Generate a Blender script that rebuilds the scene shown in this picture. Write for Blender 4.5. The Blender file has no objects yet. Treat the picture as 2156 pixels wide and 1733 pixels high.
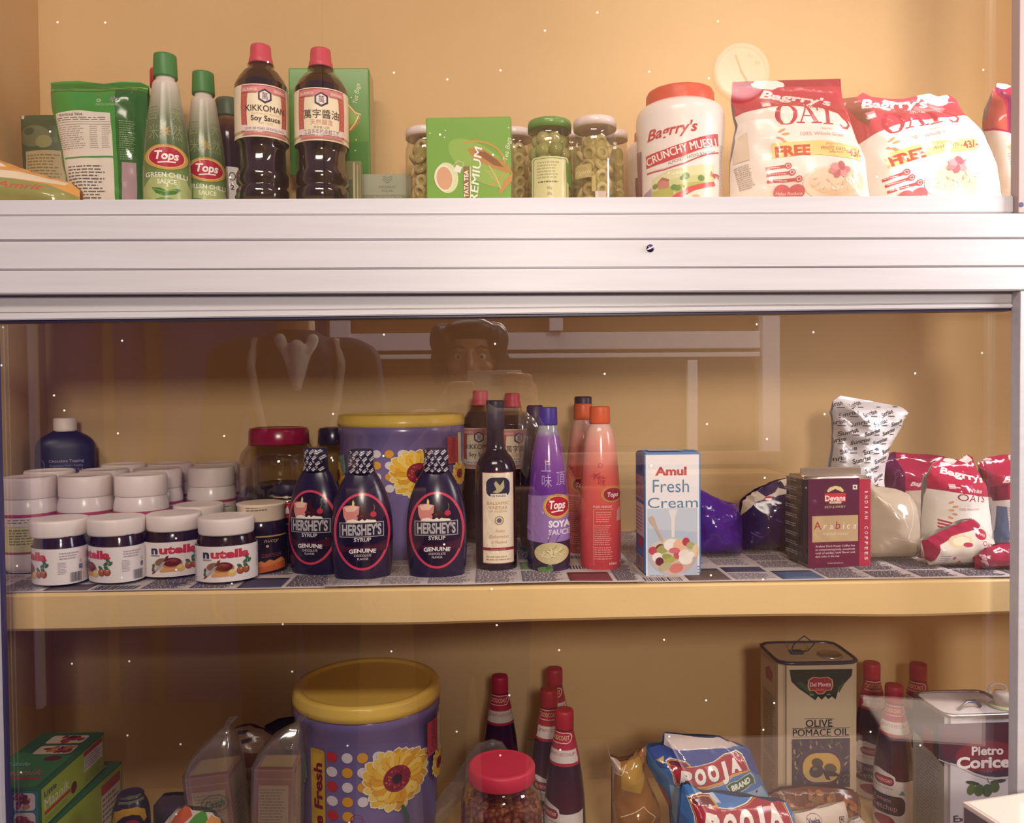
import bpy, bmesh, math, random
from mathutils import Vector, Matrix, Euler, noise
from mathutils.geometry import tessellate_polygon, delaunay_2d_cdt
PI = math.pi
random.seed(7)
SC = bpy.context.scene
COL = SC.collection

# ------------------------------------------------------------------ camera, world, lights, exposure
F, IW, IH = 1680.0, 2156.0, 1733.0
CZ = 1.40                                   # height of the lens
CM = (Matrix.Rotation(math.radians(-1.6), 3, 'Z') @ Matrix.Rotation(PI / 2 - math.radians(1.4), 3, 'X')
      @ Matrix.Rotation(math.radians(-0.5), 3, 'Z'))
cd = bpy.data.cameras.new('camera')
cd.sensor_width = 36.0
cd.lens = 36.0 * F / IW
cd.clip_start = 0.004
cam = bpy.data.objects.new('camera', cd)
cam.location = (0, 0, CZ)
cam.rotation_euler = CM.to_euler()
COL.objects.link(cam)
SC.camera = cam

wd = bpy.data.worlds.new('world')
SC.world = wd
wd.use_nodes = True
bg = wd.node_tree.nodes['Background']
bg.inputs[0].default_value = (0.33, 0.27, 0.70, 1)
bg.inputs[1].default_value = 0.38


def area(name, loc, target, size, power, color):
    l = bpy.data.lights.new(name, 'AREA')
    l.shape = 'RECTANGLE'
    l.size, l.size_y = size
    l.energy = power
    l.color = color
    o = bpy.data.objects.new(name, l)
    o.location = loc
    o.rotation_euler = (Vector(target) - Vector(loc)).to_track_quat('-Z', 'Y').to_euler()
    COL.objects.link(o)
    return o


area('window_daylight', (1.2, 0.70, 1.80), (0.3, 1.3, 1.42), (0.3, 0.5), 11, (0.97, 0.96, 1.0))
area('rear_fill_light', (0.20, -1.14, 1.90), (0.2, 1.2, 1.2), (0.25, 0.26), 25, (1.0, 0.92, 0.84))  # no window here: added fill for the lower bays, its reflection behind the rails
area('mirror_fill_light', (1.3, -0.15, 3.1), (1.0, -1.6, 0.9), (0.6, 0.6), 34, (1.0, 0.92, 0.84))  # added fill, no lamp here: brightens far wall and cupboard for their reflection
area('ceiling_tube_light', (-0.35, -0.85, 3.02), (-0.2, 1.1, 1.3), (1.3, 0.3), 32, (1.0, 0.89, 0.78))
SC.view_settings.view_transform = 'Standard'
SC.view_settings.look = 'None'
SC.view_settings.exposure = 0.35
SC.view_settings.gamma = 1.0
SC.view_settings.use_curve_mapping = False


# ------------------------------------------------------------------ places in the room seen from the lens
def P(px, py, Y):
    d = CM @ Vector(((px - 1078) / F, -(py - 866.5) / F, -1))
    d *= Y / d.y
    return Vector((d.x, d.y, d.z + CZ))


def px_of(v):
    q = CM.transposed() @ (Vector(v) - Vector((0, 0, CZ)))
    return 1078 + F * q.x / -q.z, 866.5 - F * q.y / -q.z


def x_at(px, z, Y):
    py = 866
    for _ in range(5):
        a = P(px, py, Y)
        py += -(z - a.z) * F / Y
    return P(px, py, Y).x


def py_at(px, z, Y):
    py = 866
    for _ in range(5):
        a = P(px, py, Y)
        py += -(z - a.z) * F / Y
    return py


# ------------------------------------------------------------------ materials
def lin(c):
    return c / 12.92 if c <= 0.04045 else ((c + 0.055) / 1.055) ** 2.4


def rgb(h):
    return tuple(lin(int(h[i:i + 2], 16) / 255) for i in (0, 2, 4)) + (1,)


MC = {}
FIN = {'p': (0.65, 0, 0.3), 'g': (0.22, 0, 0.5), 's': (0.42, 0, 0.45), 'd': (0.9, 0, 0.2), 'f': (0.28, 0.85, 0.5), 'k': (0.12, 0, 0.55), 'm': (0.35, 1.0, 0.5)}


def M(h, fin='s'):
    k = (h, fin)
    if k in MC:
        return MC[k]
    m = bpy.data.materials.new({'p': 'paper_', 'g': 'gloss_', 's': 'satin_', 'd': 'matte_', 'f': 'foil_', 'k': 'polish_', 'm': 'metal_'}[fin] + h)
    m.use_nodes = True
    b = m.node_tree.nodes['Principled BSDF']
    r, me, sp = FIN[fin]
    b.inputs['Base Color'].default_value = rgb(h)
    b.inputs['Roughness'].default_value = r
    b.inputs['Metallic'].default_value = me
    b.inputs['Specular IOR Level'].default_value = sp
    MC[k] = m
    return m


def nodes_mat(name):
    m = bpy.data.materials.new(name)
    m.use_nodes = True
    nt = m.node_tree
    return m, nt, nt.nodes, nt.links, nt.nodes['Principled BSDF']


def painted(name, h1, h2, scale=3.0, rough=0.75, bump=0.02):
    """mottled wall paint: two close tones in slow noise, fine bump"""
    m, nt, N, L, b = nodes_mat(name)
    tc = N.new('ShaderNodeTexCoord')
    n1 = N.new('ShaderNodeTexNoise')
    n1.inputs['Scale'].default_value = scale
    n1.inputs['Detail'].default_value = 6
    r = N.new('ShaderNodeValToRGB')
    r.color_ramp.elements[0].position = 0.35
    r.color_ramp.elements[1].position = 0.68
    r.color_ramp.elements[0].color = rgb(h1)
    r.color_ramp.elements[1].color = rgb(h2)
    L.new(tc.outputs['Object'], n1.inputs['Vector'])
    L.new(n1.outputs[0], r.inputs[0])
    L.new(r.outputs[0], b.inputs['Base Color'])
    n2 = N.new('ShaderNodeTexNoise')
    n2.inputs['Scale'].default_value = 220
    bp = N.new('ShaderNodeBump')
    bp.inputs['Strength'].default_value = bump * 4
    bp.inputs['Distance'].default_value = 0.002
    L.new(tc.outputs['Object'], n2.inputs['Vector'])
    L.new(n2.outputs[0], bp.inputs['Height'])
    L.new(bp.outputs[0], b.inputs['Normal'])
    b.inputs['Roughness'].default_value = rough
    return m


def ramp_z(name, stops, rough=0.2):
    """colour bands along the object's height (local metres)"""
    m, nt, N, L, b = nodes_mat(name)
    tc = N.new('ShaderNodeTexCoord')
    sp = N.new('ShaderNodeSeparateXYZ')
    mr = N.new('ShaderNodeMapRange')
    z0, z1 = stops[0][0], stops[-1][0]
    mr.inputs[1].default_value, mr.inputs[2].default_value = z0, z1
    r = N.new('ShaderNodeValToRGB')
    el = r.color_ramp.elements
    while len(el) < len(stops):
        el.new(0.5)
    for e, (z, c) in zip(el, stops):
        e.position = (z - z0) / (z1 - z0)
        e.color = rgb(c)
    L.new(tc.outputs['Object'], sp.inputs[0])
    L.new(sp.outputs[2], mr.inputs[0])
    L.new(mr.outputs[0], r.inputs[0])
    L.new(r.outputs[0], b.inputs['Base Color'])
    b.inputs['Roughness'].default_value = rough
    return m


def see_through(name, tint, fac, gloss='ffffff', rough=0.04, fres=True, body=None, bodyfac=0.0):
    """thin clear sheet: tinted transparency + mirror gloss, optional milky body"""
    m = bpy.data.materials.new(name)
    m.use_nodes = True
    nt = m.node_tree
    N, L = nt.nodes, nt.links
    N.clear()
    out = N.new('ShaderNodeOutputMaterial')
    tr = N.new('ShaderNodeBsdfTransparent')
    tr.inputs[0].default_value = rgb(tint)
    gl = N.new('ShaderNodeBsdfGlossy')
    gl.inputs[0].default_value = rgb(gloss)
    gl.inputs[1].default_value = rough
    mx = N.new('ShaderNodeMixShader')
    if fres:
        lw = N.new('ShaderNodeLayerWeight')
        lw.inputs[0].default_value = 0.25
        mr = N.new('ShaderNodeMapRange')
        mr.inputs[3].default_value = fac
        mr.inputs[4].default_value = min(1, fac * 6)
        L.new(lw.outputs['Facing'], mr.inputs[0])
        pw = N.new('ShaderNodeMath')
        pw.operation = 'MULTIPLY'
        pw.inputs[1].default_value = 1.0
        L.new(mr.outputs[0], pw.inputs[0])
        L.new(pw.outputs[0], mx.inputs[0])
    else:
        mx.inputs[0].default_value = fac
    first = tr
    if body:
        df = N.new('ShaderNodeBsdfDiffuse')
        df.inputs[0].default_value = rgb(body)
        m2 = N.new('ShaderNodeMixShader')
        m2.inputs[0].default_value = bodyfac
        L.new(tr.outputs[0], m2.inputs[1])
        L.new(df.outputs[0], m2.inputs[2])
        first = m2
    L.new(first.outputs[0], mx.inputs[1])
    L.new(gl.outputs[0], mx.inputs[2])
    L.new(mx.outputs[0], out.inputs[0])
    return m


CLEAR = see_through('clear_glass', 'f0f0ea', 0.05)
PET = see_through('clear_plastic', 'e8e2d4', 0.06)
FILM = see_through('cellophane', 'e9e4e0', 0.10, rough=0.12, body='cfc4c0', bodyfac=0.12)
MILKY = see_through('milky_lilac_plastic', 'c9b6e0', 0.05, rough=0.2, body='8f7fbe', bodyfac=0.72)


# ------------------------------------------------------------------ text as flat triangles
TX = {}


def glyphs(s, bold=0.0, shear=0.0):
    k = (s, bold, shear)
    if k in TX:
        return TX[k]
    c = bpy.data.curves.new('t', 'FONT')
    c.body = s
    c.size = 1.0
    c.offset = bold
    c.shear = shear
    c.resolution_u = 3
    o = bpy.data.objects.new('t', c)
    me = bpy.data.meshes.new_from_object(o)
    vs = [(v.co.x, v.co.y) for v in me.vertices]
    fs = [tuple(p.vertices) for p in me.polygons]
    bpy.data.objects.remove(o)
    bpy.data.curves.remove(c)
    bpy.data.meshes.remove(me)
    TX[k] = (vs, fs)
    return TX[k]


CAPH = max(v[1] for v in glyphs('H')[0])
LD = 2.0e-5                                   # ink thickness between printed layers


class Art:
    """flat print: items drawn in photo-pixel coordinates, turned into local metres by cv"""

    def __init__(s, cv, fin='g'):
        s.cv, s.fin, s.items, s.n, s.warp = cv, fin, [], 0, None

    def mat(s, h):
        return h if not isinstance(h, str) else M(h, s.fin)

    def add(s, vs, fs, h):
        if s.warp:
            vs = [s.warp(*v) for v in vs]
        s.items.append(([s.cv(*v) for v in vs], fs, s.mat(h), s.n))
        s.n += 1

    def poly(s, pts, h):
        tri = tessellate_polygon([[Vector((a, b, 0)) for a, b in pts]])
        s.add(pts, tri, h)

    def rect(s, x0, y0, x1, y1, h):
        s.add([(x0, y0), (x1, y0), (x1, y1), (x0, y1)], [(0, 1, 2, 3)], h)

    def rrect(s, x0, y0, x1, y1, r, h):
        pts = []
        for cx, cy, a in ((x1 - r, y0 + r, -90), (x1 - r, y1 - r, 0), (x0 + r, y1 - r, 90), (x0 + r, y0 + r, 180)):
            for i in range(6):
                t = math.radians(a + i * 18)
                pts.append((cx + r * math.cos(t), cy + r * math.sin(t)))
        s.poly(pts, h)

    def ell(s, cx, cy, rx, ry, h, n=26, rot=0):
        c, d = math.cos(math.radians(rot)), math.sin(math.radians(rot))
        pts = []
        for i in range(n):
            a = 2 * PI * i / n
            u, v = rx * math.cos(a), ry * math.sin(a)
            pts.append((cx + u * c - v * d, cy + u * d + v * c))
        s.add([(cx, cy)] + pts, [(0, i + 1, (i + 1) % n + 1) for i in range(n)], h)

    def ring(s, cx, cy, rx, ry, w, h, n=36, a0=0, a1=360):
        vs, fs = [], []
        full = a1 - a0 >= 360
        k = n if full else n + 1
        for i in range(k):
            a = math.radians(a0 + (a1 - a0) * i / n)
            vs += [(cx + rx * math.cos(a), cy - ry * math.sin(a)), (cx + (rx - w) * math.cos(a), cy - (ry - w) * math.sin(a))]
        for i in range(n):
            j = (i + 1) % k
            fs.append((2 * i, 2 * j, 2 * j + 1, 2 * i + 1))
        s.add(vs, fs, h)

    def stroke(s, pts, w, h, taper=False):
        vs, fs = [], []
        n = len(pts)
        for i, (x, y) in enumerate(pts):
            a, b = pts[max(0, i - 1)], pts[min(n - 1, i + 1)]
            dx, dy = b[0] - a[0], b[1] - a[1]
            l = math.hypot(dx, dy) or 1
            ww = w / 2 * ((math.sin(PI * (i + 0.35) / (n - 0.3)) * 0.8 + 0.2) if taper else 1)
            vs += [(x - dy / l * ww, y + dx / l * ww), (x + dy / l * ww, y - dx / l * ww)]
        fs = [(2 * i, 2 * i + 2, 2 * i + 3, 2 * i + 1) for i in range(n - 1)]
        s.add(vs, fs, h)

    def text(s, t, x, y, h, col, al='c', w=None, bold=0.0, sh=0.0, rot=0, arc=None):
        """baseline at (x, y) in photo pixels, h = cap height; w = full width; rot counter-clockwise degrees; arc = radius (+ bends up in the middle)"""
        if bold and ('M' in t or 'W' in t):         # heavy capitals: two thin impressions side by side
            d_ = h * bold * .9
            c_, s_ = math.cos(math.radians(rot)), math.sin(math.radians(rot))
            for q in (-d_, 0, d_):
                s.text(t, x + q * c_, y - q * s_, h, col, al, w and w - 2 * d_, 0.0, sh, rot, arc)
            return
        vs, fs = glyphs(t, bold, sh)
        if not vs:
            return
        sc = h / CAPH
        x0, x1 = min(v[0] for v in vs), max(v[0] for v in vs)
        sx = (w / (x1 - x0)) if w else sc
        off = {'c': (x0 + x1) / 2, 'l': x0, 'r': x1}[al]
        c, d = math.cos(math.radians(rot)), math.sin(math.radians(rot))
        out = []
        for gx, gy in vs:
            u, v = (gx - off) * sx, gy * sc
            if arc:
                a = u / arc
                u, v = (arc + v) * math.sin(a), (arc + v) * math.cos(a) - arc
            out.append((x + u * c - v * d, y - (u * d + v * c)))
        s.add(out, fs, col)

    def lines(s, x0, y0, x1, y1, n, h, seed=1, fill=0.42, rot=0):
        """unreadable small print: rows of word-long dashes"""
        r = random.Random(seed)
        dy = (y1 - y0) / n
        vs, fs = [], []
        c, d = math.cos(math.radians(rot)), math.sin(math.radians(rot))
        for i in range(n):
            y = y0 + dy * (i + 0.3)
            x = x0
            end = x1 - (x1 - x0) * r.random() * 0.25
            while x < end:
                l = (x1 - x0) * (0.05 + 0.14 * r.random())
                xe = min(x + l, end)
                k = len(vs)
                for a, b in ((x, y), (xe, y), (xe, y + dy * fill), (x, y + dy * fill)):
                    a, b = a - x0, b - y0
                    vs.append((x0 + a * c + b * d, y0 - a * d + b * c))
                fs.append((k, k + 1, k + 2, k + 3))
                x = xe + (x1 - x0) * 0.03
        s.add(vs, fs, h)

    def bars(s, x0, y0, x1, y1, h, seed=3):
        r = random.Random(seed)
        x, vs, fs = x0, [], []
        while x < x1:
            w = (x1 - x0) * r.choice((0.02, 0.035, 0.055))
            k = len(vs)
            vs += [(x, y0), (min(x + w, x1), y0), (min(x + w, x1), y1), (x, y1)]
            fs.append((k, k + 1, k + 2, k + 3))
            x += w + (x1 - x0) * r.choice((0.025, 0.04))
        s.add(vs, fs, h)

    def flower(s, cx, cy, r, seed=1, n=22, squash=1.0, petals=('f4c23c', 'e8a82c', 'f9d568'), heart='8e1d3c'):
        rd = random.Random(seed)
        for ring, (rr, k) in enumerate(((1.0, n), (0.8, n - 4))):
            for i in range(k):
                a = 2 * PI * (i + 0.5 * ring) / k + rd.uniform(-.06, .06)
                l = r * rr * rd.uniform(.88, 1.04)
                w = r * 0.17 * rd.uniform(.85, 1.15)
                ca, sa = math.cos(a), math.sin(a)
                pts = []
                for t, ww in ((0.25, .45), (.55, .95), (.8, 1.0), (.93, .6), (1.0, .05), (.93, -.6), (.8, -1.0), (.55, -.95), (.25, -.45)):
                    u, v = t * l, ww * w
                    pts.append((cx + (u * ca - v * sa) * squash, cy + u * sa + v * ca))
                if ring == 0:
                    s.poly([(cx + (x - cx) * 1.05, cy + (y - cy) * 1.05) for x, y in pts], 'f3ead0')
                s.poly(pts, petals[rd.randrange(3)])
                s.stroke([(cx + .45 * l * ca * squash, cy + .45 * l * sa), (cx + .8 * l * ca * squash, cy + .8 * l * sa)], w * .12, 'c98a2a')
        s.ell(cx, cy, r * .40 * squash, r * .40, heart)
        for i in range(36):
            a, q = rd.uniform(0, 2 * PI), rd.uniform(.2, .37)
            s.ell(cx + r * q * math.cos(a) * squash, cy + r * q * math.sin(a), r * .028 * squash, r * .028, rd.choice(('c8404e', 'd8783a', '6e1434')), 6)
        s.ell(cx, cy, r * .14 * squash, r * .15, '2a1530')


# ------------------------------------------------------------------ mesh builder
class MB:
    def __init__(s):
        s.bm = bmesh.new()
        s.mats = []

    def mi(s, m):
        if isinstance(m, str):
            m = M(m)
        if m not in s.mats:
            s.mats.append(m)
        return s.mats.index(m)

    def face(s, pts, m, smooth=False):
        f = s.bm.faces.new([s.bm.verts.new(p) for p in pts])
        f.material_index = s.mi(m)
        f.smooth = smooth
        return f

    def box(s, x0, x1, y0, y1, z0, z1, m, mat4=None, bev=0.0):
        b = bmesh.new()
        bmesh.ops.create_cube(b, size=1)
        for v in b.verts:
            v.co = Vector(((x0 + x1) / 2 + v.co.x * (x1 - x0), (y0 + y1) / 2 + v.co.y * (y1 - y0), (z0 + z1) / 2 + v.co.z * (z1 - z0)))
        if bev:
            bmesh.ops.bevel(b, geom=b.edges[:], offset=bev, segments=2, profile=0.7, affect='EDGES')
        s.merge(b, m, mat4)

    def merge(s, b, m, mat4=None, smooth=False):
        k = s.mi(m)
        vm = {}
        for v in b.verts:
            vm[v] = s.bm.verts.new(mat4 @ v.co if mat4 else v.co)
        for f in b.faces:
            try:
                g = s.bm.faces.new([vm[v] for v in f.verts])
                g.material_index = k
                g.smooth = smooth or f.smooth
            except ValueError:
                pass
        b.free()

    def lathe(s, prof, m, seg=40, sx=1.0, sy=1.0, n=2.0, cap0=True, cap1=True, knurl=0, kd=0.02, kz=(-9, 9), mat4=None, smooth=True):
        k = s.mi(m)
        rings = []
        for r, z in prof:
            ring = []
            for i in range(seg):
                a = 2 * PI * i / seg
                ca, sa = math.cos(a), math.sin(a)
                q = 1.0
                if n != 2.0:
                    q = (abs(ca) ** n + abs(sa) ** n) ** (-1 / n)
                rr = r * q
                if knurl and kz[0] < z < kz[1]:
                    rr *= 1 - kd * (0.5 + 0.5 * math.cos(a * knurl))
                v = Vector((rr * sx * sa, -rr * sy * ca, z))
                ring.append(s.bm.verts.new(mat4 @ v if mat4 else v))
            rings.append(ring)
        for a, b in zip(rings, rings[1:]):
            for i in range(seg):
                j = (i + 1) % seg
                f = s.bm.faces.new((a[i], a[j], b[j], b[i]))
                f.material_index = k
                f.smooth = smooth
        if cap0:
            f = s.bm.faces.new(rings[0][::-1])
            f.material_index = k
        if cap1:
            f = s.bm.faces.new(rings[-1])
            f.material_index = k

    def tube(s, pts, r, m, seg=8):
        k = s.mi(m)
        pts = [Vector(p) for p in pts]
        rings = []
        up = Vector((0.13, 0.21, 0.97))
        for i, p in enumerate(pts):
            d = (pts[min(i + 1, len(pts) - 1)] - pts[max(i - 1, 0)]).normalized()
            u = d.cross(up).normalized()
            v = d.cross(u)
            rr = r[i] if isinstance(r, (list, tuple)) else r
            rings.append([s.bm.verts.new(p + (u * math.cos(2 * PI * j / seg) + v * math.sin(2 * PI * j / seg)) * rr) for j in range(seg)])
        for a, b in zip(rings, rings[1:]):
            for i in range(seg):
                j = (i + 1) % seg
                f = s.bm.faces.new((a[i], a[j], b[j], b[i]))
                f.material_index = k
                f.smooth = True
        for rg in (rings[0], rings[-1]):
            f = s.bm.faces.new(rg)
            f.material_index = k

    def sphere(s, c, r, m, seg=14, scale=(1, 1, 1)):
        b = bmesh.new()
        bmesh.ops.create_uvsphere(b, u_segments=seg, v_segments=max(6, seg * 2 // 3), radius=r)
        for v in b.verts:
            v.co = Vector(c) + Vector((v.co.x * scale[0], v.co.y * scale[1], v.co.z * scale[2]))
        for f in b.faces:
            f.smooth = True
        s.merge(b, m)

    def art(s, art, fn, hx=None, hy=None, base=0.0003, flip=False):
        """lay the print onto the surface fn(x, y) -> (point, outward); cut along a lattice so every layer follows the same facets"""
        t = bmesh.new()
        for vs, fs, m, lay in art.items:
            k = s.mi(m)
            bv = [t.verts.new((a, b, lay)) for a, b in vs]
            for f in fs:
                try:
                    g = t.faces.new([bv[i] for i in f])
                    g.material_index = k
                except ValueError:
                    pass
        if not t.verts:
            return
        xs = [v.co.x for v in t.verts]
        ys = [v.co.y for v in t.verts]
        ox, oy = min(xs) - 1e-4, min(ys) - 1e-4
        nx = int((max(xs) - ox) / hx) + 2 if hx else 0
        ny = int((max(ys) - oy) / hy) + 2 if hy else 0

        def cut(co, no):
            bmesh.ops.bisect_plane(t, geom=t.verts[:] + t.edges[:] + t.faces[:], plane_co=co, plane_no=no, dist=1e-7)
        for i in range(1, nx):
            cut((ox + i * hx, 0, 0), (1, 0, 0))
        for i in range(1, ny):
            cut((0, oy + i * hy, 0), (0, 1, 0))
        if hx and hy:
            for i in range(1, nx + ny):
                cut((ox + i * hx, oy, 0), (1 / hx, 1 / hy, 0))
        t.normal_update()
        for f in t.faces:
            if f.normal.z < 0:
                f.normal_flip()
        cache = {}

        def node(i, j):
            if (i, j) not in cache:
                cache[(i, j)] = fn(ox + i * (hx or 1), oy + j * (hy or 1))
            return cache[(i, j)]

        def at(x, y):
            if not hx:
                return fn(x, y)
            fx = (x - ox) / hx
            i = math.floor(fx)
            fx -= i
            if not hy:
                a, b = fn(ox + i * hx, y), fn(ox + (i + 1) * hx, y)
                return a[0].lerp(b[0], fx), a[1].lerp(b[1], fx)
            fy = (y - oy) / hy
            j = math.floor(fy)
            fy -= j
            if fx + fy <= 1:
                a, b, c, u, v = node(i, j), node(i + 1, j), node(i, j + 1), fx, fy
            else:
                a, b, c, u, v = node(i + 1, j + 1), node(i, j + 1), node(i + 1, j), 1 - fx, 1 - fy
            w = 1 - u - v
            return a[0] * w + b[0] * u + c[0] * v, a[1] * w + b[1] * u + c[1] * v
        vm = {}
        for v in t.verts:
            p, d = at(v.co.x, v.co.y)
            vm[v] = s.bm.verts.new(p + d * (base + v.co.z * LD))
        for f in t.faces:
            vv = [vm[v] for v in f.verts]
            try:
                g = s.bm.faces.new(vv[::-1] if flip else vv)
                g.material_index = f.material_index
                g.smooth = bool(hx)
            except ValueError:
                pass
        t.free()

    def build(s, name, parent=None, loc=(0, 0, 0), rot=(0, 0, 0), **props):
        me = bpy.data.meshes.new(name)
        s.bm.to_mesh(me)
        s.bm.free()
        for m in s.mats:
            me.materials.append(m)
        o = bpy.data.objects.new(name, me)
        COL.objects.link(o)
        o.location, o.rotation_euler = loc, rot
        if parent:
            o.parent = parent
        for k, v in props.items():
            o[k] = v
        return o


def tag(o, label, cat, group=None):
    o['label'], o['category'] = label, cat
    if group:
        o['group'] = group
    return o


def thing(name, label, cat, loc, rotz=0.0, group=None):
    o = bpy.data.objects.new(name, None)
    o.empty_display_size = 0.02
    COL.objects.link(o)
    o.location = loc
    o.rotation_euler = (0, 0, rotz)
    return tag(o, label, cat, group)


def struct(o):
    o['kind'] = 'structure'
    return o


def copy_tree(o, parent=None):
    c = o.copy()
    COL.objects.link(c)
    if parent:
        c.parent = parent
    for ch in list(o.children):
        copy_tree(ch, c)
    return c


# ------------------------------------------------------------------ round, boxy and bag-like bodies measured from the photograph at a stated depth
class Round:
    """an upright turned body: half widths and heights given in photo pixels at its own depth"""

    def __init__(s, px, Y, zs, pref=None):
        s.px, s.Y, s.zs = px, Y, zs
        pr = pref or (py_at(px, zs, Y) - 80)
        s.X = P(px, pr, Y).x
        s.al = math.atan2(s.X, Y)
        s.kx = Y / F * math.cos(s.al)
        s.loc = (s.X, Y, zs)
        s.rz = -s.al

    def z(s, py):
        return P(s.px, py, s.Y).z - s.zs

    def prof(s, lst):
        return [(hw * s.kx, s.z(py) if py is not None else 0.0) for hw, py in lst]

    def root(s, name, label, cat, group=None):
        return thing(name, label, cat, s.loc, s.rz, group)

    def art(s, fin='g'):
        return Art(lambda a, b: ((a - s.px) * s.kx, s.z(b)), fin)

    def surf(s, prof, sx=1.0, sy=1.0, n=2.0):
        ps = sorted(prof, key=lambda q: q[1])

        def rad(z):
            if z <= ps[0][1]:
                return ps[0][0]
            for (r0, z0), (r1, z1) in zip(ps, ps[1:]):
                if z <= z1:
                    return r0 + (r1 - r0) * (z - z0) / max(1e-9, z1 - z0)
            return ps[-1][0]

        def fn(x, z):
            r = rad(z)
            a = max(-0.985, min(0.985, x / (r * sx)))
            y = -(1 - abs(a) ** n) ** (1 / n) * r * sy
            d = Vector((a * sy, y / (r * sy) * 1.0, 0)).normalized()
            return Vector((a * r * sx, y, z)), d
        return fn


def smoothprof(prof, it=2):
    for _ in range(it):
        q = [prof[0]]
        for (r0, z0), (r1, z1) in zip(prof, prof[1:]):
            q += [(r0 * .75 + r1 * .25, z0 * .75 + z1 * .25), (r0 * .25 + r1 * .75, z0 * .25 + z1 * .75)]
        q.append(prof[-1])
        prof = q
    return prof


class Carton:
    """a box with a printed front (and sides), corners slightly rounded"""

    def __init__(s, x0, x1, y0, Yf, depth, zs, y1=None, rz=0.0, pc=None):
        s.Y, s.zs, s.D, s.rz = Yf, zs, depth, rz
        s.pc = (x0 + x1) / 2
        s.k = Yf / F
        pyb = py_at(s.pc, zs, Yf)
        s.X = P(s.pc, pyb, Yf).x
        s.w = (x1 - x0) * s.k / 2
        s.h = P(s.pc, y0, Yf).z - zs
        s.pyb = pyb

    def cvf(s, a, b):
        return ((a - s.pc) * s.k, (s.pyb - b) * s.k)

    def art(s, fin='s'):
        return Art(s.cvf, fin)

    def side(s, fin='s'):
        """print on a side, in millimetres from its lower front corner, y up is negative"""
        return Art(lambda a, b: (a / 1000, b / 1000), fin)

    def body(s, mb, m, bev=0.0015, taper=0.0):
        b = bmesh.new()
        bmesh.ops.create_cube(b, size=1)
        for v in b.verts:
            v.co = Vector((v.co.x * 2 * s.w, s.D / 2 + v.co.y * s.D, s.h / 2 + v.co.z * s.h))
        bmesh.ops.bevel(b, geom=b.edges[:], offset=bev, segments=2, profile=0.6, affect='EDGES')
        mb.merge(b, m)

    def front(s, x, y):
        return Vector((x, 0, y)), Vector((0, -1, 0))

    def left(s, x, y):
        return Vector((-s.w, s.D - x, y)), Vector((-1, 0, 0))

    def right(s, x, y):
        return Vector((s.w, x, y)), Vector((1, 0, 0))

    def top(s, x, y):
        return Vector((x, y, s.h)), Vector((0, 0, 1))

    @property
    def loc(s):
        return (s.X, s.Y, s.zs)


def inpoly(o, x, y):
    ins = False
    for (ax, ay), (bx, by) in zip(o, o[1:] + o[:1]):
        if (ay > y) != (by > y) and x < (bx - ax) * (y - ay) / (by - ay) + ax:
            ins = not ins
    return ins


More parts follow.
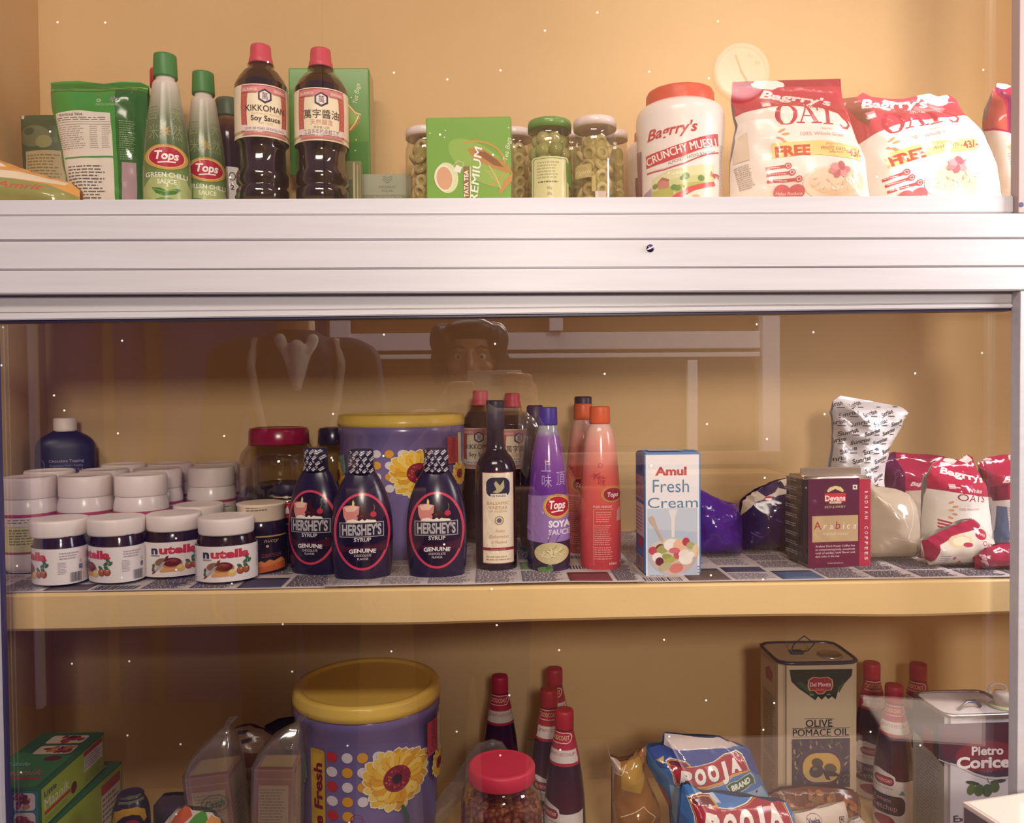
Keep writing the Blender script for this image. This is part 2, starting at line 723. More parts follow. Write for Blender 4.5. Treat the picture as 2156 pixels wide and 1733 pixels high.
class Pouch:
    """a soft filled bag: its outline (photo pixels at its depth) swells to thickness T; film creases by noise"""

    def __init__(s, outline, Y, T, zs, D=0.05, amp=0.004, freq=28, seal=0.0, back=0.8, seed=1, step=0.007, ridge=0.0, flat=0.0):
        s.Y, s.T, s.zs, s.D, s.amp, s.freq, s.sealh, s.bk, s.seed, s.step, s.ridge = Y, T, zs, D, amp, freq, seal, back, seed, step, ridge
        s.k = Y / F
        s.pc = sum(p[0] for p in outline) / len(outline)
        s.pyb = py_at(s.pc, zs, Y)
        s.X = P(s.pc, s.pyb, Y).x
        s.roll = 0.0
        lo = [(p[0], min(p[1], s.pyb)) for p in outline]
        pts = []
        for a, b in zip(lo, lo[1:] + lo[:1]):
            n = max(1, int(math.hypot(a[0] - b[0], a[1] - b[1]) * s.k / 0.012))
            for i in range(n):
                pts.append((a[0] + (b[0] - a[0]) * i / n, a[1] + (b[1] - a[1]) * i / n))
        s.px = pts
        s.out = [s.cv(*p) for p in pts]
        s.zmax = max(p[1] for p in s.out)

    def cv(s, a, b):
        return ((a - s.pc) * s.k, (s.pyb - b) * s.k)

    def dist(s, x, y):
        best, ins = 9.0, False
        o = s.out
        for (ax, ay), (bx, by) in zip(o, o[1:] + o[:1]):
            dx, dy = bx - ax, by - ay
            t = max(0, min(1, ((x - ax) * dx + (y - ay) * dy) / (dx * dx + dy * dy + 1e-12)))
            q = (x - ax - t * dx) ** 2 + (y - ay - t * dy) ** 2
            if q < best:
                best = q
            if (ay > y) != (by > y) and x < (bx - ax) * (y - ay) / (by - ay) + ax:
                ins = not ins
        return math.sqrt(best) * (1 if ins else -1)

    def thick(s, x, y):
        d = max(0.0, s.dist(x, y))
        u = min(1.0, d / s.D)
        t = s.T * math.sqrt(max(0, 1 - (1 - u) ** 2))
        e = min(1.0, d / 0.012)
        if s.sealh:
            q = max(0.0, min(1.0, (s.zmax - y) / s.sealh - 0.25))
            t *= q * q * (3 - 2 * q)
        v = Vector((x * s.freq + s.seed * 7.3, y * s.freq, s.seed * 3.1))
        w = noise.noise(v) * 0.7 + noise.noise(v * 2.3) * 0.4
        if s.ridge:
            w -= s.ridge * abs(noise.noise(v * 1.1 + Vector((9, 4, 2)))) * 2
        return t + s.amp * w * e + 0.0006 * e

    def inside(s, x, y):
        ins = False
        o = s.out
        for (ax, ay), (bx, by) in zip(o, o[1:] + o[:1]):
            if (ay > y) != (by > y) and x < (bx - ax) * (y - ay) / (by - ay) + ax:
                ins = not ins
        return ins

    def clip(s, art):
        """print stops at the edge of the film"""
        ov = [Vector(q) for q in s.out]
        n = len(ov)
        res = []
        for vs, fs, m, lay in art.items:
            if all(s.inside(*v) for v in vs):
                res.append((vs, fs, m, lay))
                continue
            r = delaunay_2d_cdt([Vector(v) for v in vs] + ov, [(len(vs) + i, len(vs) + (i + 1) % n) for i in range(n)], fs, 0, 1e-7)
            nv = [tuple(v) for v in r[0]]
            nf = []
            pl = [[vs[i] for i in f] for f in fs]
            for f in r[2]:
                c = [sum(nv[i][k] for i in f) / len(f) for k in (0, 1)]
                if s.inside(*c) and any(inpoly(q, *c) for q in pl):
                    nf.append(tuple(f))
            if nf:
                used = sorted({i for f in nf for i in f})
                ix = {u: k for k, u in enumerate(used)}
                res.append(([nv[u] for u in used], [tuple(ix[i] for i in f) for f in nf], m, lay))
        art.items = res

    def fn(s, x, y):
        return Vector((x, -s.thick(x, y), y)), Vector((0, -1, 0))

    def fnb(s, x, y):
        return Vector((x, s.thick(x, y) * s.bk + 0.0005, y)), Vector((0, 1, 0))

    def make(s, name, base, art=None, fin='g', parent=None, loc=None, rz=0.0):
        mb = MB()
        a = art or s.art(fin)
        s.clip(a)
        a2 = Art(s.cv, a.fin)
        a2.poly(s.px, base)
        a.items.insert(0, (a2.items[0][0], a2.items[0][1], a2.items[0][2], -1))
        b2 = Art(s.cv, a.fin)
        b2.poly(s.px, base)
        mb.art(a, s.fn, s.step, s.step, base=0.0)
        mb.art(b2, s.fnb, s.step * 1.6, s.step * 1.6, base=0.0, flip=True)
        bmesh.ops.remove_doubles(mb.bm, verts=mb.bm.verts[:], dist=2e-6)
        return mb.build(name, parent, loc if loc is not None else (s.X, s.Y, s.zs), (0, 0, rz))

    def art(s, fin='g'):
        return Art(s.cv, fin)

# ================================================================== the place
ZT, ZM, ZL = 1.640, 1.1484, 0.70              # tops of the three shelves
YB = 1.42                                      # face of the back wall
XL = P(98, 800, YB).x                          # face of the left wall
XR = 1.02
YG = 0.99                                      # the panes
wallm = painted('ochre_wall_paint', 'cfac7a', 'd8b786', 2.2)
slabm = painted('ochre_shelf_paint', 'ecc98a', 'f2d298', 5.0, 0.6)

mb = MB()
mb.box(XL - 0.1, XR + 0.1, YB, YB + 0.08, 0.4, 2.6, wallm)
struct(mb.build('wall_back'))
mb = MB()
mb.box(XL - 0.1, XL, 1.0, YB, 0.4, 2.6, wallm)
struct(mb.build('wall_left'))
mb = MB()
mb.box(XR, XR + 0.1, 1.0, YB, 0.4, 2.6, wallm)
struct(mb.build('wall_right'))
mb = MB()
mb.box(XL - 0.1, XR + 0.1, 1.0, YB + 0.08, 2.6, 2.68, wallm)
struct(mb.build('ceiling_of_niche'))


def slab(name, zt, th, y0, label, wav):
    mb = MB()
    n = 60
    k = mb.mi(slabm)
    rows = []
    for i in range(n + 1):
        x = XL + (XR - XL) * i / n
        w = wav * (noise.noise(Vector((x * 4, zt * 3, 1))) + 0.4 * noise.noise(Vector((x * 11, zt, 5))))
        w2 = wav * noise.noise(Vector((x * 5, zt * 3, 8)))
        r = 0.004
        rows.append([(x, YB, zt), (x, y0 + r + w * .4, zt), (x, y0 + w * .4, zt - r), (x, y0 + w * .4, zt - th + r + w2), (x, y0 + r + w * .4, zt - th + w2), (x, YB, zt - th)])
    vs = [[mb.bm.verts.new(p) for p in r] for r in rows]
    for a, b in zip(vs, vs[1:]):
        for i in range(6):
            j = (i + 1) % 6
            f = mb.bm.faces.new((a[i], a[j], b[j], b[i]))
            f.material_index = k
    for r in (vs[0], vs[-1]):
        mb.bm.faces.new(r)
    bmesh.ops.recalc_face_normals(mb.bm, faces=mb.bm.faces[:])
    return tag(mb.build(name), label, 'shelf')


slab('shelf_slab', ZM, 0.0475, 1.028, 'thick ochre painted shelf slab under the row of jars and syrup bottles', 0.003)
slab('shelf_slab', ZT, 0.05, 1.05, 'ochre shelf slab behind the white rails, under the two soy sauce bottles', 0.0)
slab('shelf_slab', ZL, 0.05, 1.03, 'lowest ochre shelf slab under the lower bucket and the oil tins', 0.002)

# newspapers lining the middle shelf
def newspaper(x0, x1, z, seed, label, yf, rz=0.0, photo=None):
    mb = MB()
    r = random.Random(seed)
    X0, X1 = x0, x1
    cv = lambda a, b: (a, b)
    A = Art(cv, 'p')
    A.poly([(x0, yf + 0.004 * noise.noise(Vector((x0 * 9, seed, 0)))), (x1, yf), (x1, YB - 0.012), (x0, YB - 0.012)], 'c3b7b5')
    cw = 0.062
    x = x0 + 0.008
    while x < x1 - 0.03:
        y = yf + 0.006
        while y < YB - 0.03:
            h = r.choice((0.045, 0.07, 0.1))
            q = r.random()
            if q < 0.16:
                A.rect(x, y, min(x1 - .004, x + cw - 0.006), y + h * .7, r.choice(('4a4560', '6b5a55', '7b3540', '52688c', '8a9a72')))
            elif q < 0.3:
                A.bars(x, y, min(x1 - .004, x + cw - 0.006), y + 0.02, '403a50', seed=r.randrange(99))
            else:
                n = max(2, int(h / 0.0042))
                A.lines(x, y, min(x1 - .004, x + cw - 0.006), y + h - 0.006, n, '6d6470', seed=r.randrange(999))
            y += h
        x += cw

    def fn(a, b):
        droop = 0.0
        lift = 0.0011 + 0.0006 * noise.noise(Vector((a * 14, b * 14, seed)))
        t = 1.040 - b
        if t > 0:
            lift += 0.10 * t * max(0, 0.25 + noise.noise(Vector((a * 6, seed, 3))))
        return Vector((a, b, z + lift)), Vector((0, 0, 1))
    mb.art(A, fn, 0.03, 0.02, base=0.0002)
    o = mb.build('newspaper_sheet')
    m = o.modifiers.new('thickness', 'SOLIDIFY')
    m.thickness = 0.0004
    m.offset = -1
    return tag(o, label, 'newspaper', 'newspapers lining the middle shelf')


newspaper(XL + 0.004, -0.20, ZM, 3, 'newspaper sheet lining the shelf under the four white labelled jars', 1.030)
newspaper(-0.215, 0.20, ZM + 0.0024, 8, 'newspaper sheet lining the shelf under the dark syrup bottles', 1.027)
newspaper(0.19, XR - 0.02, ZM + 0.0006, 5, 'newspaper sheet lining the shelf under the coffee packet', 1.029)

# ------------------------------------------------------------------ aluminium sliding door frames
alu = bpy.data.materials.new('white_aluminium')
alu.use_nodes = True
_b = alu.node_tree.nodes['Principled BSDF']
_N, _L = alu.node_tree.nodes, alu.node_tree.links
_tc = _N.new('ShaderNodeTexCoord')
_mp = _N.new('ShaderNodeMapping')
_mp.inputs['Scale'].default_value = (3, 60, 60)
_n = _N.new('ShaderNodeTexNoise')
_n.inputs['Scale'].default_value = 2.0
_n.inputs['Detail'].default_value = 4
_r = _N.new('ShaderNodeValToRGB')
_r.color_ramp.elements[0].color = rgb('a8a09e')
_r.color_ramp.elements[1].color = rgb('b8b2b2')
_L.new(_tc.outputs['Object'], _mp.inputs[0])
_L.new(_mp.outputs[0], _n.inputs['Vector'])
_L.new(_n.outputs[0], _r.inputs[0])
_L.new(_r.outputs[0], _b.inputs['Base Color'])
_b.inputs['Roughness'].default_value = 0.42
_b.inputs['Specular IOR Level'].default_value = 0.5
gask = M('2b2448', 's')


def hbar(mb, ya, yb, Yf, dep, m, xa=-70, xb=2230, bev=0.0012, xr=None):
    """a straight rail whose four front corners are the measured ones: ya = (left, right) upper edge, yb lower edge"""
    def at(x, pair, Y):
        t = x / 2156
        return P(x, pair[0] + (pair[1] - pair[0]) * t, Y)
    fr = [at(xa, ya, Yf), at(xb, ya, Yf), at(xb, yb, Yf), at(xa, yb, Yf)]
    b = bmesh.new()
    f = [b.verts.new(p) for p in fr]
    k = [b.verts.new(p + Vector((0, dep, 0))) for p in fr]
    b.faces.new(f[::-1])
    b.faces.new(k)
    for i in range(4):
        j = (i + 1) % 4
        b.faces.new((f[i], f[j], k[j], k[i]))
    bmesh.ops.recalc_face_normals(b, faces=b.faces[:])
    bmesh.ops.bevel(b, geom=b.edges[:], offset=bev, segments=2, affect='EDGES')
    mb.merge(b, m)


def vbar(mb, x0, x1, y0, y1, z0, z1, m, bev=0.0012):
    mb.box(x0, x1, y0, y1, z0, z1, m, bev=bev)


frame = thing('cabinet_frame', 'white aluminium fixed frame with three ribbed strips and one dark screw', 'frame', (0, 0.955, CZ + 0.18))
fl = lambda o: setattr(o, 'matrix_parent_inverse', Matrix.Translation(-Vector(frame.location))) or o


def fpart(mb, name, par=frame, **kw):
    o = mb.build(name, par, **kw)
    o.matrix_parent_inverse = Matrix.Translation(-Vector(par.location))
    return o


for ya, yb in (((455, 449), (506, 501)), ((508.5, 503.5), (568, 560.5)), ((570, 562.5), (619, 611))):
    mb = MB()
    hbar(mb, ya, yb, 0.955, 0.030, alu)
    fpart(mb, 'rail_strip')
mb = MB()
hbar(mb, (500, 495), (575, 568), 0.9575, 0.024, M('8c7f86'), xa=-68, xb=2228)
fpart(mb, 'rail_core')
xs0 = P(2147, 900, 0.955).x
mb = MB()
vbar(mb, xs0, xs0 + 0.07, 0.955, 0.9725, 0.55, P(2147, 612, .955).z - 0.0005, alu)
fpart(mb, 'right_stile')
mb = MB()
vbar(mb, xs0 - 0.002, xs0 + 0.07, 0.957, 0.9725, P(2143, 449, .957).z + 0.0005, 2.5, M('9c867e'))
fpart(mb, 'right_stile')
mb = MB()
pc = P(1369, 523, 0.955)
mt = Matrix.Translation(pc) @ Matrix.Rotation(PI / 2, 4, 'X')
mb.lathe([(0.0046, 0.0), (0.0046, 0.0012), (0.0035, 0.0022), (0.001, 0.0025)], M('4a3a52', 'm'), 20, mat4=mt)
mb.box(-0.0042, 0.0042, -0.0006, 0.0006, 0.0019, 0.0028, M('b9a8b0', 'm'), mt @ Matrix.Rotation(0.45, 4, 'Z'))
fpart(mb, 'screw')
mb = MB()
pc = P(2150, 431, 0.957)
mb.lathe([(0.003, 0.0), (0.003, 0.0006)], M('3a3050'), 14, mat4=Matrix.Translation(pc) @ Matrix.Rotation(PI / 2, 4, 'X'))
fpart(mb, 'screw')

# speckled pane: clear glass with sparse specks of dust
GLASS = see_through('dusty_pane', 'fbfaf8', 0.080, rough=0.0)
_nt = GLASS.node_tree
_N, _L = _nt.nodes, _nt.links
_out = [n for n in _N if n.type == 'OUTPUT_MATERIAL'][0]
_src = _out.inputs[0].links[0].from_socket
_tc = _N.new('ShaderNodeTexCoord')
_v = _N.new('ShaderNodeTexVoronoi')
_v.inputs['Scale'].default_value = 15
_lt = _N.new('ShaderNodeMath')
_lt.operation = 'LESS_THAN'
_lt.inputs[1].default_value = 0.019
_sc = _N.new('ShaderNodeSeparateColor')
_l2 = _N.new('ShaderNodeMath')
_l2.operation = 'LESS_THAN'
_l2.inputs[1].default_value = 0.33
_mu = _N.new('ShaderNodeMath')
_mu.operation = 'MULTIPLY'
_mu.use_clamp = True
_df = _N.new('ShaderNodeBsdfDiffuse')
_df.inputs[0].default_value = rgb('f2e6da')
_mx = _N.new('ShaderNodeMixShader')
_v.voronoi_dimensions = '2D'
_sx = _N.new('ShaderNodeSeparateXYZ')
_cx = _N.new('ShaderNodeCombineXYZ')
_L.new(_tc.outputs['Object'], _sx.inputs[0])
_L.new(_sx.outputs[0], _cx.inputs[0])
_L.new(_sx.outputs[2], _cx.inputs[1])
_L.new(_cx.outputs[0], _v.inputs['Vector'])
_L.new(_v.outputs['Distance'], _lt.inputs[0])
_L.new(_v.outputs['Color'], _sc.inputs[0])
_L.new(_sc.outputs[0], _l2.inputs[0])
_L.new(_lt.outputs[0], _mu.inputs[0])
_L.new(_l2.outputs[0], _mu.inputs[1])
_ge = _N.new('ShaderNodeNewGeometry')
_l3 = _N.new('ShaderNodeMath')
_l3.operation = 'LESS_THAN'
_l3.inputs[1].default_value = 0.5
_m3 = _N.new('ShaderNodeMath')
_m3.operation = 'MULTIPLY'
_L.new(_ge.outputs['Backfacing'], _l3.inputs[0])
_L.new(_l3.outputs[0], _m3.inputs[0])
_L.new(_mu.outputs[0], _m3.inputs[1])
_L.new(_m3.outputs[0], _mx.inputs[0])
_L.new(_src, _mx.inputs[1])
_L.new(_df.outputs[0], _mx.inputs[2])
_L.new(_mx.outputs[0], _out.inputs[0])

xl0 = P(4, 1000, 0.985).x
up = thing('sliding_door', 'upper glass sliding door with a white bottom rail along the top shelf', 'door', (0, 0.975, CZ + 0.24))
mb = MB()
hbar(mb, (421, 411), (454, 448), 0.966, 0.028, alu, xb=2134)
fpart(mb, 'bottom_rail', up)
mb = MB()
mb.box(-0.72, xs0 + 0.06, YG - 0.003, YG + 0.001, P(1000, 430, YG).z, 2.5, GLASS)
fpart(mb, 'glass_pane', up)
lo = thing('sliding_door', 'lower glass sliding door with a white top rail and dark rubber gasket', 'door', (0, 0.98, 1.2))
mb = MB()
hbar(mb, (622, 613), (660, 638), 0.972, 0.028, alu, xb=2133)
fpart(mb, 'top_rail', lo)
mb = MB()
hbar(mb, (660, 639), (674, 648), 0.969, 0.030, alu, xb=2133)
fpart(mb, 'rail_lip', lo)
mb = MB()
hbar(mb, (674.5, 648.5), (679, 653.5), 0.974, 0.022, gask, xb=2133, bev=0.0003)
fpart(mb, 'gasket', lo)
mb = MB()
vbar(mb, xl0 - 0.05, xl0 - 0.003, 0.972, 0.988, 0.55, P(4, 670, .985).z, alu)
fpart(mb, 'left_stile', lo)
mb = MB()
vbar(mb, xl0 - 0.0028, xl0 + 0.0006, 0.981, 0.987, 0.55, P(4, 676, .985).z, gask, bev=0.0003)
fpart(mb, 'side_gasket', lo)
mb = MB()
mb.box(xl0 - 0.003, xs0 + 0.06, YG - 0.003, YG + 0.001, 0.55, P(1000, 669, YG).z, GLASS)
fpart(mb, 'glass_pane', lo)

# ------------------------------------------------------------------ the room behind the lens, seen mirrored in the panes
floorm = painted('floor_tiles', '4a3f3c', '544844', 3.0, 0.6)
mb = MB()
mb.box(-2.2, 2.8, -1.75, 1.0, -0.05, 0.0, floorm)
struct(mb.build('floor'))
YO = -1.62
mb = MB()
mb.box(P(690, 800, 2 * YG - YO).x, 2.8, YO - 0.1, YO, 0.0, 3.6, painted('ochre_far_wall', 'a5875e', 'b09268', 2.0))
struct(mb.build('wall_opposite'))
mb = MB()
mb.box(-2.8, P(688, 800, 2 * YG - YO).x, YO - 0.1, YO - 0.04, 0.0, 2.2, painted('violet_veil', '3a357a', '443e88', 2.0))
struct(mb.build('veil_panel'))  # added panel, no real door: its violet keeps the left reflection dark
for _i, (_x0, _x1, _h) in enumerate(((49, 61, 'e6d8d0'), (208, 222, '8a7468'), (300, 324, '6f5a4a'))):
    _q, _w = P(_x0, 800, 2 * YG - YO - .04), P(_x1, 800, 2 * YG - YO - .04)
    mb = MB()
    mb.box(_q.x, _w.x, YO - .04, YO, 0.0, 2.2, M(_h))
    struct(mb.build('trim_%d' % (_i + 1)))
mb = MB()
mb.box(-2.8, P(688, 800, 2 * YG - YO).x, YO - 0.1, YO, 2.2, 3.6, painted('ochre_over_panel', 'a5875e', 'b09268', 2.0))
struct(mb.build('wall_over_panel'))
VC = 3.25                                       # apparent distance of the mirrored cupboard
YC = 2 * YG - VC


def rp(px, py):
    p = P(px, py, VC)
    return p.x, p.z


cup = thing('wall_cupboard', 'white framed wall cupboard mirrored in the lower pane beside the photographer', 'cupboard', (rp(1150, 960)[0], YC, rp(1150, 960)[1]))


def cbar(name, x0, y0, x1, y1, d=0.05, f=0.0, m=None):
    a, b = rp(x0, y1), rp(x1, y0)
    mb = MB()
    mb.box(a[0], b[0], YC - d + f, YC + f, a[1], b[1], m or M('f8f2f0'), bev=0.003)
    return fpart(mb, name, cup)


cbar('post', 1602, 470, 1638, 975, f=.02)
cbar('post', 697, 470, 733, 744, f=.02)
cbar('post', 1157, 470, 1183, 697, f=.018)
cbar('rail', 734, 697, 1601, 739)
cbar('sash_rail', 748, 741, 1600, 757, .03)
cbar('sash_stile', 748, 758, 772, 948, .03)
cbar('sash_stile', 1448, 758, 1468, 948, .03, f=.004)
cbar('sill', 735, 949, 1640, 985, .06, f=.03, m=M('b99b7c'))
cbar('back_panel', 735, 470, 1600, 948, .02, f=-.06, m=M('8a6238'))
mb = MB()
mb.box(rp(1350, 900)[0], rp(1600, 900)[0], YC + .05, YC + .25, rp(1400, 1000)[1] - .02, rp(1400, 985)[1], M('b08a5a'), bev=.01)
tag(mb.build('folded_cloth'), 'folded tan cloth pile mirrored below the white cupboard frame', 'cloth')
mb = MB()
a, b = rp(700, 1900), rp(1640, 1002)
mb.box(a[0], b[0], YC - .05, YC + .08, 0.0, b[1] - .03, M('94704a'), bev=.01)
tag(mb.build('low_counter'), 'brown low counter mirrored under the white framed cupboard', 'counter')

# wall clock over the cupboard
pc = P(1562, 150, 2 * YG - YO - 0.03)
ck = thing('wall_clock', 'round pale wall clock faintly mirrored in the upper pane', 'clock', (pc.x, YO + 0.002, pc.z))
rot = Matrix.Rotation(-PI / 2, 4, 'X')
mb = MB()
mb.lathe([(0.120, 0.0), (0.128, 0.012), (0.124, 0.028), (0.112, 0.032), (0.106, 0.018)], M('f4efe8', 'g'), 48, mat4=rot)
mb.build('rim', ck)
mb = MB()
mb.lathe([(0.108, 0.004), (0.106, 0.017)], M('fdfaf2', 's'), 48, mat4=rot)
A = Art(lambda a, b: (-a / 1000, -b / 1000), 'p')
for i in range(12):
    t = 2 * PI * i / 12
    A.text(str(i or 12), 82 * math.sin(t), -82 * math.cos(t) + 8, 17, '3b2f3a', bold=.01)
A.warp = None
mb.art(Art(A.cv, 'p'), lambda x, y: (Vector((x, 0, y)), Vector((0, 1, 0))))
A.cv = lambda a, b: (-a / 1000, -b / 1000)
mb.art(A, lambda x, y: (Vector((x, 0.0175, y)), Vector((0, 1, 0))), flip=True)
mb.build('dial', ck)
for nm, l, w, t in (('hour_hand', .05, .004, 2.6), ('minute_hand', .08, .003, -.35)):
    mb = MB()
    mb.box(-w, w, .019, .021, -.01, l, M('3b2f3a'), Matrix.Rotation(t, 4, 'Y'))
    mb.build(nm, ck)


# ------------------------------------------------------------------ people
def capsule(bm, a, b, ra, rb, flat=None, seg=12):
    a, b = Vector(a), Vector(b)
    d = (b - a)
    L = d.length
    q = d.to_track_quat('Z', 'Y').to_matrix().to_4x4() if L > 1e-6 else Matrix.Identity(4)
    prof = []
    for i in range(5):
        t = -PI / 2 + PI / 2 * i / 4
        prof.append((max(1e-4, ra * math.cos(t)), ra * math.sin(t)))
    for i in range(5):
        t = PI / 2 * i / 4
        prof.append((max(1e-4, rb * math.cos(t)), L + rb * math.sin(t)))
    t = MB()
    t.lathe(prof, M('000000'), seg, mat4=Matrix.Translation(a) @ q)
    if flat:
        c, s = flat
        for v in t.bm.verts:
            v.co = Vector(c) + Vector(((v.co.x - c[0]) * s[0], (v.co.y - c[1]) * s[1], (v.co.z - c[2]) * s[2]))
    vm = {v: bm.verts.new(v.co) for v in t.bm.verts}
    for f in t.bm.faces:
        bm.faces.new([vm[v] for v in f.verts])
    t.bm.free()


def chain(bm, pts, rs, seg=10):
    for a, b, ra, rb in zip(pts, pts[1:], rs, rs[1:]):
        capsule(bm, a, b, ra, rb, seg=seg)


def ellip(bm, c, r):
    b = bmesh.new()
    bmesh.ops.create_uvsphere(b, u_segments=20, v_segments=14, radius=1)
    vm = {v: bm.verts.new((c[0] + v.co.x * r[0], c[1] + v.co.y * r[1], c[2] + v.co.z * r[2])) for v in b.verts}
    for f in b.faces:
        bm.faces.new([vm[v] for v in f.verts])
    b.free()


def skin(name, bm, m, vox, par, sm=4):
    me = bpy.data.meshes.new(name)
    bm.to_mesh(me)
    bm.free()
    me.materials.append(m)
    o = bpy.data.objects.new(name, me)
    COL.objects.link(o)
    o.parent = par
    r = o.modifiers.new('fuse', 'REMESH')
    r.mode = 'VOXEL'
    r.voxel_size = vox
    r.use_smooth_shade = True
    s = o.modifiers.new('soften', 'SMOOTH')
    s.iterations = sm
    s.factor = 0.5
    return o


def head(bm, c):
    x, y, z = c
    ellip(bm, (x, y - .012, z + .025), (.076, .094, .088))
    ellip(bm, (x, y + .018, z - .04), (.060, .070, .078))
    ellip(bm, (x, y + .055, z - .088), (.028, .026, .022))
    capsule(bm, (x, y + .082, z + .012), (x, y + .101, z - .028), .009, .013)
    for s in (-1, 1):
        ellip(bm, (x + s * .031, y + .073, z + .018), (.020, .016, .007))
        ellip(bm, (x + s * .038, y + .06, z - .025), (.022, .024, .02))
        ellip(bm, (x + s * .077, y - .005, z - .01), (.008, .018, .030))
    ellip(bm, (x, y + .083, z - .056), (.023, .010, .005))
    ellip(bm, (x, y + .080, z - .066), (.019, .011, .006))


def face_bits(par, c, dark):
    x, y, z = c
    for s in (-1, 1):
        mb = MB()
        mb.sphere((x + s * .031, y + .066, z + .002), .0115, M('e8e0da', 'g'))
        mb.sphere((x + s * .031, y + .0738, z + .001), .0056, M('2a1a16', 'g'), 10)
        mb.build('eye', par)
        mb = MB()
        mb.tube([(x + s * .014, y + .088, z + .024), (x + s * .03, y + .089, z + .029), (x + s * .048, y + .078, z + .023)], [.003, .0035, .002], dark)
        mb.build('eyebrow', par)


skinm = M('b98a66', 's')
hairm = M('1d1418', 's')
ph = thing('person', 'person holding a phone up with both hands, mirrored in the lower pane', 'person', (-0.055, -0.24, 0))
bm = bmesh.new()
hc = (0.004, 0.02, 1.493)
head(bm, hc)
chain(bm, [(0.004, -.01, 1.42), (0.0, -.03, 1.33)], [.048, .056])
chain(bm, [(0, -.03, 1.24), (0, -.03, 1.05), (0, -.02, .90)], [.125, .115, .145])
capsule(bm, (-.14, -.03, 1.29), (.14, -.03, 1.29), .055, .055)
# right arm and hand, left arm and hand; all in the person's own frame (lens at +0.055, +0.24)
LX, LY = 0.055, 0.24
chain(bm, [(.155, -.03, 1.28), (.27, .09, 1.09), (LX + .105, LY - .05, 1.325)], [.05, .040, .026])
chain(bm, [(-.155, -.03, 1.28), (-.27, .08, 1.08), (LX - .125, LY - .05, 1.31)], [.05, .040, .026])
capsule(bm, (LX + .103, LY - .04, 1.345), (LX + .094, LY - .022, 1.405), .024, .026)
capsule(bm, (LX - .118, LY - .04, 1.335), (LX - .098, LY - .024, 1.385), .024, .026)
for i, (zz, l) in enumerate(((1.436, .045), (1.420, .038), (1.404, .042), (1.390, .05))):
    chain(bm, [(LX + .098, LY - .014, zz - .008), (LX + .098, LY + .009, zz), (LX + .075, LY + .014, zz + .004), (LX + l, LY + .010, zz + .006)], [.0105, .0095, .0088, .0078], 8)
for i, (zz, l) in enumerate(((1.418, .042), (1.402, .036), (1.386, .040), (1.371, .048))):
    chain(bm, [(LX - .100, LY - .014, zz - .008), (LX - .092, LY + .009, zz), (LX - .068, LY + .014, zz + .003), (LX - l, LY + .010, zz + .002)], [.0105, .0095, .0088, .0078], 8)
chain(bm, [(LX + .096, LY - .04, 1.385), (LX + .085, LY - .042, 1.415), (LX + .066, LY - .026, 1.432)], [.013, .0105, .009], 8)
chain(bm, [(LX - .100, LY - .04, 1.365), (LX - .085, LY - .042, 1.395), (LX - .062, LY - .026, 1.410)], [.013, .0105, .009], 8)
for s in (-1, 1):
    chain(bm, [(s * .08, -.02, .88), (s * .085, -.01, .48), (s * .085, -.03, .09)], [.082, .055, .038])
    chain(bm, [(s * .085, -.04, .05), (s * .09, .1, .035)], [.04, .032])
skin('body', bm, skinm, .0045, ph)
face_bits(ph, hc, hairm)
bm = bmesh.new()
ellip(bm, (0.004, -.012, 1.535), (.090, .100, .075))
ellip(bm, (0.004, -.06, 1.50), (.094, .065, .085))
for s in (-1, 1):
    ellip(bm, (s * .075, .0, 1.545), (.035, .055, .05))
    ellip(bm, (s * .085, -.035, 1.48), (.026, .05, .06))
ellip(bm, (0.06, -.10, 1.56), (.05, .05, .045))
ellip(bm, (0.004, .062, 1.566), (.072, .05, .034))
for s in (-1, 1):
    ellip(bm, (.004 + s * .072, .05, 1.535), (.03, .045, .05))
    ellip(bm, (.004 + s * .088, .015, 1.47), (.022, .035, .05))
skin('hair', bm, hairm, .006, ph, 2)
bm = bmesh.new()
chain(bm, [(0, -.03, 1.245), (0, -.03, 1.05), (0, -.02, .90)], [.136, .126, .155])
capsule(bm, (-.14, -.03, 1.29), (.14, -.03, 1.29), .066, .066)
chain(bm, [(.155, -.03, 1.28), (.235, .055, 1.145)], [.062, .056])
chain(bm, [(-.155, -.03, 1.28), (-.235, .05, 1.14)], [.062, .056])
skin('top', bm, M('8a6a58', 'd'), .008, ph, 3)
bm = bmesh.new()
for s in (-1, 1):
    chain(bm, [(s * .08, -.02, .90), (s * .085, -.01, .48), (s * .085, -.03, .12)], [.098, .072, .058])
skin('trousers', bm, M('2c2a44', 'd'), .01, ph, 3)
mb = MB()
mb.box(-.055, .080, -.0145, -.0065, CZ - .019, CZ + .054, M('cdbfa8', 's'), bev=.003)
A = Art(lambda a, b: (a / 1000, b / 1000), 's')
A.bars(-40, 14, -5, 44, '5a4a40', 5)
mb.art(A, lambda x, y: (Vector((-x, -.0065, CZ + y)), Vector((0, 1, 0))))
o = mb.build('phone')
tag(o, 'small pale phone held sideways in front of the mirrored photographer', 'phone')

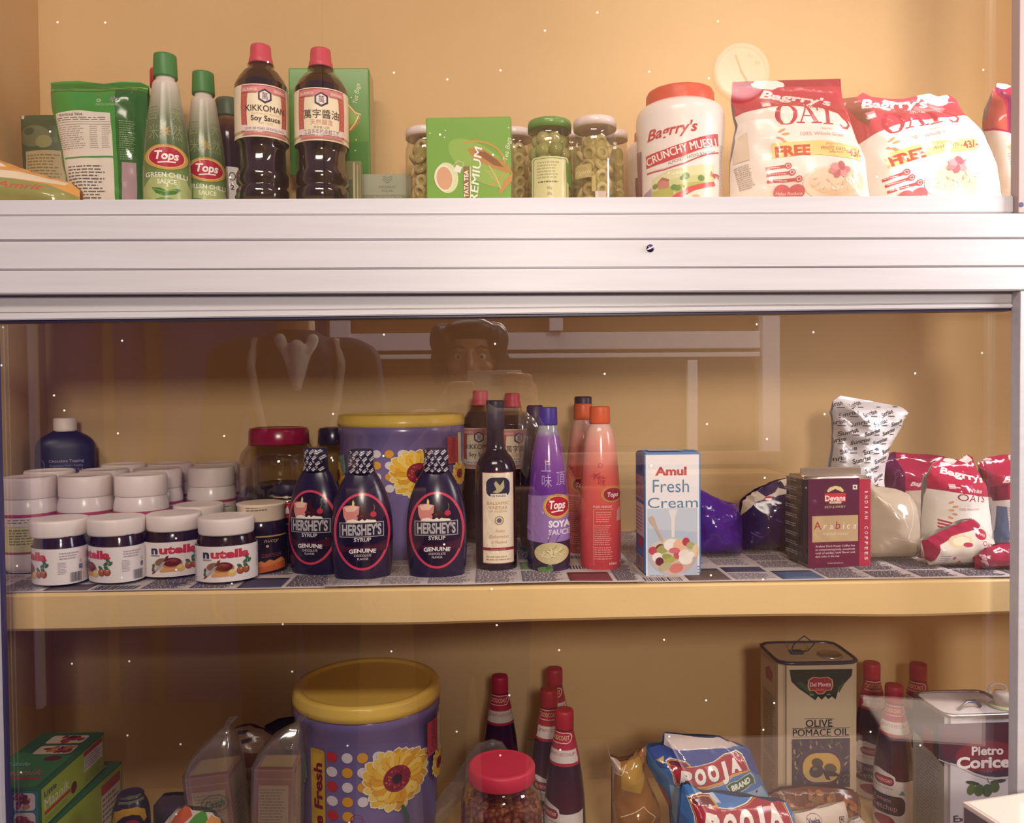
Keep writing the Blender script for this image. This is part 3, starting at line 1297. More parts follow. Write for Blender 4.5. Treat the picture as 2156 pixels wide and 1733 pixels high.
p2 = thing('person', 'person in a dark jacket with pale stripes and white collar, mirrored behind glass', 'person', (-.565, -.38, 0), -.25)
bm = bmesh.new()
hc = (0, 0.0, 1.765)
head(bm, hc)
chain(bm, [(0, -.01, 1.70), (0, -.03, 1.56)], [.052, .06])
chain(bm, [(0, -.03, 1.45), (0, -.03, 1.2), (0, -.02, 1.0)], [.13, .125, .14])
capsule(bm, (-.16, -.03, 1.50), (.16, -.03, 1.50), .058, .058)
for s in (-1, 1):
    chain(bm, [(s * .185, -.03, 1.49), (s * .23, -.05, 1.20), (s * .235, .02, .95)], [.055, .043, .03])
    capsule(bm, (s * .235, .025, .93), (s * .232, .04, .87), .03, .032)
    for i in range(4):
        yy = .015 + i * .018
        chain(bm, [(s * .236, yy, .85), (s * .236, yy + .004, .815), (s * .228, yy + .002, .785), (s * .215, yy, .765 + .004 * abs(i - 1.5))], [.0098, .009, .0084, .0075], 8)
    chain(bm, [(s * .225, .06, .92), (s * .212, .078, .88), (s * .205, .07, .85)], [.012, .0105, .009], 8)
    chain(bm, [(s * .09, -.02, .96), (s * .095, -.01, .52), (s * .095, -.03, .09)], [.088, .06, .042])
    chain(bm, [(s * .095, -.04, .05), (s * .1, .12, .035)], [.042, .034])
skin('body', bm, M('a87a58', 's'), .006, p2)
face_bits(p2, hc, hairm)
bm = bmesh.new()
ellip(bm, (0, -.02, 1.81), (.084, .098, .07))
ellip(bm, (0, -.05, 1.775), (.086, .065, .075))
skin('hair', bm, hairm, .006, p2, 2)
bm = bmesh.new()
chain(bm, [(0, -.03, 1.46), (0, -.03, 1.2), (0, -.02, .98)], [.142, .138, .152])
capsule(bm, (-.16, -.03, 1.50), (.16, -.03, 1.50), .07, .07)
for s in (-1, 1):
    chain(bm, [(s * .185, -.03, 1.49), (s * .23, -.05, 1.20), (s * .235, .02, .985)], [.068, .056, .046])
skin('jacket', bm, M('2a2336', 'd'), .008, p2, 3)
bm = bmesh.new()
for s in (-1, 1):
    chain(bm, [(s * .09, -.02, .98), (s * .095, -.01, .52), (s * .095, -.03, .12)], [.104, .078, .062])
skin('trousers', bm, M('25203a', 'd'), .01, p2, 3)
bm = bmesh.new()
chain(bm, [(-.045, .06, 1.555), (0, .112, 1.42)], [.018, .012])
chain(bm, [(.045, .06, 1.555), (0, .112, 1.42)], [.018, .012])
chain(bm, [(0, .085, 1.53), (0, .112, 1.42)], [.024, .014])
skin('shirt_collar', bm, M('c2b8aa', 'd'), .005, p2, 2)
for s in (-1, 1):
    bm = bmesh.new()
    chain(bm, [(s * .115, .0, 1.552), (s * .125, .062, 1.48), (s * .11, .09, 1.38), (s * .09, .105, 1.30)], [.014, .013, .012, .01])
    skin('jacket_stripe', bm, M('9a8e80', 'd'), .005, p2, 2)

# ================================================================== bottles, jars, boxes and bags of the top shelf
def Rart(R, hw, sy=1.0, fin='g', q=0.85):
    dep = R.Y - q * hw * R.kx * sy
    return Art(lambda a, b: ((a - R.px) * R.kx, P(R.px, b, dep).z - R.zs), fin)


def arcart(R, hw, fin='g', q=0.85):
    return Rart(R, hw, 1.0, fin, q)


def arcfn(r):
    def fn(x, z):
        a = x / r
        return Vector((r * math.sin(a), -r * math.cos(a), z)), Vector((math.sin(a), -math.cos(a), 0))
    return fn


def band(mb, r, z0, z1, m, seg=64):
    mb.lathe([(r, z0), (r, z1)], m, seg, cap0=False, cap1=False)


SOY = M('1c1026', 'k')
PINKCAP = M('cf4d5e', 's')


def soy_art(A, cjk, cx, o=0):
    red, cream, dk = 'b8404a', 'f6edcf', '3a2c35'
    for s in (-1, 1):
        A.poly([(cx + s * 49, 191 + o), (cx + s * 34, 193 + o), (cx + s * 38, 215 + o), (cx + s * 39, 250 + o), (cx + s * 37, 280 + o), (cx + s * 49, 282 + o), (cx + s * 51, 250 + o), (cx + s * 51, 220 + o)], 'c9705f')
        A.stroke([(cx + s * 50, 190 + o), (cx + s * 52, 230 + o), (cx + s * 50, 283 + o)], 2.2, red)
        A.stroke([(cx + s * 38, 205 + o), (cx + s * 39.5, 245 + o), (cx + s * 38, 278 + o)], 1.8, red)
        for i in range(7):
            A.ring(cx + s * 45, 212 + o + i * 10, 4.6, 4.6, 1.0, red, 14)
    A.rect(cx - 50, 187 + o, cx + 50, 199 + o, 'd8838a')
    A.rect(cx - 50, 184.5 + o, cx + 50, 186 + o, red)
    A.rect(cx - 50, 200 + o, cx - 16, 201 + o, red)
    A.rect(cx + 16, 200 + o, cx + 50, 201 + o, red)
    A.text('ALL-PURPOSE', cx - 31, 196.5 + o, 5.4, cream, w=31, bold=.01)
    A.text('SEASONING', cx + 32, 196.5 + o, 5.4, cream, w=27, bold=.01)
    hexa = lambda r: [(cx + r * math.sin(PI / 3 * i), 207 + o - r * math.cos(PI / 3 * i)) for i in range(6)]
    A.poly(hexa(15.5), '3a2c45')
    A.poly(hexa(11.5), 'f0e4e0')
    A.text('萬', cx, 213 + o, 11, '2a2040', w=12)
    if cjk:
        A.text('萬字醬油', cx, 245 + o, 14, '4a3a30', w=74)
        A.text('天然釀造', cx, 259 + o, 8.5, 'dba08a', w=45)
        A.text('净含量1公升', cx, 268 + o, 4.5, '9b8a72', w=32)
    else:
        A.text('KIKKOMAN', cx + 2, 239 + o, 12.5, '4a3a30', w=84, bold=.012)
        A.text('NATURALLY BREWED', cx + 2, 246 + o, 3.6, 'd8c9a5', w=58)
        A.text('Soy Sauce', cx + 2, 259 + o, 10.5, '4a3f3a', w=62, bold=.015)
        A.text('NET 1 LITRE', cx + 2, 266 + o, 3.6, 'c9ba98', w=28)
    A.rect(cx - 42, 270 + o, cx + 42, 281 + o, 'f3e4e0')
    A.poly([(cx - 52, 267 + o), (cx - 38, 268 + o), (cx - 38, 280 + o), (cx - 52, 279 + o)], 'ecd8d6')
    A.poly([(cx + 52, 267 + o), (cx + 38, 268 + o), (cx + 38, 280 + o), (cx + 52, 279 + o)], 'ecd8d6')
    if cjk:
        A.text('三百多年的卓越工艺', cx, 279 + o, 7.5, '4a3a45', w=74)
    else:
        A.text('OVER 300 YEARS OF EXCELLENCE', cx, 278.5 + o, 5.2, '5a4458', w=82, bold=.01)
    A.rect(cx - 46, 283 + o, cx + 46, 287.5 + o, 'd8838a')
    A.rect(cx - 50, 289 + o, cx + 50, 290 + o, red)


def soy_bottle(px, Y, zs, o, cjk, label, liq):
    R = Round(px, Y, zs)
    zb = py_at(px, zs, Y)
    t = R.root('soy_sauce_bottle', label, 'bottle', 'soy sauce bottles with pink caps')
    low = [(50, zb), (54.5, zb - 6), (55, zb - 20), (49, zb - 27), (49, zb - 31)]
    y = zb - 38
    ribs = [(55, y), (55, y - 22), (50, y - 28), (50, y - 31), (55, y - 38), (55, y - 60), (50, y - 66), (49.5, y - 69), (54.5, y - 76), (54.5, y - 94), (50, y - 101)]
    pr = low + ribs + [(48.5, 321 + o), (49, 314 + o), (56, 302 + o), (56.5, 292 + o), (55.5, 290 + o), (55.5, 186 + o), (53, 181 + o), (46, 168 + o), (37, 156 + o), (29, 148 + o), (25.5, 141 + o)]
    p = R.prof(pr)
    p[0] = (p[0][0], 0)
    mb = MB()
    lq = [(r - .0006, z) for r, z in p if z < R.z(liq + o)]
    zl = R.z(liq + o)
    lq.append((R.kx * 36, zl))
    mb.lathe(lq, SOY, 56)
    mb.build('soy_sauce', t)
    mb = MB()
    mb.lathe(p, PET, 56, cap1=False)
    mb.lathe(R.prof([(26, 141 + o), (28, 139.5 + o), (28, 138 + o), (25, 137 + o)]), PET, 40)
    mb.build('bottle', t)
    mb = MB()
    r = R.kx * 56.2
    A = arcart(R, 56)
    soy_art(A, cjk, px, o - 3)
    z0, z1 = A.cv(px, 290 + o)[1], A.cv(px, 179 + o)[1]
    band(mb, r, z0, z1, M('f3e6c8', 's'))
    mb.art(A, arcfn(r), hx=.0025)
    mb.build('label', t, rot=(0, 0, 0 if cjk else .12))
    mb = MB()
    mb.lathe(R.prof([(24.5, 138 + o), (25.5, 136 + o), (24.5, 127 + o), (22.3, 122 + o), (21.8, 102 + o), (20.5, 98.5 + o), (17, 98 + o)]), PINKCAP, 48, knurl=40, kd=.03, kz=(R.z(121 + o), 9))
    mb.build('cap', t)
    return t


soyA = soy_bottle(554, 1.25, ZT, 0, False, 'soy sauce bottle with a pink cap and English label, beside the green chilli bottles', 155)
soyB = soy_bottle(679.5, 1.25, ZT, 8, True, 'soy sauce bottle with a pink cap and Chinese lettered label before the green box', 159)


# ---- tapered sauce bottles with the oval red badge
def tops_badge(A, cx, cy, rx, ry, sc=1.0):
    A.ell(cx, cy, rx, ry, 'c9a24f', 40)
    A.ell(cx, cy, rx * .84, ry * .82, 'e8d3a0', 40)
    A.ell(cx, cy, rx * .81, ry * .79, 'b01f38', 40)
    A.text('Tops', cx, cy + ry * .18, ry * .62, 'f7eeee', w=rx * 1.12, sh=.18, bold=.03)
    A.stroke([(cx - rx * .42, cy + ry * .46), (cx, cy + ry * .38), (cx + rx * .42, cy + ry * .36)], ry * .1, 'f7eeee')
    A.text('IN TASTE', cx, cy - ry * .85, ry * .13, '7a4a20', w=rx * .6)


def sauce_bottle(px, Y, zs, prof, cap, rampm, capm, label, group, art=None, hwart=50, cappy=None, neckm=None, rot=0.0):
    R = Round(px, Y, zs)
    t = R.root('sauce_bottle', label, 'bottle', group)
    p = R.prof(prof)
    p[0] = (p[0][0], 0)
    p = smoothprof(p, 2)
    mb = MB()
    mb.lathe(p, rampm(R) if callable(rampm) else rampm, 56)
    if art:
        A = Rart(R, hwart)
        art(A)
        mb.art(A, R.surf(p), .003, .006, base=.0005)
    mb.build('bottle', t, rot=(0, 0, rot))
    mb = MB()
    c = R.prof(cap)
    mb.lathe(c, capm, 48, knurl=44, kd=.025, kz=(c[1][1], c[-2][1]))
    mb.build('cap', t)
    return t


def chilli_art(A):
    for ch, x, y, h in (('吾', 327, 248, 24), ('天', 373, 248, 24), ('米', 328, 290, 24), ('然', 374, 290, 26)):
        A.text(ch, x, y, h, '8d9a72', w=h * .8)
    for k in range(7):
        a = k * .9
        A.ell(351 + 7 * math.cos(a), 275 + 7 * math.sin(a), 6, 2.4, '9a8a4a', 10, rot=math.degrees(a))
    A.poly([(306, 395), (322, 372), (360, 366), (390, 374), (400, 395), (400, 445), (306, 445)], 'a9ba7c')
    tops_badge(A, 352.5, 331, 43, 27.5)
    A.text('GREEN CHILLI', 352, 374, 9.5, 'f4f2e4', w=82, bold=.02)
    A.text('SAUCE', 352, 388, 9, 'f4f2e4', w=38, bold=.02)
    A.poly([(322, 396), (338, 397), (352, 403), (374, 396), (380, 399), (368, 409), (346, 414), (330, 408)], '3f7a35')
    A.stroke([(326, 399), (345, 405), (370, 400)], 1.6, '86b060')
    A.ell(350, 425, 24, 8, '5f8f45')


ch_prof = [(45, None), (49.5, 472), (50.5, 420), (50, 365), (47, 315), (42, 272), (36.5, 240), (31, 205), (28.5, 188), (27, 178), (21, 172), (20, 168), (20, 160)]
ch_cap = [(25, 166), (25.5, 163), (24.8, 121), (23.5, 118), (18, 117.5)]
chramp = lambda R: ramp_z('green_chilli_sauce', [(R.z(478), '3f6a34'), (R.z(420), '6d9450'), (R.z(380), '6f9052'), (R.z(330), '46663c'), (R.z(262), '6c7a5c'), (R.z(205), 'b4b2a2'), (R.z(172), 'e2d6ce'), (R.z(160), 'e6dcd4')], .18)
CHG = M('3f8240', 's')
chA = sauce_bottle(353, 1.20, ZT, ch_prof, ch_cap, chramp, CHG, 'green chilli sauce bottle with a green cap, the nearer one', 'green chilli sauce bottles', chilli_art)
chB = copy_tree(chA)
chB.location = P(441, 900, 1.265).x, 1.265, ZT
chB.rotation_euler = (0, 0, -math.atan2(P(441, 900, 1.265).x, 1.265) + .12)
chB['label'] = 'green chilli sauce bottle with a green cap, directly left of a soy sauce bottle'

# red capped bottle hidden behind the chilli sauce
R = Round(345, 1.33, ZT)
t = R.root('sauce_bottle', 'red capped bottle hidden behind the nearer green chilli sauce', 'bottle')
mb = MB()
mb.lathe(smoothprof([(.034, 0), (.035, .1), (.026, .17), (.014, .2), (.013, .212)]), M('7b2a2c', 'g'), 40)
mb.build('bottle', t)
mb = MB()
mb.lathe(R.prof([(24, 186), (24, 152), (22, 148)]), M('c8283a', 's'), 36, knurl=36)
mb.build('cap', t)

# dark jar with a dark green lid
R = Round(484, 1.335, ZT)
t = R.root('jar', 'dark jar with a dull green lid squeezed behind the green chilli and soy sauce bottles', 'jar')
p = R.prof([(36, None), (40, 470), (40, 300), (36, 275), (27, 262), (25, 250)])
p[0] = (p[0][0], 0)
p = smoothprof(p)
mb = MB()
mb.lathe(p, ramp_z('brown_glass', [(0, '1c1430'), (R.z(300), '241630'), (R.z(262), '5a3a28'), (R.z(250), '8a6a48')], .12), 44)
mb.build('glass', t)
mb = MB()
A = Rart(R, 40)
A.rect(470, 352, 512, 440, 'ece4e2')
A.ring(490, 372, 7, 9, 2, '2a2440')
A.text('2', 490, 400, 10, '2a2440', bold=.03)
A.text('O', 500, 420, 10, '2a2440', bold=.03)
mb.art(A, R.surf(p), .003, .008, base=.0006)
mb.build('label', t)
mb = MB()
mb.lathe(R.prof([(28, 250), (29, 246), (28, 216), (25, 211)]), M('4e6350', 's'), 40, knurl=40)
mb.build('lid', t)

# ---- green pouches at the left
def green_art(p):
    A = p.art('k')
    A.poly([(262, 190), (330, 182), (330, 440), (270, 440)], '2f6a34')
    A.poly([(120, 186), (318, 184), (318, 206), (122, 210)], '3c8138')
    A.stroke([(120, 203), (200, 207), (300, 196), (322, 198)], 2.5, '8fbf6a')
    A.stroke([(122, 212), (210, 214), (318, 208)], 1.6, '2a5c30')
    A.poly([(139, 256), (196, 254), (255, 259), (259, 320), (262, 440), (168, 440), (152, 345)], 'eae3da')
    A.text('Nutritional Value', 175, 264, 6, '5a5a52', w=52, bold=.02)
    A.lines(145, 266, 252, 274, 2, '6a6a60', 3)
    A.rect(142, 276, 256, 277, '8a8a80')
    A.rect(143, 281, 256, 282, '8a8a80')
    A.lines(146, 284, 205, 330, 11, 'a9a49a', 5)
    A.lines(214, 284, 232, 330, 11, 'a9a49a', 6)
    A.lines(238, 284, 255, 330, 11, 'a9a49a', 8)
    A.poly([(156, 345), (262, 345), (262, 349), (157, 348)], '4f9a45')
    A.lines(166, 362, 246, 432, 11, '6a655e', 9)
    A.rect(228, 230, 235, 236, 'e8e0d0')
    A.rect(229.3, 231.3, 233.7, 234.7, '3b8a3a')
    A.text('DATE CROWN', 247, 244, 4.5, 'b9d0a4', w=40)
    for i in range(7):
        A.ell(262 + 6 * math.cos(i), 231 + 4 * math.sin(i), 3.5, 1.2, 'b38fb0', 8, rot=i * 50)
    A.lines(272, 272, 300, 352, 18, '86a878', 10)
    A.rect(275, 356, 300, 440, 'b79aa6')
    return A


p = Pouch([(117, 184), (140, 181), (175, 180), (225, 186), (262, 181), (300, 183), (316, 190), (318, 300), (318, 480), (160, 480), (152, 415), (138, 330), (122, 235)], 1.262, .030, ZT, D=.05, amp=.004, freq=26, seal=.02, seed=3)
o = p.make('food_pouch', M('4a9a44', 'k'), green_art(p))
tag(o, 'bright green stand-up pouch with a white nutrition table', 'pouch')
p = Pouch([(52, 252), (100, 250), (150, 251), (168, 300), (170, 480), (60, 480), (57, 340)], 1.34, .02, ZT, D=.05, amp=.003, seal=.02, seed=5)
A = p.art('s')
A.ell(90, 300, 34, 22, '6a7050')
A.ell(112, 312, 17, 13, '8a8a5a')
A.ell(80, 290, 12, 8, '4a5a3c')
A.rect(70, 330, 150, 440, 'b3a27a')
A.lines(74, 336, 146, 430, 15, '7d7250', 4)
A.rect(54, 252, 60, 259, 'c9c2a8')
o = p.make('food_pouch', M('4a5a3c', 's'), A)
tag(o, 'dull dark green pouch with a tan panel, standing behind the bright green pouch', 'pouch')

# clear packet of orange sweets lying at the left edge
p = Pouch([(-60, 330), (-10, 338), (15, 345), (60, 362), (110, 378), (150, 388), (170, 405), (172, 480), (-60, 480)], 1.13, .045, ZT, D=.07, amp=.004, seed=8)
A = p.art('k')
A.poly([(-60, 392), (40, 388), (120, 400), (170, 420), (170, 480), (-60, 480)], '9a9a5c')
A.poly([(-60, 372), (60, 372), (150, 392), (150, 400), (60, 390), (-60, 385)], 'e9dcc0')
A.text('Amrit', 72, 412, 13, 'c26a4a', w=88, sh=.2, bold=.02, rot=-4)
A.poly([(-10, 352), (20, 352), (35, 362), (10, 366)], 'f6eee4')
o = p.make('snack_packet', M('dfa55e', 'k'), A)
tag(o, 'glossy orange packet lying at the left end of the top shelf', 'packet')

# ---- tea boxes
def tea_art(A, x0, x1, y0, y1, full):
    if full:
        A.ell(1010, 345, 75, 34, '8fb858', 30, rot=35)
        A.ring(1000, 350, 66, 52, 4, 'c79a4a', 30, -60, 110)
        A.poly([(985, 316), (1010, 311), (1040, 330), (1072, 352), (1080, 368), (1064, 366), (1030, 352), (1000, 338)], 'b98a4a')
        A.poly([(1000, 322), (1022, 322), (1048, 340), (1062, 356), (1040, 350)], '8a5a38')
        A.poly([(1050, 405), (1062, 382), (1080, 366), (1078, 384), (1062, 402), (1052, 412)], 'c28f4c')
        A.stroke([(1030, 350), (1045, 375), (1055, 400)], 2, 'd9c48a')
        for i in range(6):
            A.stroke([(1020 + i * 3, 360 + i * 3), (1045 + i, 362 + i * 5)], .8, 'cfc27a')
        A.ell(942, 375, 24, 32, 'd8e6b4', 30, rot=-8)
        A.ell(936, 375, 20, 27, 'f2ead8', 28, rot=-8)
        A.ell(937, 376, 16.5, 24, 'd8a888', 28, rot=-8)
        A.poly([(962, 348), (974, 354), (970, 366), (957, 361)], 'f0ece6')
        A.stroke([(955, 352), (965, 340), (978, 345), (974, 356)], 1.6, 'd8d0b0')
        A.rect(977, 352, 990, 418, '8a6a3a')
        A.text('TATA TEA', 987, 388, 8.5, 'f6f2ea', w=56, bold=.03, rot=90)
        A.rect(990.5, 352, 992, 418, 'f0e6d8')
        A.text('PREMIUM', 1010, 378, 16, 'fbf7f2', w=132, bold=.03, rot=84, sh=.12)
        A.text('Tea Bags', 1073, 318, 9, 'e9f0c8', w=48, sh=.3, rot=80)
        for q in ((908, 282), (938, 291), (1072, 274), (940, 277)):
            A.ell(q[0], q[1], 1.6, 1.2, 'f8f4e6', 8)
    else:
        A.poly([(735, 220), (748, 235), (762, 245), (756, 262), (745, 276), (735, 282)], 'a9803a')
        A.poly([(733, 225), (744, 240), (757, 246), (750, 258), (736, 268)], '8fae5a')
        A.stroke([(733, 222), (748, 240), (760, 244)], 2, 'f0e2a8')
        A.stroke([(756, 246), (748, 262), (737, 276)], 2.4, 'f0e2a8')
        A.text('Tea Bags', 756, 201, 9, 'd8e6b0', w=42, sh=.3, rot=80)
        for q in ((750, 296), (748, 318), (741, 209)):
            A.ell(q[0], q[1], 1.6, 1.3, 'f0eecb', 8)


def tea_box(x0, x1, y0, Yf, dep, zs, full, label, rz=0.0):
    c = Carton(x0, x1, y0, Yf, dep, zs)
    mb = MB()
    c.body(mb, M('77ab4a' if full else '55913f', 'g'), .002)
    A = c.art('g')
    if not full:
        A.rect(x0 + 2, 300, x1 - 3, c.pyb - 3, '3f8238')
    tea_art(A, x0, x1, y0, c.pyb, full)
    mb.art(A, c.front)
    s = c.side('g')
    s.rect(2, 3, dep * 1000 - 2, c.h * 1000 - 3, 'c3c8a8' if full else 'a9a27a')
    s.lines(8, 20, dep * 1000 - 8, c.h * 1000 - 30, 14, '9aa88a', 3)
    mb.art(s, c.right)
    o = mb.build('tea_box', None, c.loc, (0, 0, rz))
    return tag(o, label, 'box', 'green tea boxes')


tea_box(899, 1077, 246, 1.13, .075, ZT, True, 'shrink wrapped green tea box with a teacup picture, among the olive jars', -.06)
# the taller one stands on a low box behind the soy sauce
c = Carton(700, 868, 366, 1.325, .075, ZT)
mb = MB()
c.body(mb, M('9aa088', 's'), .0015)
A = c.art('s')
x0 = 817
for s in (-1, 1):
    for i in range(3):
        A.stroke([(x0, 388 - i * 5), (x0 + s * 5, 384 - i * 5), (x0 + s * 10, 380 - i * 3)], 1.3, '6a6f5c')
A.text('ORGANIC', x0, 398, 5, '6f735f', w=36)
A.text('INDIA', x0, 406, 5, '6f735f', w=24)
A.rect(704, 412, 864, 421, '7d8468')
A.text('TULSI GREEN TEA', x0, 419.5, 5, 'a8ac92', w=58)
A.lines(775, 424, 860, 450, 4, '82866f', 3)
mb.art(A, c.front)
o = mb.build('tea_box', None, c.loc)
tag(o, 'low grey green herbal tea box lying beneath the tall green tea box', 'box')
tz = ZT + c.h
tea_box(612, 778, 143, 1.33, .05, tz, False, 'tall green tea box standing behind the Chinese labelled soy sauce bottle')

# clear lidded tub behind the second soy bottle
c = Carton(676, 762, 338, 1.295, .02, ZT)
mb = MB()
c.body(mb, M('8a8a66', 'k'), .003)
A = c.art('k')
A.rect(745, 345, 749, 460, 'c9c4a4')
A.rect(753, 350, 755, 460, 'c2bc98')
A.rect(678, 380, 744, 450, '5a6a44')
mb.art(A, c.front)
o = mb.build('tea_box', None, (c.loc[0], c.loc[1], ZT))
tag(o, 'shiny olive green carton edge peeping out right of the Chinese labelled soy sauce bottle', 'box')


# ---- jars of olives
OLV = [M('a9ad68', 'k'), M('bdb678', 'k'), M('9aa05e', 'k')]
RNG = [M('d0bc84', 'k'), M('dcca96', 'k'), M('c2ae74', 'k')]


def unit_mesh(kind, m):
    mb = MB()
    if kind == 'olive':
        mb.sphere((0, 0, 0), .0105, m, 14, (1, 1, 1.14))
    elif kind == 'ring':
        pr = []
        for i in range(9):
            a = 2 * PI * i / 8
            pr.append((.0072 + .0034 * math.cos(a), .0042 * math.sin(a)))
        mb.lathe(pr, m, 18, cap0=False, cap1=False)
    else:
        mb.sphere((0, 0, 0), .0058, m, 10, (1, 1, 1.25))
    me = bpy.data.meshes.new(kind)
    mb.bm.to_mesh(me)
    mb.bm.free()
    for q in mb.mats:
        me.materials.append(q)
    return me


OM = [unit_mesh('olive', m) for m in OLV]
RM = [unit_mesh('ring', m) for m in RNG]


def olive_jar(px, Y, zs, hw, ylid, lidm, label, fill, art=None, nlim=44, front=True):
    R = Round(px, Y, zs)
    t = R.root('olive_jar', label, 'jar', 'jars of olives')
    k = hw * R.kx
    zl = R.z(ylid)                                   # top of the lid
    lh = .0125
    zt = zl - lh
    p = smoothprof([(k * .88, 0), (k * .98, .004), (k, .012), (k, zt - .026), (k * .97, zt - .016), (k * .90, zt - .009), (k * .90, zt)], 1)
    mb = MB()
    mb.lathe(p, CLEAR, 48, cap1=False)
    mb.build('glass', t)
    mb = MB()
    mb.lathe([(k * .93, zt), (k * .985, zt - .001), (k * .985, zt + lh - .004), (k * .95, zt + lh - .0005), (k * .90, zt + lh), (k * .86, zt + lh - .0015)], lidm, 48, knurl=60, kd=.012)
    mb.build('lid', t)
    rd = random.Random(int(px))
    n = 0
    ro = .0105 if fill == 'olive' else .0108
    z = .013
    while z < zt - .014 and n < nlim:
        rr = min(k - ro - .0012, (k - ro - .0012) if z < zt - .026 else k * .86 - ro)
        m = max(4, int(2.0 * rr / ro))
        off = rd.uniform(0, 6)
        for i in range(m):
            a = -PI / 2 + (i - (m - 1) / 2) * (PI * 1.25 / m) + rd.uniform(-.06, .06)
            me = rd.choice(OM if fill == 'olive' else RM)
            o = bpy.data.objects.new(fill if fill == 'olive' else 'olive_slice', me)
            COL.objects.link(o)
            o.parent = t
            rj = rr - rd.uniform(0, .002)
            o.location = (rj * math.cos(a), rj * math.sin(a), z + rd.uniform(-.002, .002))
            if fill == 'olive':
                o.rotation_euler = (rd.uniform(-.6, .6), rd.uniform(-.9, .9), rd.uniform(0, 6))
            else:
                o.rotation_euler = Euler((PI / 2 + rd.uniform(-.7, .7), rd.uniform(-.4, .4), a + PI / 2))
            n += 1
        z += ro * (1.75 if fill == 'olive' else 1.6)
    mb = MB()
    mb.lathe([(k * .55, .004), (k * .62, .012), (k * .62, zt - .02), (k * .5, zt - .014)], M('b0a468', 'd'), 24)
    o = mb.build('olive_filling', t)
    o['kind'] = 'stuff'
    if art:
        mb = MB()
        A = Rart(R, hw)
        art(A)
        mb.art(A, R.surf([(k + .0002, 0), (k + .0002, 1)]), .0025, base=.0003)
        mb.build('label', t)
    return t




def lab_green(A):
    A.rrect(1121, 331, 1196, 440, 5, 'd9d6a4')
    A.rrect(1124, 334, 1193, 440, 4, '6f8a4a')
    A.rrect(1125.5, 335.5, 1191.5, 440, 4, 'd9d6a4')
    A.lines(1132, 340, 1180, 378, 6, 'a5a878', 4)
    A.lines(1134, 380, 1178, 388, 1, '6a6f48', 7)
    A.text('450g', 1157, 400, 6, '6a6f48', w=11)
    A.text('200g', 1157, 412, 6, '6a6f48', w=11)
    A.poly([(1190, 340), (1203, 344), (1204, 400), (1192, 380)], '6a9a4a')
    A.ell(1203, 356, 3, 5, 'b8503a')


def lab_white(A):
    A.rrect(1212, 345, 1246, 374, 6, 'b9a96e')
    A.text('Figaro', 1228, 366, 9, 'e6dcb4', w=30, sh=.3)
    A.ring(1226, 358, 14, 11, 1, 'd0c49c')
    A.rect(1246, 371, 1254, 404.5, 'b9a96e')
    A.rect(1240, 371, 1246.5, 374, 'b9a96e')
    A.rect(1253, 404, 1275, 432, 'c9b6b0')
    A.lines(1212, 366, 1244, 372, 2, 'c9be96', 3)


GL = M('6a9a4f', 'g')
WL = M('ecdcda', 'g')
olive_jar(1158, 1.17, ZT, 47, 259, GL, 'jar of whole green olives with a green lid and cream label', 'olive', lab_green)
olive_jar(1253, 1.155, ZT, 46.5, 255, WL, 'big jar of sliced olives with a white lid, directly left of the muesli tub', 'slice', lab_white, 50)
olive_jar(900, 1.24, ZT, 45, 276, WL, 'white lidded jar of sliced olives left of the teacup box', 'slice', None, 40)
olive_jar(1082, 1.25, ZT, 42, 278, WL, 'jar with a white lid showing between the teacup box and the green lidded jar', 'slice', None, 30)
olive_jar(1205, 1.30, ZT, 32, 281, WL, 'white lidded jar almost hidden behind the two front olive jars', 'slice', None, 24)
olive_jar(1296, 1.25, ZT, 27, 279, WL, 'slim jar of sliced olives with a white lid just behind the big sliced olive jar', 'slice', None, 26)


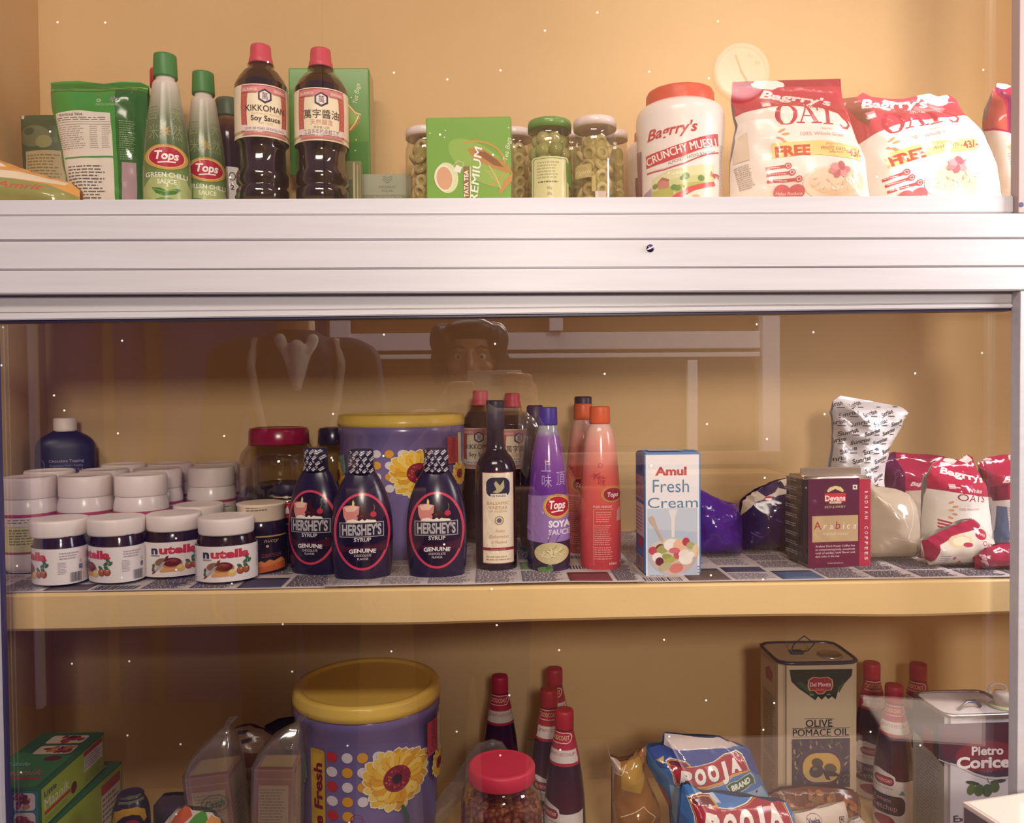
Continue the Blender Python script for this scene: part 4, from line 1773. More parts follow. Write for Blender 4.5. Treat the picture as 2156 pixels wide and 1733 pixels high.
# ---- muesli tubs
def muesli_art(A):
    A.text("Bagrry's", 1417, 285, 21, 'c23a48', w=104, sh=.35, bold=.02, rot=6)
    A.poly([(1362, 320), (1400, 315), (1440, 305), (1475, 292), (1508, 280), (1510, 305), (1478, 316), (1440, 332), (1400, 342), (1363, 346)], 'c8394c')
    A.text('CRUNCHY MUESLI', 1436, 325, 16.5, 'fbf2f2', w=146, bold=.03, rot=14)
    A.poly([(1363, 348), (1400, 344), (1440, 334), (1478, 319), (1510, 307), (1510, 317), (1478, 328), (1440, 346), (1400, 354), (1364, 356)], 'f5e9e9')
    A.text('ALMONDS, RAISINS & HONEY', 1456, 336, 6.5, '5a4a4c', w=98, rot=15)
    A.stroke([(1364, 358), (1400, 357), (1440, 348), (1478, 331), (1510, 319)], 2.2, 'c23a48')
    A.poly([(1376, 372), (1410, 360), (1445, 356), (1480, 350), (1500, 352), (1500, 390), (1450, 402), (1376, 425)], 'cdd49a')
    A.poly([(1376, 372), (1410, 362), (1450, 354), (1500, 346), (1500, 365), (1440, 376), (1376, 384)], 'dfe0b4')
    A.poly([(1376, 400), (1420, 392), (1470, 385), (1500, 384), (1500, 425), (1376, 425)], 'b6bd6a')
    A.poly([(1386, 382), (1396, 374), (1410, 378), (1410, 396), (1388, 397)], 'c98a80')
    A.poly([(1384, 384), (1396, 372), (1411, 379), (1408, 383), (1396, 378)], 'b06a66')
    for x, y, r in ((1382, 389, 6), (1420, 396, 7), (1428, 398, 7), (1443, 374, 8), (1436, 378, 5), (1474, 378, 7)):
        A.ell(x, y, r, r * .9, '6d9350', 14)
    A.poly([(1410, 418), (1450, 396), (1500, 382), (1503, 390), (1460, 404), (1424, 425), (1410, 425)], 'd0525e')
    A.poly([(1424, 425), (1460, 405), (1503, 392), (1503, 425)], 'f2e6dc')
    A.ell(1463, 418, 8, 6, 'd9b48a')
    A.text('Bagrry', 1502, 372, 10, 'c23a48', w=18, bold=.03)
    A.lines(1511, 300, 1520, 420, 26, 'c9b8b8', 4)
    A.poly([(1342, 300), (1353, 305), (1354, 425), (1344, 425)], '9a5a72')
    A.poly([(1358, 400), (1374, 390), (1376, 425), (1359, 425)], 'b39ab8')


def muesli_tub(px, Y, o, label):
    R = Round(px, Y, ZT)
    t = R.root('muesli_tub', label, 'tub', 'muesli tubs')
    pr = [(82, None), (86, 478), (87, 460), (90, 380), (93, 300), (94.5, 262), (93, 246), (86, 235), (75, 229), (71, 227)]
    p = R.prof(pr)
    p[0] = (p[0][0], 0)
    p = smoothprof(p)
    mb = MB()
    mb.lathe(p, M('f4ecea', 'g'), 64)
    A = Rart(R, 90)
    muesli_art(A)
    mb.art(A, R.surf(p), .004, .01, base=.0006)
    mb.build('tub', t)
    mb = MB()
    mb.lathe(R.prof([(71, 232), (72.5, 229), (72, 203), (70, 199), (64, 197), (62, 198)]), M('d8543f', 's'), 56, knurl=70, kd=.012)
    mb.build('lid', t)
    return t


mu = muesli_tub(1432, 1.16, 0, 'large white muesli tub with an orange red lid and red banner')
mv = copy_tree(mu)
mv.location = (P(1399, 900, 1.33).x, 1.325, ZT)
mv.rotation_euler = (0, 0, -math.atan2(mv.location.x, 1.33) + .55)
mv['label'] = 'muesli tub with an orange lid half hidden behind the large muesli tub'


# ---- bags of oats
def oats_art(A, tf, top=True, free=True):
    T = lambda a, b: tf(a, b)
    red = 'c23f52'

    def poly(pts, h):
        A.poly([T(*q) for q in pts], h)
    old = A.warp
    A.warp = lambda a, b: tf(a, b)
    if top:
        A.poly([(1530, 165), (1780, 165), (1800, 240), (1825, 292), (1808, 291), (1780, 275), (1745, 259), (1700, 247), (1650, 243), (1575, 247), (1520, 250)], red)
        A.poly([(1530, 165), (1780, 165), (1782, 183), (1528, 185)], 'a93246')
    A.text("Bagrry's", 1665, 226, 23, 'fbf3f2', w=148, sh=.35, bold=.035, rot=-10)
    A.rect(1588, 228, 1605, 244, 'e0a0a8')
    A.rect(1590, 234, 1603, 242, 'f5eeea')
    A.text('White', 1690, 250, 10, 'f6e4e2', w=40, sh=.2, bold=.01, rot=-14)
    # serif capitals
    A.ring(1632, 262, 22, 23, 3, red, 36)
    A.ring(1625, 262, 12, 22, 6.5, red, 24, 90, 270)
    A.ring(1639, 262, 12, 22, 6.5, red, 24, -90, 90)
    A.poly([(1672, 240), (1680, 240), (1698, 280), (1689, 280)], red)
    A.poly([(1674, 240), (1676, 244), (1662, 280), (1659, 280)], red)
    A.rect(1665, 264, 1690, 266.5, red)
    A.rect(1652, 279, 1669, 281.5, red)
    A.rect(1683, 279, 1704, 281.5, red)
    A.rect(1697, 242, 1736, 246, red)
    A.poly([(1697, 242), (1700, 242), (1699, 254), (1696.5, 254)], red)
    A.poly([(1733, 242), (1736, 242), (1737, 254), (1734.5, 254)], red)
    A.rect(1713, 244, 1721, 282, red)
    A.rect(1707, 281, 1728, 283.5, red)
    pts = [(1765, 252), (1757, 246), (1748, 249), (1746, 257), (1754, 264), (1764, 270), (1769, 279), (1762, 287), (1752, 287), (1744, 281)]
    A.stroke(pts, 7, red, taper=True)
    A.text('Made from', 1714, 294, 4, 'd9a4a4', w=24)
    A.text('100% Whole Grain', 1706, 306, 7, 'd99c9c', w=92)
    for i, (x, y) in enumerate(((1622, 296), (1630, 303), (1618, 312), (1626, 318))):
        A.ell(x, y, 8, 2.6, 'd8a474', 10, rot=-25 + 20 * i)
    if free:
        A.poly([(1602, 322), (1700, 316), (1795, 326), (1796, 353), (1700, 344), (1603, 352)], 'f3dc92')
        A.text('FREE', 1645, 347, 19, 'cf5a48', w=72, bold=.05, rot=4)
        A.text("Bagrry's", 1728, 325, 5, 'd98a6a', w=34, sh=.3)
        A.text('WHITE OATS', 1728, 335, 6.5, 'd0644c', w=54, bold=.02, rot=-2)
        A.text('500g worth', 1735, 340, 3.4, 'b0705a', w=30)
        A.text('₹', 1760, 340, 6, 'cf5a48')
        A.text('43/-', 1779, 345, 15, 'cf5a48', w=34, bold=.03, rot=-3)
    for i, (x, y, w) in enumerate(((1590, 374, 38), (1592, 387, 44), (1593, 400, 58))):
        A.poly([(x, y - 4), (x + w, y - 8), (x + w, y - 2), (x, y + 2)], 'c85462')
        A.ell(x + w + 6, y - 6, 7, 6.4, 'c85462', 16)
        A.ring(x + w + 6, y - 6, 4.5, 4, 1.2, 'f6e6e6', 14)
        A.lines(x + 3, y - 5, x + w - 4, y - 1, 1, 'f0d0d0', i)
    A.ell(1738, 400, 72, 36, 'efe0d2', 36)
    A.ell(1738, 396, 62, 28, 'e9d2bc', 36)
    rd = random.Random(4)
    for i in range(40):
        a, q = rd.uniform(0, 6.28), rd.uniform(.3, .95)
        A.ell(1738 + 58 * q * math.cos(a), 396 + 25 * q * math.sin(a), 5, 2.4, rd.choice(('f2e4d0', 'dcc2a4', 'ecd6bc')), 8, rot=rd.uniform(0, 180))
    for i in range(6):
        A.ell(1742 + 13 * math.cos(i), 374 + 8 * math.sin(i), 10, 7, ('d88a92', 'e2a0a6', 'c96e7a')[i % 3], 12, rot=i * 50)
    for x in (1625, 1655):
        A.ell(x, 418, 17, 14, 'd06472', 20)
    A.poly([(1608, 422), (1672, 422), (1640, 452)], 'd06472')
    A.text('Helps Reduce', 1640, 424, 6, 'f5dede', w=54)
    A.poly([(1535, 300), (1560, 290), (1562, 350), (1538, 352)], 'e6d6c0')
    A.lines(1538, 360, 1566, 412, 12, 'b8a8a4', 6, rot=8)
    A.warp = old


def tf_to(p1, p2, q1=(1645, 336), q2=(1778, 340)):
    """similarity that carries the design points q1, q2 onto photo points p1, p2"""
    q = complex(q2[0] - q1[0], q2[1] - q1[1])
    p = complex(p2[0] - p1[0], p2[1] - p1[1])
    m = p / q
    return lambda a, b: ((lambda w: (w.real, w.imag))(complex(*p1) + m * complex(a - q1[0], b - q1[1])))


OATW = M('f6eee8', 'g')
p = Pouch([(1541, 174), (1600, 172), (1690, 169), (1771, 167), (1775, 222), (1800, 296), (1820, 340), (1828, 415), (1832, 500), (1534, 500), (1535, 345), (1549, 268), (1538, 215)], 1.13, .045, ZT, D=.075, amp=.006, freq=22, seal=.05, seed=11, ridge=.35)
A = p.art('g')
oats_art(A, lambda a, b: (a, b))
A.poly([(1800, 262), (1812, 285), (1822, 318), (1800, 296)], 'e8c9c6')
o = p.make('oats_bag', OATW, A)
tag(o, 'white and red oats bag standing next to the muesli tub', 'bag', 'oats bags on the top shelf')
p = Pouch([(1765, 208), (1801, 204), (1813, 195), (1833, 204), (1870, 208), (1902, 208), (1930, 201), (1957, 197), (1975, 203), (1999, 199), (2013, 208), (2036, 252), (2066, 280), (2096, 350), (2108, 412), (2118, 500), (1812, 500), (1806, 412), (1795, 330), (1775, 250)], 1.17, .042, ZT, D=.075, amp=.007, freq=22, seal=.04, seed=17, ridge=.4)
A = p.art('k')
A.poly([(1740, 180), (2030, 180), (2075, 285), (2045, 258), (2010, 254), (1965, 266), (1900, 270), (1850, 283), (1818, 296), (1780, 320), (1740, 300)], 'cc5360')
A.poly([(1768, 208), (1800, 205), (1815, 230), (1808, 280), (1790, 262)], '9a5a4e')
oats_art(A, tf_to((1880, 345), (2012, 322)), top=False)
o = p.make('oats_bag', OATW, A)
tag(o, 'white and red oats bag with a crumpled top, middle one of the top shelf', 'bag', 'oats bags on the top shelf')
p = Pouch([(2086, 192), (2098, 174), (2116, 176), (2141, 184), (2190, 196), (2205, 500), (2112, 500), (2104, 412), (2085, 340), (2068, 285), (2066, 258)], 1.22, .035, ZT, D=.05, amp=.005, freq=22, seal=.03, seed=23, ridge=.3)
A = p.art('k')
A.poly([(2050, 165), (2210, 165), (2210, 320), (2145, 318), (2120, 308), (2098, 290), (2065, 276)], 'bd3358')
A.poly([(2095, 180), (2108, 182), (2114, 240), (2112, 300), (2098, 288), (2098, 200)], '8a2a5c')
A.poly([(2060, 200), (2092, 185), (2096, 285), (2062, 270)], 'd0685c')
A.lines(2100, 330, 2140, 405, 14, 'b9a6a2', 6, rot=14)
A.poly([(2098, 318), (2112, 306), (2122, 318), (2112, 340)], 'dccd96')
o = p.make('oats_bag', OATW, A)
tag(o, 'oats bag with a magenta top, cut off by the white upper frame', 'bag', 'oats bags on the top shelf')

# ================================================================== middle shelf
NP = 0.0030                                    # things stand on the newspaper
ZN = ZM + NP


def rbody(name, R, prof, m, t, sy=1.0, n=2.0, seg=56, art=None, hw=50, hx=.003, hy=.006, base=.0005, sm=2, rot=0.0, fin='g', q=.85):
    p = R.prof(prof)
    if prof[0][1] is None:
        p[0] = (p[0][0], 0)
    if sm:
        p = smoothprof(p, sm)
    mb = MB()
    mb.lathe(p, m(R) if callable(m) else m, seg, sy=sy, n=n)
    if art:
        A = Rart(R, hw, sy, fin, q)
        art(A)
        mb.art(A, R.surf(p, 1, sy, n), hx, hy, base=base)
    return mb.build(name, t, rot=(0, 0, rot)), p


# ---- syrup bottles
SYR = M('221a3c', 'g')


def syrup_art(A, ox=0):
    cx = 763
    A.ell(cx, 1119, 58, 81, 'd2425e', 64)
    A.ell(cx, 1119, 53, 76, '1d1330', 64)
    A.poly([(cx - 52, 1140), (cx - 30, 1150), (cx + 10, 1150), (cx + 52, 1138), (cx + 48, 1160), (cx - 46, 1160)], '44162f')
    A.poly([(724, 1068), (730, 1064), (745, 1063), (758, 1066), (756, 1085), (752, 1098), (730, 1098), (725, 1085)], 'd88a82')
    A.poly([(727, 1068), (742, 1064), (756, 1067), (748, 1076), (732, 1077)], 'eec3ae')
    A.poly([(745, 1052), (748, 1058), (747, 1066), (743, 1066), (743, 1058)], 'e8d08a')
    A.poly([(729, 1100), (734, 1094), (745, 1092), (757, 1096), (765, 1091), (778, 1094), (790, 1095), (793, 1100)], 'f4ead8')
    A.poly([(757, 1092), (752, 1086), (760, 1078), (762, 1060), (765, 1046), (766, 1062), (770, 1076), (780, 1082), (788, 1089), (784, 1094), (776, 1090), (768, 1096), (762, 1091)], '3a1622')
    A.ell(786, 1083, 6.5, 6, 'c2324a', 16)
    A.stroke([(786, 1078), (789, 1070), (787, 1063)], 1.2, '7f8a3a')
    A.ell(762, 1086, 4, 2, '6a2a30', 10)
    A.rect(717, 1099, 807, 1130, 'b3adb4')
    A.rect(718.5, 1100.5, 805.5, 1128.5, '2a2436')
    A.text("HERSHEY'S", cx - 1, 1125, 21, 'b9b4ba', w=80, bold=.035)
    A.text('SYRUP', cx, 1139, 7.5, 'ded8de', w=35, bold=.02)
    A.text('GENUINE', cx, 1162, 8, 'f2edf0', w=54, bold=.03, arc=170)
    A.rect(cx - 22, 1164.5, cx + 22, 1165.3, '7a4a5a')
    A.text('CHOCOLATE', cx, 1171, 4.6, 'd9d0d6', w=35, bold=.01)
    A.text('FLAVOR', cx, 1178, 4.6, 'd9d0d6', w=22, bold=.01)


def cap_art(A):
    for i in range(-3, 4):
        for j in range(4):
            x, y = 764 + i * 13 + (j % 2) * 6, 951 + j * 12
            A.poly([(x - 6, y + 6), (x + 3, y - 2), (x + 7, y + 2), (x - 2, y + 10)], 'cfc8cc')
            A.stroke([(x - 4, y + 6), (x + 5, y + 1)], 1.3, '3a3450')
    for i in range(-3, 4):
        A.stroke([(764 + i * 15 - 14, 946), (764 + i * 15 + 12, 996)], 2.6, '2a2442')


R = Round(763, 1.085, ZN)
syr = R.root('syrup_bottle', 'chocolate syrup bottle with an oval label, the nearest, left of centre', 'bottle', 'chocolate syrup bottles')
_, sp = rbody('bottle', R, [(50, None), (57, 1222), (62, 1190), (65, 1140), (64, 1090), (57, 1050), (46, 1022), (35, 1002), (28, 992)], SYR, syr, sy=.62, art=syrup_art, hw=58, q=.9)
mb = MB()
cp = R.prof([(27, 995), (25.5, 950), (24, 945.5), (18, 945)])
mb.lathe(cp, M('2c2745', 'g'), 40)
A = Rart(R, 26)
cap_art(A)
zl0, zl1 = cp[0][1], cp[1][1]
A.items = [([v for v in vs], fs, m, n) for vs, fs, m, n in A.items if all(abs(v[0]) < cp[0][0] * 1.2 for v in vs)]
mb.art(A, R.surf(cp), .003, base=.0004)
mb.build('cap', syr)
X2 = P(921, 1228, 1.09).x
s2 = copy_tree(syr)
s2.location = (X2, 1.09, ZN)
s2.rotation_euler = (0, 0, -math.atan2(X2, 1.09))
s2['label'] = 'chocolate syrup bottle with an oval label, standing beside the tall vinegar bottle'
X3 = P(669, 1215, 1.125).x
s3 = copy_tree(syr)
s3.location = (X3, 1.125, ZN)
s3.rotation_euler = (0, 0, -math.atan2(X3, 1.125) - .42)
s3['label'] = 'chocolate syrup bottle turned aside, half behind another, beside the red lidded jar'

# ---- hazelnut spread jars
def spread_art(A):
    cx = 478
    A.text('n', 431.5, 1175, 16, '2a2a58', w=16, bold=.05)
    A.text('utella', 485, 1175, 16, 'd03a50', w=84, bold=.05)
    A.text('FERRERO', 434, 1181, 3, '4a3a4a', w=22, bold=.02)
    A.ell(447, 1196, 18, 11, 'd9c9b0', 20, rot=-15)
    A.ell(447, 1193, 14, 8, '8a6a5a', 18, rot=-15)
    A.ell(470, 1197, 22, 12, 'c98a4a', 24)
    A.ell(470, 1194, 19, 10, '6a2420', 24)
    A.ell(474, 1191, 9, 4, '8a3a30', 14)
    A.ring(469, 1192, 8, 4, 1.3, 'b06a5a', 14, 10, 200)
    A.poly([(425, 1217), (429, 1213), (453, 1192), (459, 1183), (463, 1180), (461, 1187), (447, 1205), (431, 1217)], 'b8b0b8')
    A.poly([(423, 1219), (431, 1211), (435, 1214), (428, 1219)], '8a3a34')
    A.poly([(452, 1193), (458, 1181), (464, 1179), (460, 1190)], '6a2a2a')
    A.poly([(443, 1211), (452, 1206), (478, 1207), (480, 1214), (445, 1215)], 'e0a468')
    A.ell(487, 1208, 9, 7, 'e6c06a', 14)
    A.ell(487, 1204, 6, 4, 'f0d48a', 12)
    for x, y in ((505, 1204), (519, 1203)):
        A.ell(x, y, 8.5, 8, '9a4a30', 18)
        A.ell(x - 1, y - 1, 6, 5.4, 'b8653f', 14)
        A.ell(x + 1, y - 4, 3.4, 1.8, 'd9a87a', 10)
    for x, y, r in ((503, 1194, 30), (516, 1186, -30), (521, 1178, 40), (527, 1185, -40), (517, 1194, 20)):
        A.ell(x, y, 6, 3.4, '3f7050', 12, rot=r)
    A.stroke([(519, 1196), (520, 1185), (518, 1176)], 1, '3a5a40')
    for x, y in ((429, 1201), (428, 1209)):
        A.ell(x, y, 3.4, 5, '4a6a50', 10, rot=20)
    # back panel of the label
    A.lines(556, 1158, 604, 1174, 3, 'b9aeb4', 4)
    A.lines(552, 1178, 572, 1204, 8, 'c4bac0', 5)
    A.ring(607, 1180, 3.2, 3, 1, '4a5a50', 12, 20, 300)
    A.rect(602, 1187, 611, 1196, '3a4a80')
    A.text('f', 607, 1195.5, 6, 'f2eef0', bold=.03)
    A.bars(579, 1202, 608, 1222, '4a4450', 4)
    A.rect(614, 1205, 615, 1222, '8a8288')
    A.lines(625, 1158, 645, 1222, 16, 'a89ca4', 7)
    A.lines(380, 1160, 402, 1222, 15, 'b0a4ac', 8)


R = Round(477, 1.085, ZN)
SYN = .83
nut = R.root('spread_jar', 'hazelnut spread jar with its full name showing, nearest the dark jar', 'jar', 'hazelnut spread jars')
zb = py_at(477, ZN, 1.085)
_, pr = rbody('jar', R, [(56, None), (62, zb - 5), (64.5, zb - 22), (64.5, 1158), (64, 1146), (61, 1132), (58, 1122), (57, 1112)], M('301a26', 'k'), nut, sy=SYN)
mb = MB()
rj = 65.2 * R.kx
A = arcart(R, 64)
spread_art(A)
zl0, zl1 = A.cv(477, 1226)[1], A.cv(477, 1151)[1]
mb.lathe([(rj, zl0), (rj, zl1)], M('f3ebea', 's'), 72, sy=SYN, cap0=False, cap1=False)


def ovalfn(x, z):
    p, d = arcfn(rj)(x, z)
    return Vector((p.x, p.y * SYN, p.z)), Vector((d.x * SYN, d.y, 0)).normalized()


mb.art(A, ovalfn, .002)
mb.build('label', nut)
mb = MB()
mb.lathe(R.prof([(57, 1120), (58.5, 1117), (59, 1092), (57.5, 1087), (54, 1085.5), (51, 1086.5)]), M('efe2dc', 's'), 64, knurl=90, kd=.014, kz=(R.z(1119), R.z(1093)))
mb.build('lid', nut)
for px, Y, ra, lb in ((369, 1.12, .02, 'hazelnut spread jar showing most of its name, its right edge behind the nearest one'),
                      (248, 1.092, -1.08, 'hazelnut spread jar turned to show a barcode and the end of its name'),
                      (128.5, 1.085, -1.3, 'hazelnut spread jar turned to show mostly its barcode side, beside the pickle coloured tub')):
    c = copy_tree(nut)
    x = P(px, 1230, Y).x
    c.location = (x, Y, ZN)
    c.rotation_euler = (0, 0, -math.atan2(x, Y) + ra)
    c['label'] = lb
nut.children[0]
nut.rotation_euler[2] += 0.0
for o in COL.objects:
    if o.get('label', '').endswith('pickle coloured tub'):
        o['label'] = 'hazelnut spread jar turned to show mostly its barcode, beside the yellow labelled white jar'
c = copy_tree(nut)
x = P(421, 1200, 1.208).x
c.location = (x, 1.208, ZN)
c.rotation_euler = (0, 0, .4)
c['label'] = 'hazelnut spread jar of the second row, only its white lid showing'

# dark spread jar with an orange stripe
R = Round(551, 1.143, ZN)
t = R.root('spread_jar', 'dark spread jar with a cream lid and an orange band', 'jar')


def nutty_art(A):
    A.poly([(505, 1208), (530, 1196), (560, 1192), (597, 1184), (598, 1200), (560, 1204), (505, 1212)], 'c8643a')
    A.poly([(540, 1186), (548, 1180), (556, 1184), (566, 1178), (575, 1182), (590, 1176), (597, 1184), (560, 1192), (540, 1194)], 'd9844a')
    A.rect(505, 1128, 600, 1131, 'b99a6a')
    A.text('nutty', 570, 1142, 7, 'c9b48a', w=30, sh=.3)
    A.ell(562, 1150, 3, 3, 'd0b48a', 10)
    A.lines(550, 1165, 592, 1174, 3, '8a4a4a', 3)


rbody('jar', R, [(46, None), (52, 1205), (53, 1190), (53, 1110), (50, 1095), (47, 1088)], M('251a34', 'k'), t, art=nutty_art, hw=53)
mb = MB()
mb.lathe(R.prof([(48, 1094), (50, 1090), (50, 1064), (52, 1061), (52, 1058), (46, 1057)]), M('e0cdb8', 's'), 56)
A = Rart(R, 50)
A.lines(520, 1066, 572, 1078, 2, '7a6a62', 12, rot=3)
mb.art(A, R.surf(R.prof([(50.2, 1094), (50.2, 1058)])), .003)
mb.build('lid', t)

# ---- white ribbed-lid jars standing in rows
def white_jar(px, Y, label, full=False):
    R = Round(px, Y, ZN)
    t = R.root('mayonnaise_jar', label, 'jar', 'white jars with ribbed lids')
    k = 53.5 / 2156 * 1.17 * 2156 / F * .955
    H = .1335
    p = smoothprof([(k * .86, 0), (k * 1.0, .006), (k * 1.04, .018), (k * 1.06, .04), (k * 1.06, .075), (k * 1.05, .090), (k * .98, .102), (k * .93, .106)], 2)
    mb = MB()
    mb.lathe(p, M('e4d9d8', 'g'), 56)
    mb.build('jar', t)
    mb = MB()
    rb = k * 1.066
    band(mb, rb, .028, .082, M('d6cf9c', 's'), 64)
    A = Art(lambda a, b: (a / 1000, b / 1000), 's')
    A.rect(-130, 78.5, 130, 83, 'b04468')
    A.rect(-130, 28, 130, 30.5, 'b04468')
    A.rect(-130, 66, 130, 78.5, 'dccfca')
    A.lines(-34, 70, 34, 77, 2, '8a7a72', 4)
    A.lines(-32, 40, 20, 63, 6, '8a8452', 6)
    A.rect(24, 32, 34, 48, '6f8f92')
    mb.art(A, arcfn(rb), .003)
    mb.build('label', t)
    mb = MB()
    mb.lathe([(k * .97, .103), (k * 1.0, .105), (k * 1.0, H - .004), (k * .97, H - .0005), (k * .93, H), (k * .89, H - .0018), (.002, H - .002)], M('ecdedb', 's'), 96, knurl=30, kd=.02, kz=(.106, H - .005))
    mb.build('lid', t)
    return t


w0 = white_jar(64, 1.165, 'white jar with a yellow label and magenta bands at the left end')
for px, Y, lb in ((181, 1.178, 'white lidded jar directly behind the two barcode sided spread jars'),
                  (298, 1.18, 'front row white ribbed lid behind the spread jar showing most of its name'),
                  (446, 1.292, 'white ribbed lid closest to the big red lidded jar'),
                  (106, 1.262, 'second row white lid just in front of the black topping bottle'),
                  (221, 1.266, 'second row white lid, the next one right of the black topping bottle'),
                  (333, 1.272, 'second row white lid, second right of the black topping bottle'),
                  (263, 1.365, 'back row white lid, leftmost of three against the wall'),
                  (360, 1.367, 'back row white lid, middle one of three against the wall'),
                  (457, 1.375, 'back row white lid nearest the big red lidded jar')):
    c = copy_tree(w0)
    x = P(px, 1050, Y).x
    c.location = (x, Y, ZN)
    c.rotation_euler = (0, 0, -math.atan2(x, Y))
    c['label'] = lb
w0.rotation_euler[2] += .1

# ---- black topping bottle
R = Round(141, 1.365, ZN)
t = R.root('topping_bottle', 'black squeeze bottle with white cap standing in the left corner', 'bottle')


def topping_art(A):
    A.text('Chocolate Topping', 142, 973, 5.6, 'a59ac0', w=70, bold=.01)
    A.text('Proprietary Food - Topping', 142, 982, 4, '8f84ac', w=66, bold=.01)
    A.text('Category 5.4', 150, 990, 4, '8a7fa6', w=50, bold=.01)
    A.lines(108, 994, 178, 1016, 4, '7a7098', 5)
    A.ring(165, 1001, 7, 5, 1, '9a90b4', 16)
    A.text('8%', 165, 1003.5, 4.5, 'b8aed0', bold=.02)
    A.ring(90, 980, 9, 14, 2, '6a6088', 18, -70, 70)


rbody('bottle', R, [(52, None), (62, 1150), (63, 1100), (63, 950), (61, 932), (50, 920), (34, 912), (24, 906)], M('1f1a3c', 's'), t, sy=.6, n=3.0, art=topping_art, hw=63, fin='s')
mb = MB()
mb.lathe(R.prof([(24, 908), (24.5, 905), (24.5, 882), (22, 880), (15, 879.5)]), M('e3d6d0', 's'), 44, knurl=50, kd=.015)
mb.build('cap', t)

# ---- big clear jar with a red lid, and its darker twin behind
def big_jar(px, Y, label, lidh, fillm, hw=97):
    R = Round(px, Y, ZN)
    t = R.root('storage_jar', label, 'jar', 'big clear storage jars')
    pr = [(hw - 12, None), (hw - 4, 1150), (hw, 1120), (hw, 990), (hw - 1, 965), (hw - 6, 950), (hw - 16, 940), (hw - 22, 930)]
    p = R.prof(pr)
    p[0] = (p[0][0], 0)
    p = smoothprof(p)
    mb = MB()
    mb.lathe(p, PET, 64, cap1=False)
    A = None
    mb.build('jar', t)
    mb = MB()
    q = [(r * .96, z + .002) for r, z in p if z < R.z(1025)] + [(p[4][0] * .9, R.z(1022)), (p[4][0] * .5, R.z(1014))]
    mb.lathe(q, fillm, 48)
    mb.build('contents', t)
    mb = MB()
    mb.lathe(R.prof([(hw - 21, 936), (hw - 20, 932), (hw - 21, 906), (hw - 24, 901), (hw - 32, 899.5), (hw - 34, 901)]), lidh, 60, knurl=80, kd=.008)
    mb.build('lid', t)
    return t


big_jar(590, 1.285, 'big clear storage jar with a burgundy lid, dark contents in its lower half', M('9a1840', 'g'), M('241c2e', 'g'), 84)
c = big_jar(702, 1.37, 'storage jar with a dark lid in shadow, between the red lidded jar and the bucket', M('2c2340', 'g'), M('241c2e', 'g'), 51)

# dark crown labelled jar behind the syrup
R = Round(606, 1.20, ZN)
t = R.root('spread_jar', 'black jar with gold bands and a red crown label, behind the syrup bottles', 'jar')


def crown_art(A):
    A.rect(560, 1046, 645, 1048, 'c9ab72')
    A.rect(560, 1053, 645, 1055, 'c9ab72')
    A.rect(560, 1088, 645, 1089.5, 'a98a52')
    A.rect(560, 1102, 645, 1103.5, 'a98a52')
    A.rect(579, 1057, 621, 1090, 'b3203c')
    A.rect(581, 1059, 619, 1088, 'd8667a')
    A.rect(582, 1060, 618, 1087, 'b3203c')
    A.poly([(585, 1067), (591, 1075), (594, 1065), (600, 1074), (606, 1065), (609, 1075), (615, 1067), (612, 1081), (588, 1081)], 'f0e2dc')
    A.poly([(600, 1195), (609, 1188), (618, 1195)], 'b9b0bc')
    A.lines(594, 1196, 622, 1202, 2, '8a8094', 3)
    A.lines(590, 1120, 628, 1150, 5, '4a4260', 6)


rbody('jar', R, [(28, None), (33, 1205), (34, 1190), (34, 1060), (32, 1048), (28, 1040), (26, 1032)], M('1d1626', 'k'), t, art=crown_art, hw=34)
mb = MB()
mb.lathe(R.prof([(27, 1040), (29, 1037), (29, 1020), (26, 1016)]), M('2a2036', 's'), 40)
mb.build('lid', t)


# ---- flowered buckets
def bucket_art(A):
    # designed on the lower bucket
    A.rrect(665, 1576, 693, 1760, 6, 'c9a23e')
    A.text('Pure Fresh', 687, 1704, 15, '7a1c3c', w=198, bold=.04, rot=90)
    cols = {'r': 'c83a40', 'w': 'e9dfe6', 'y': 'e8a83a'}
    for j, row in enumerate(('rwyw', 'wyw ', 'rwy ', 'wyw ', 'ry  ')):
        for i, ch in enumerate(row):
            if ch != ' ':
                A.ell(707 + i * 29.5, 1587 + j * 31, 10.5, 10.8, cols[ch], 22)
    A.flower(831, 1640, 70, 3, 24, .95)
    A.stroke([(840, 1700), (850, 1730), (845, 1765)], 7, '3f6a4a')
    A.flower(637, 1651, 40, 5, 18, .5)
    A.ring(755, 1713, 12, 11, 2, '9a3a68', 24)
    A.ring(639, 1565, 6, 11, 1.8, '9a3a68', 20)
    A.ell(722, 1762, 22, 20, '6a8a72', 18)
    A.poly([(640, 1600), (660, 1590), (664, 1640), (655, 1650), (648, 1615)], '7a9a88')
    A.rect(889, 1545, 911, 1620, 'b84a4a')
    A.text('Container', 905, 1580, 10, '8a2a4a', w=70, sh=.2, rot=88)
    A.rect(911, 1535, 917, 1630, 'd9c9a4')
    A.flower(912, 1650, 34, 8, 16, .42)


def bucket(px, Y, zs, ys, label):
    R = Round(px, Y, zs)
    t = R.root('storage_bucket', label, 'bucket', 'lilac buckets with yellow lids')
    H = ys
    return R, t


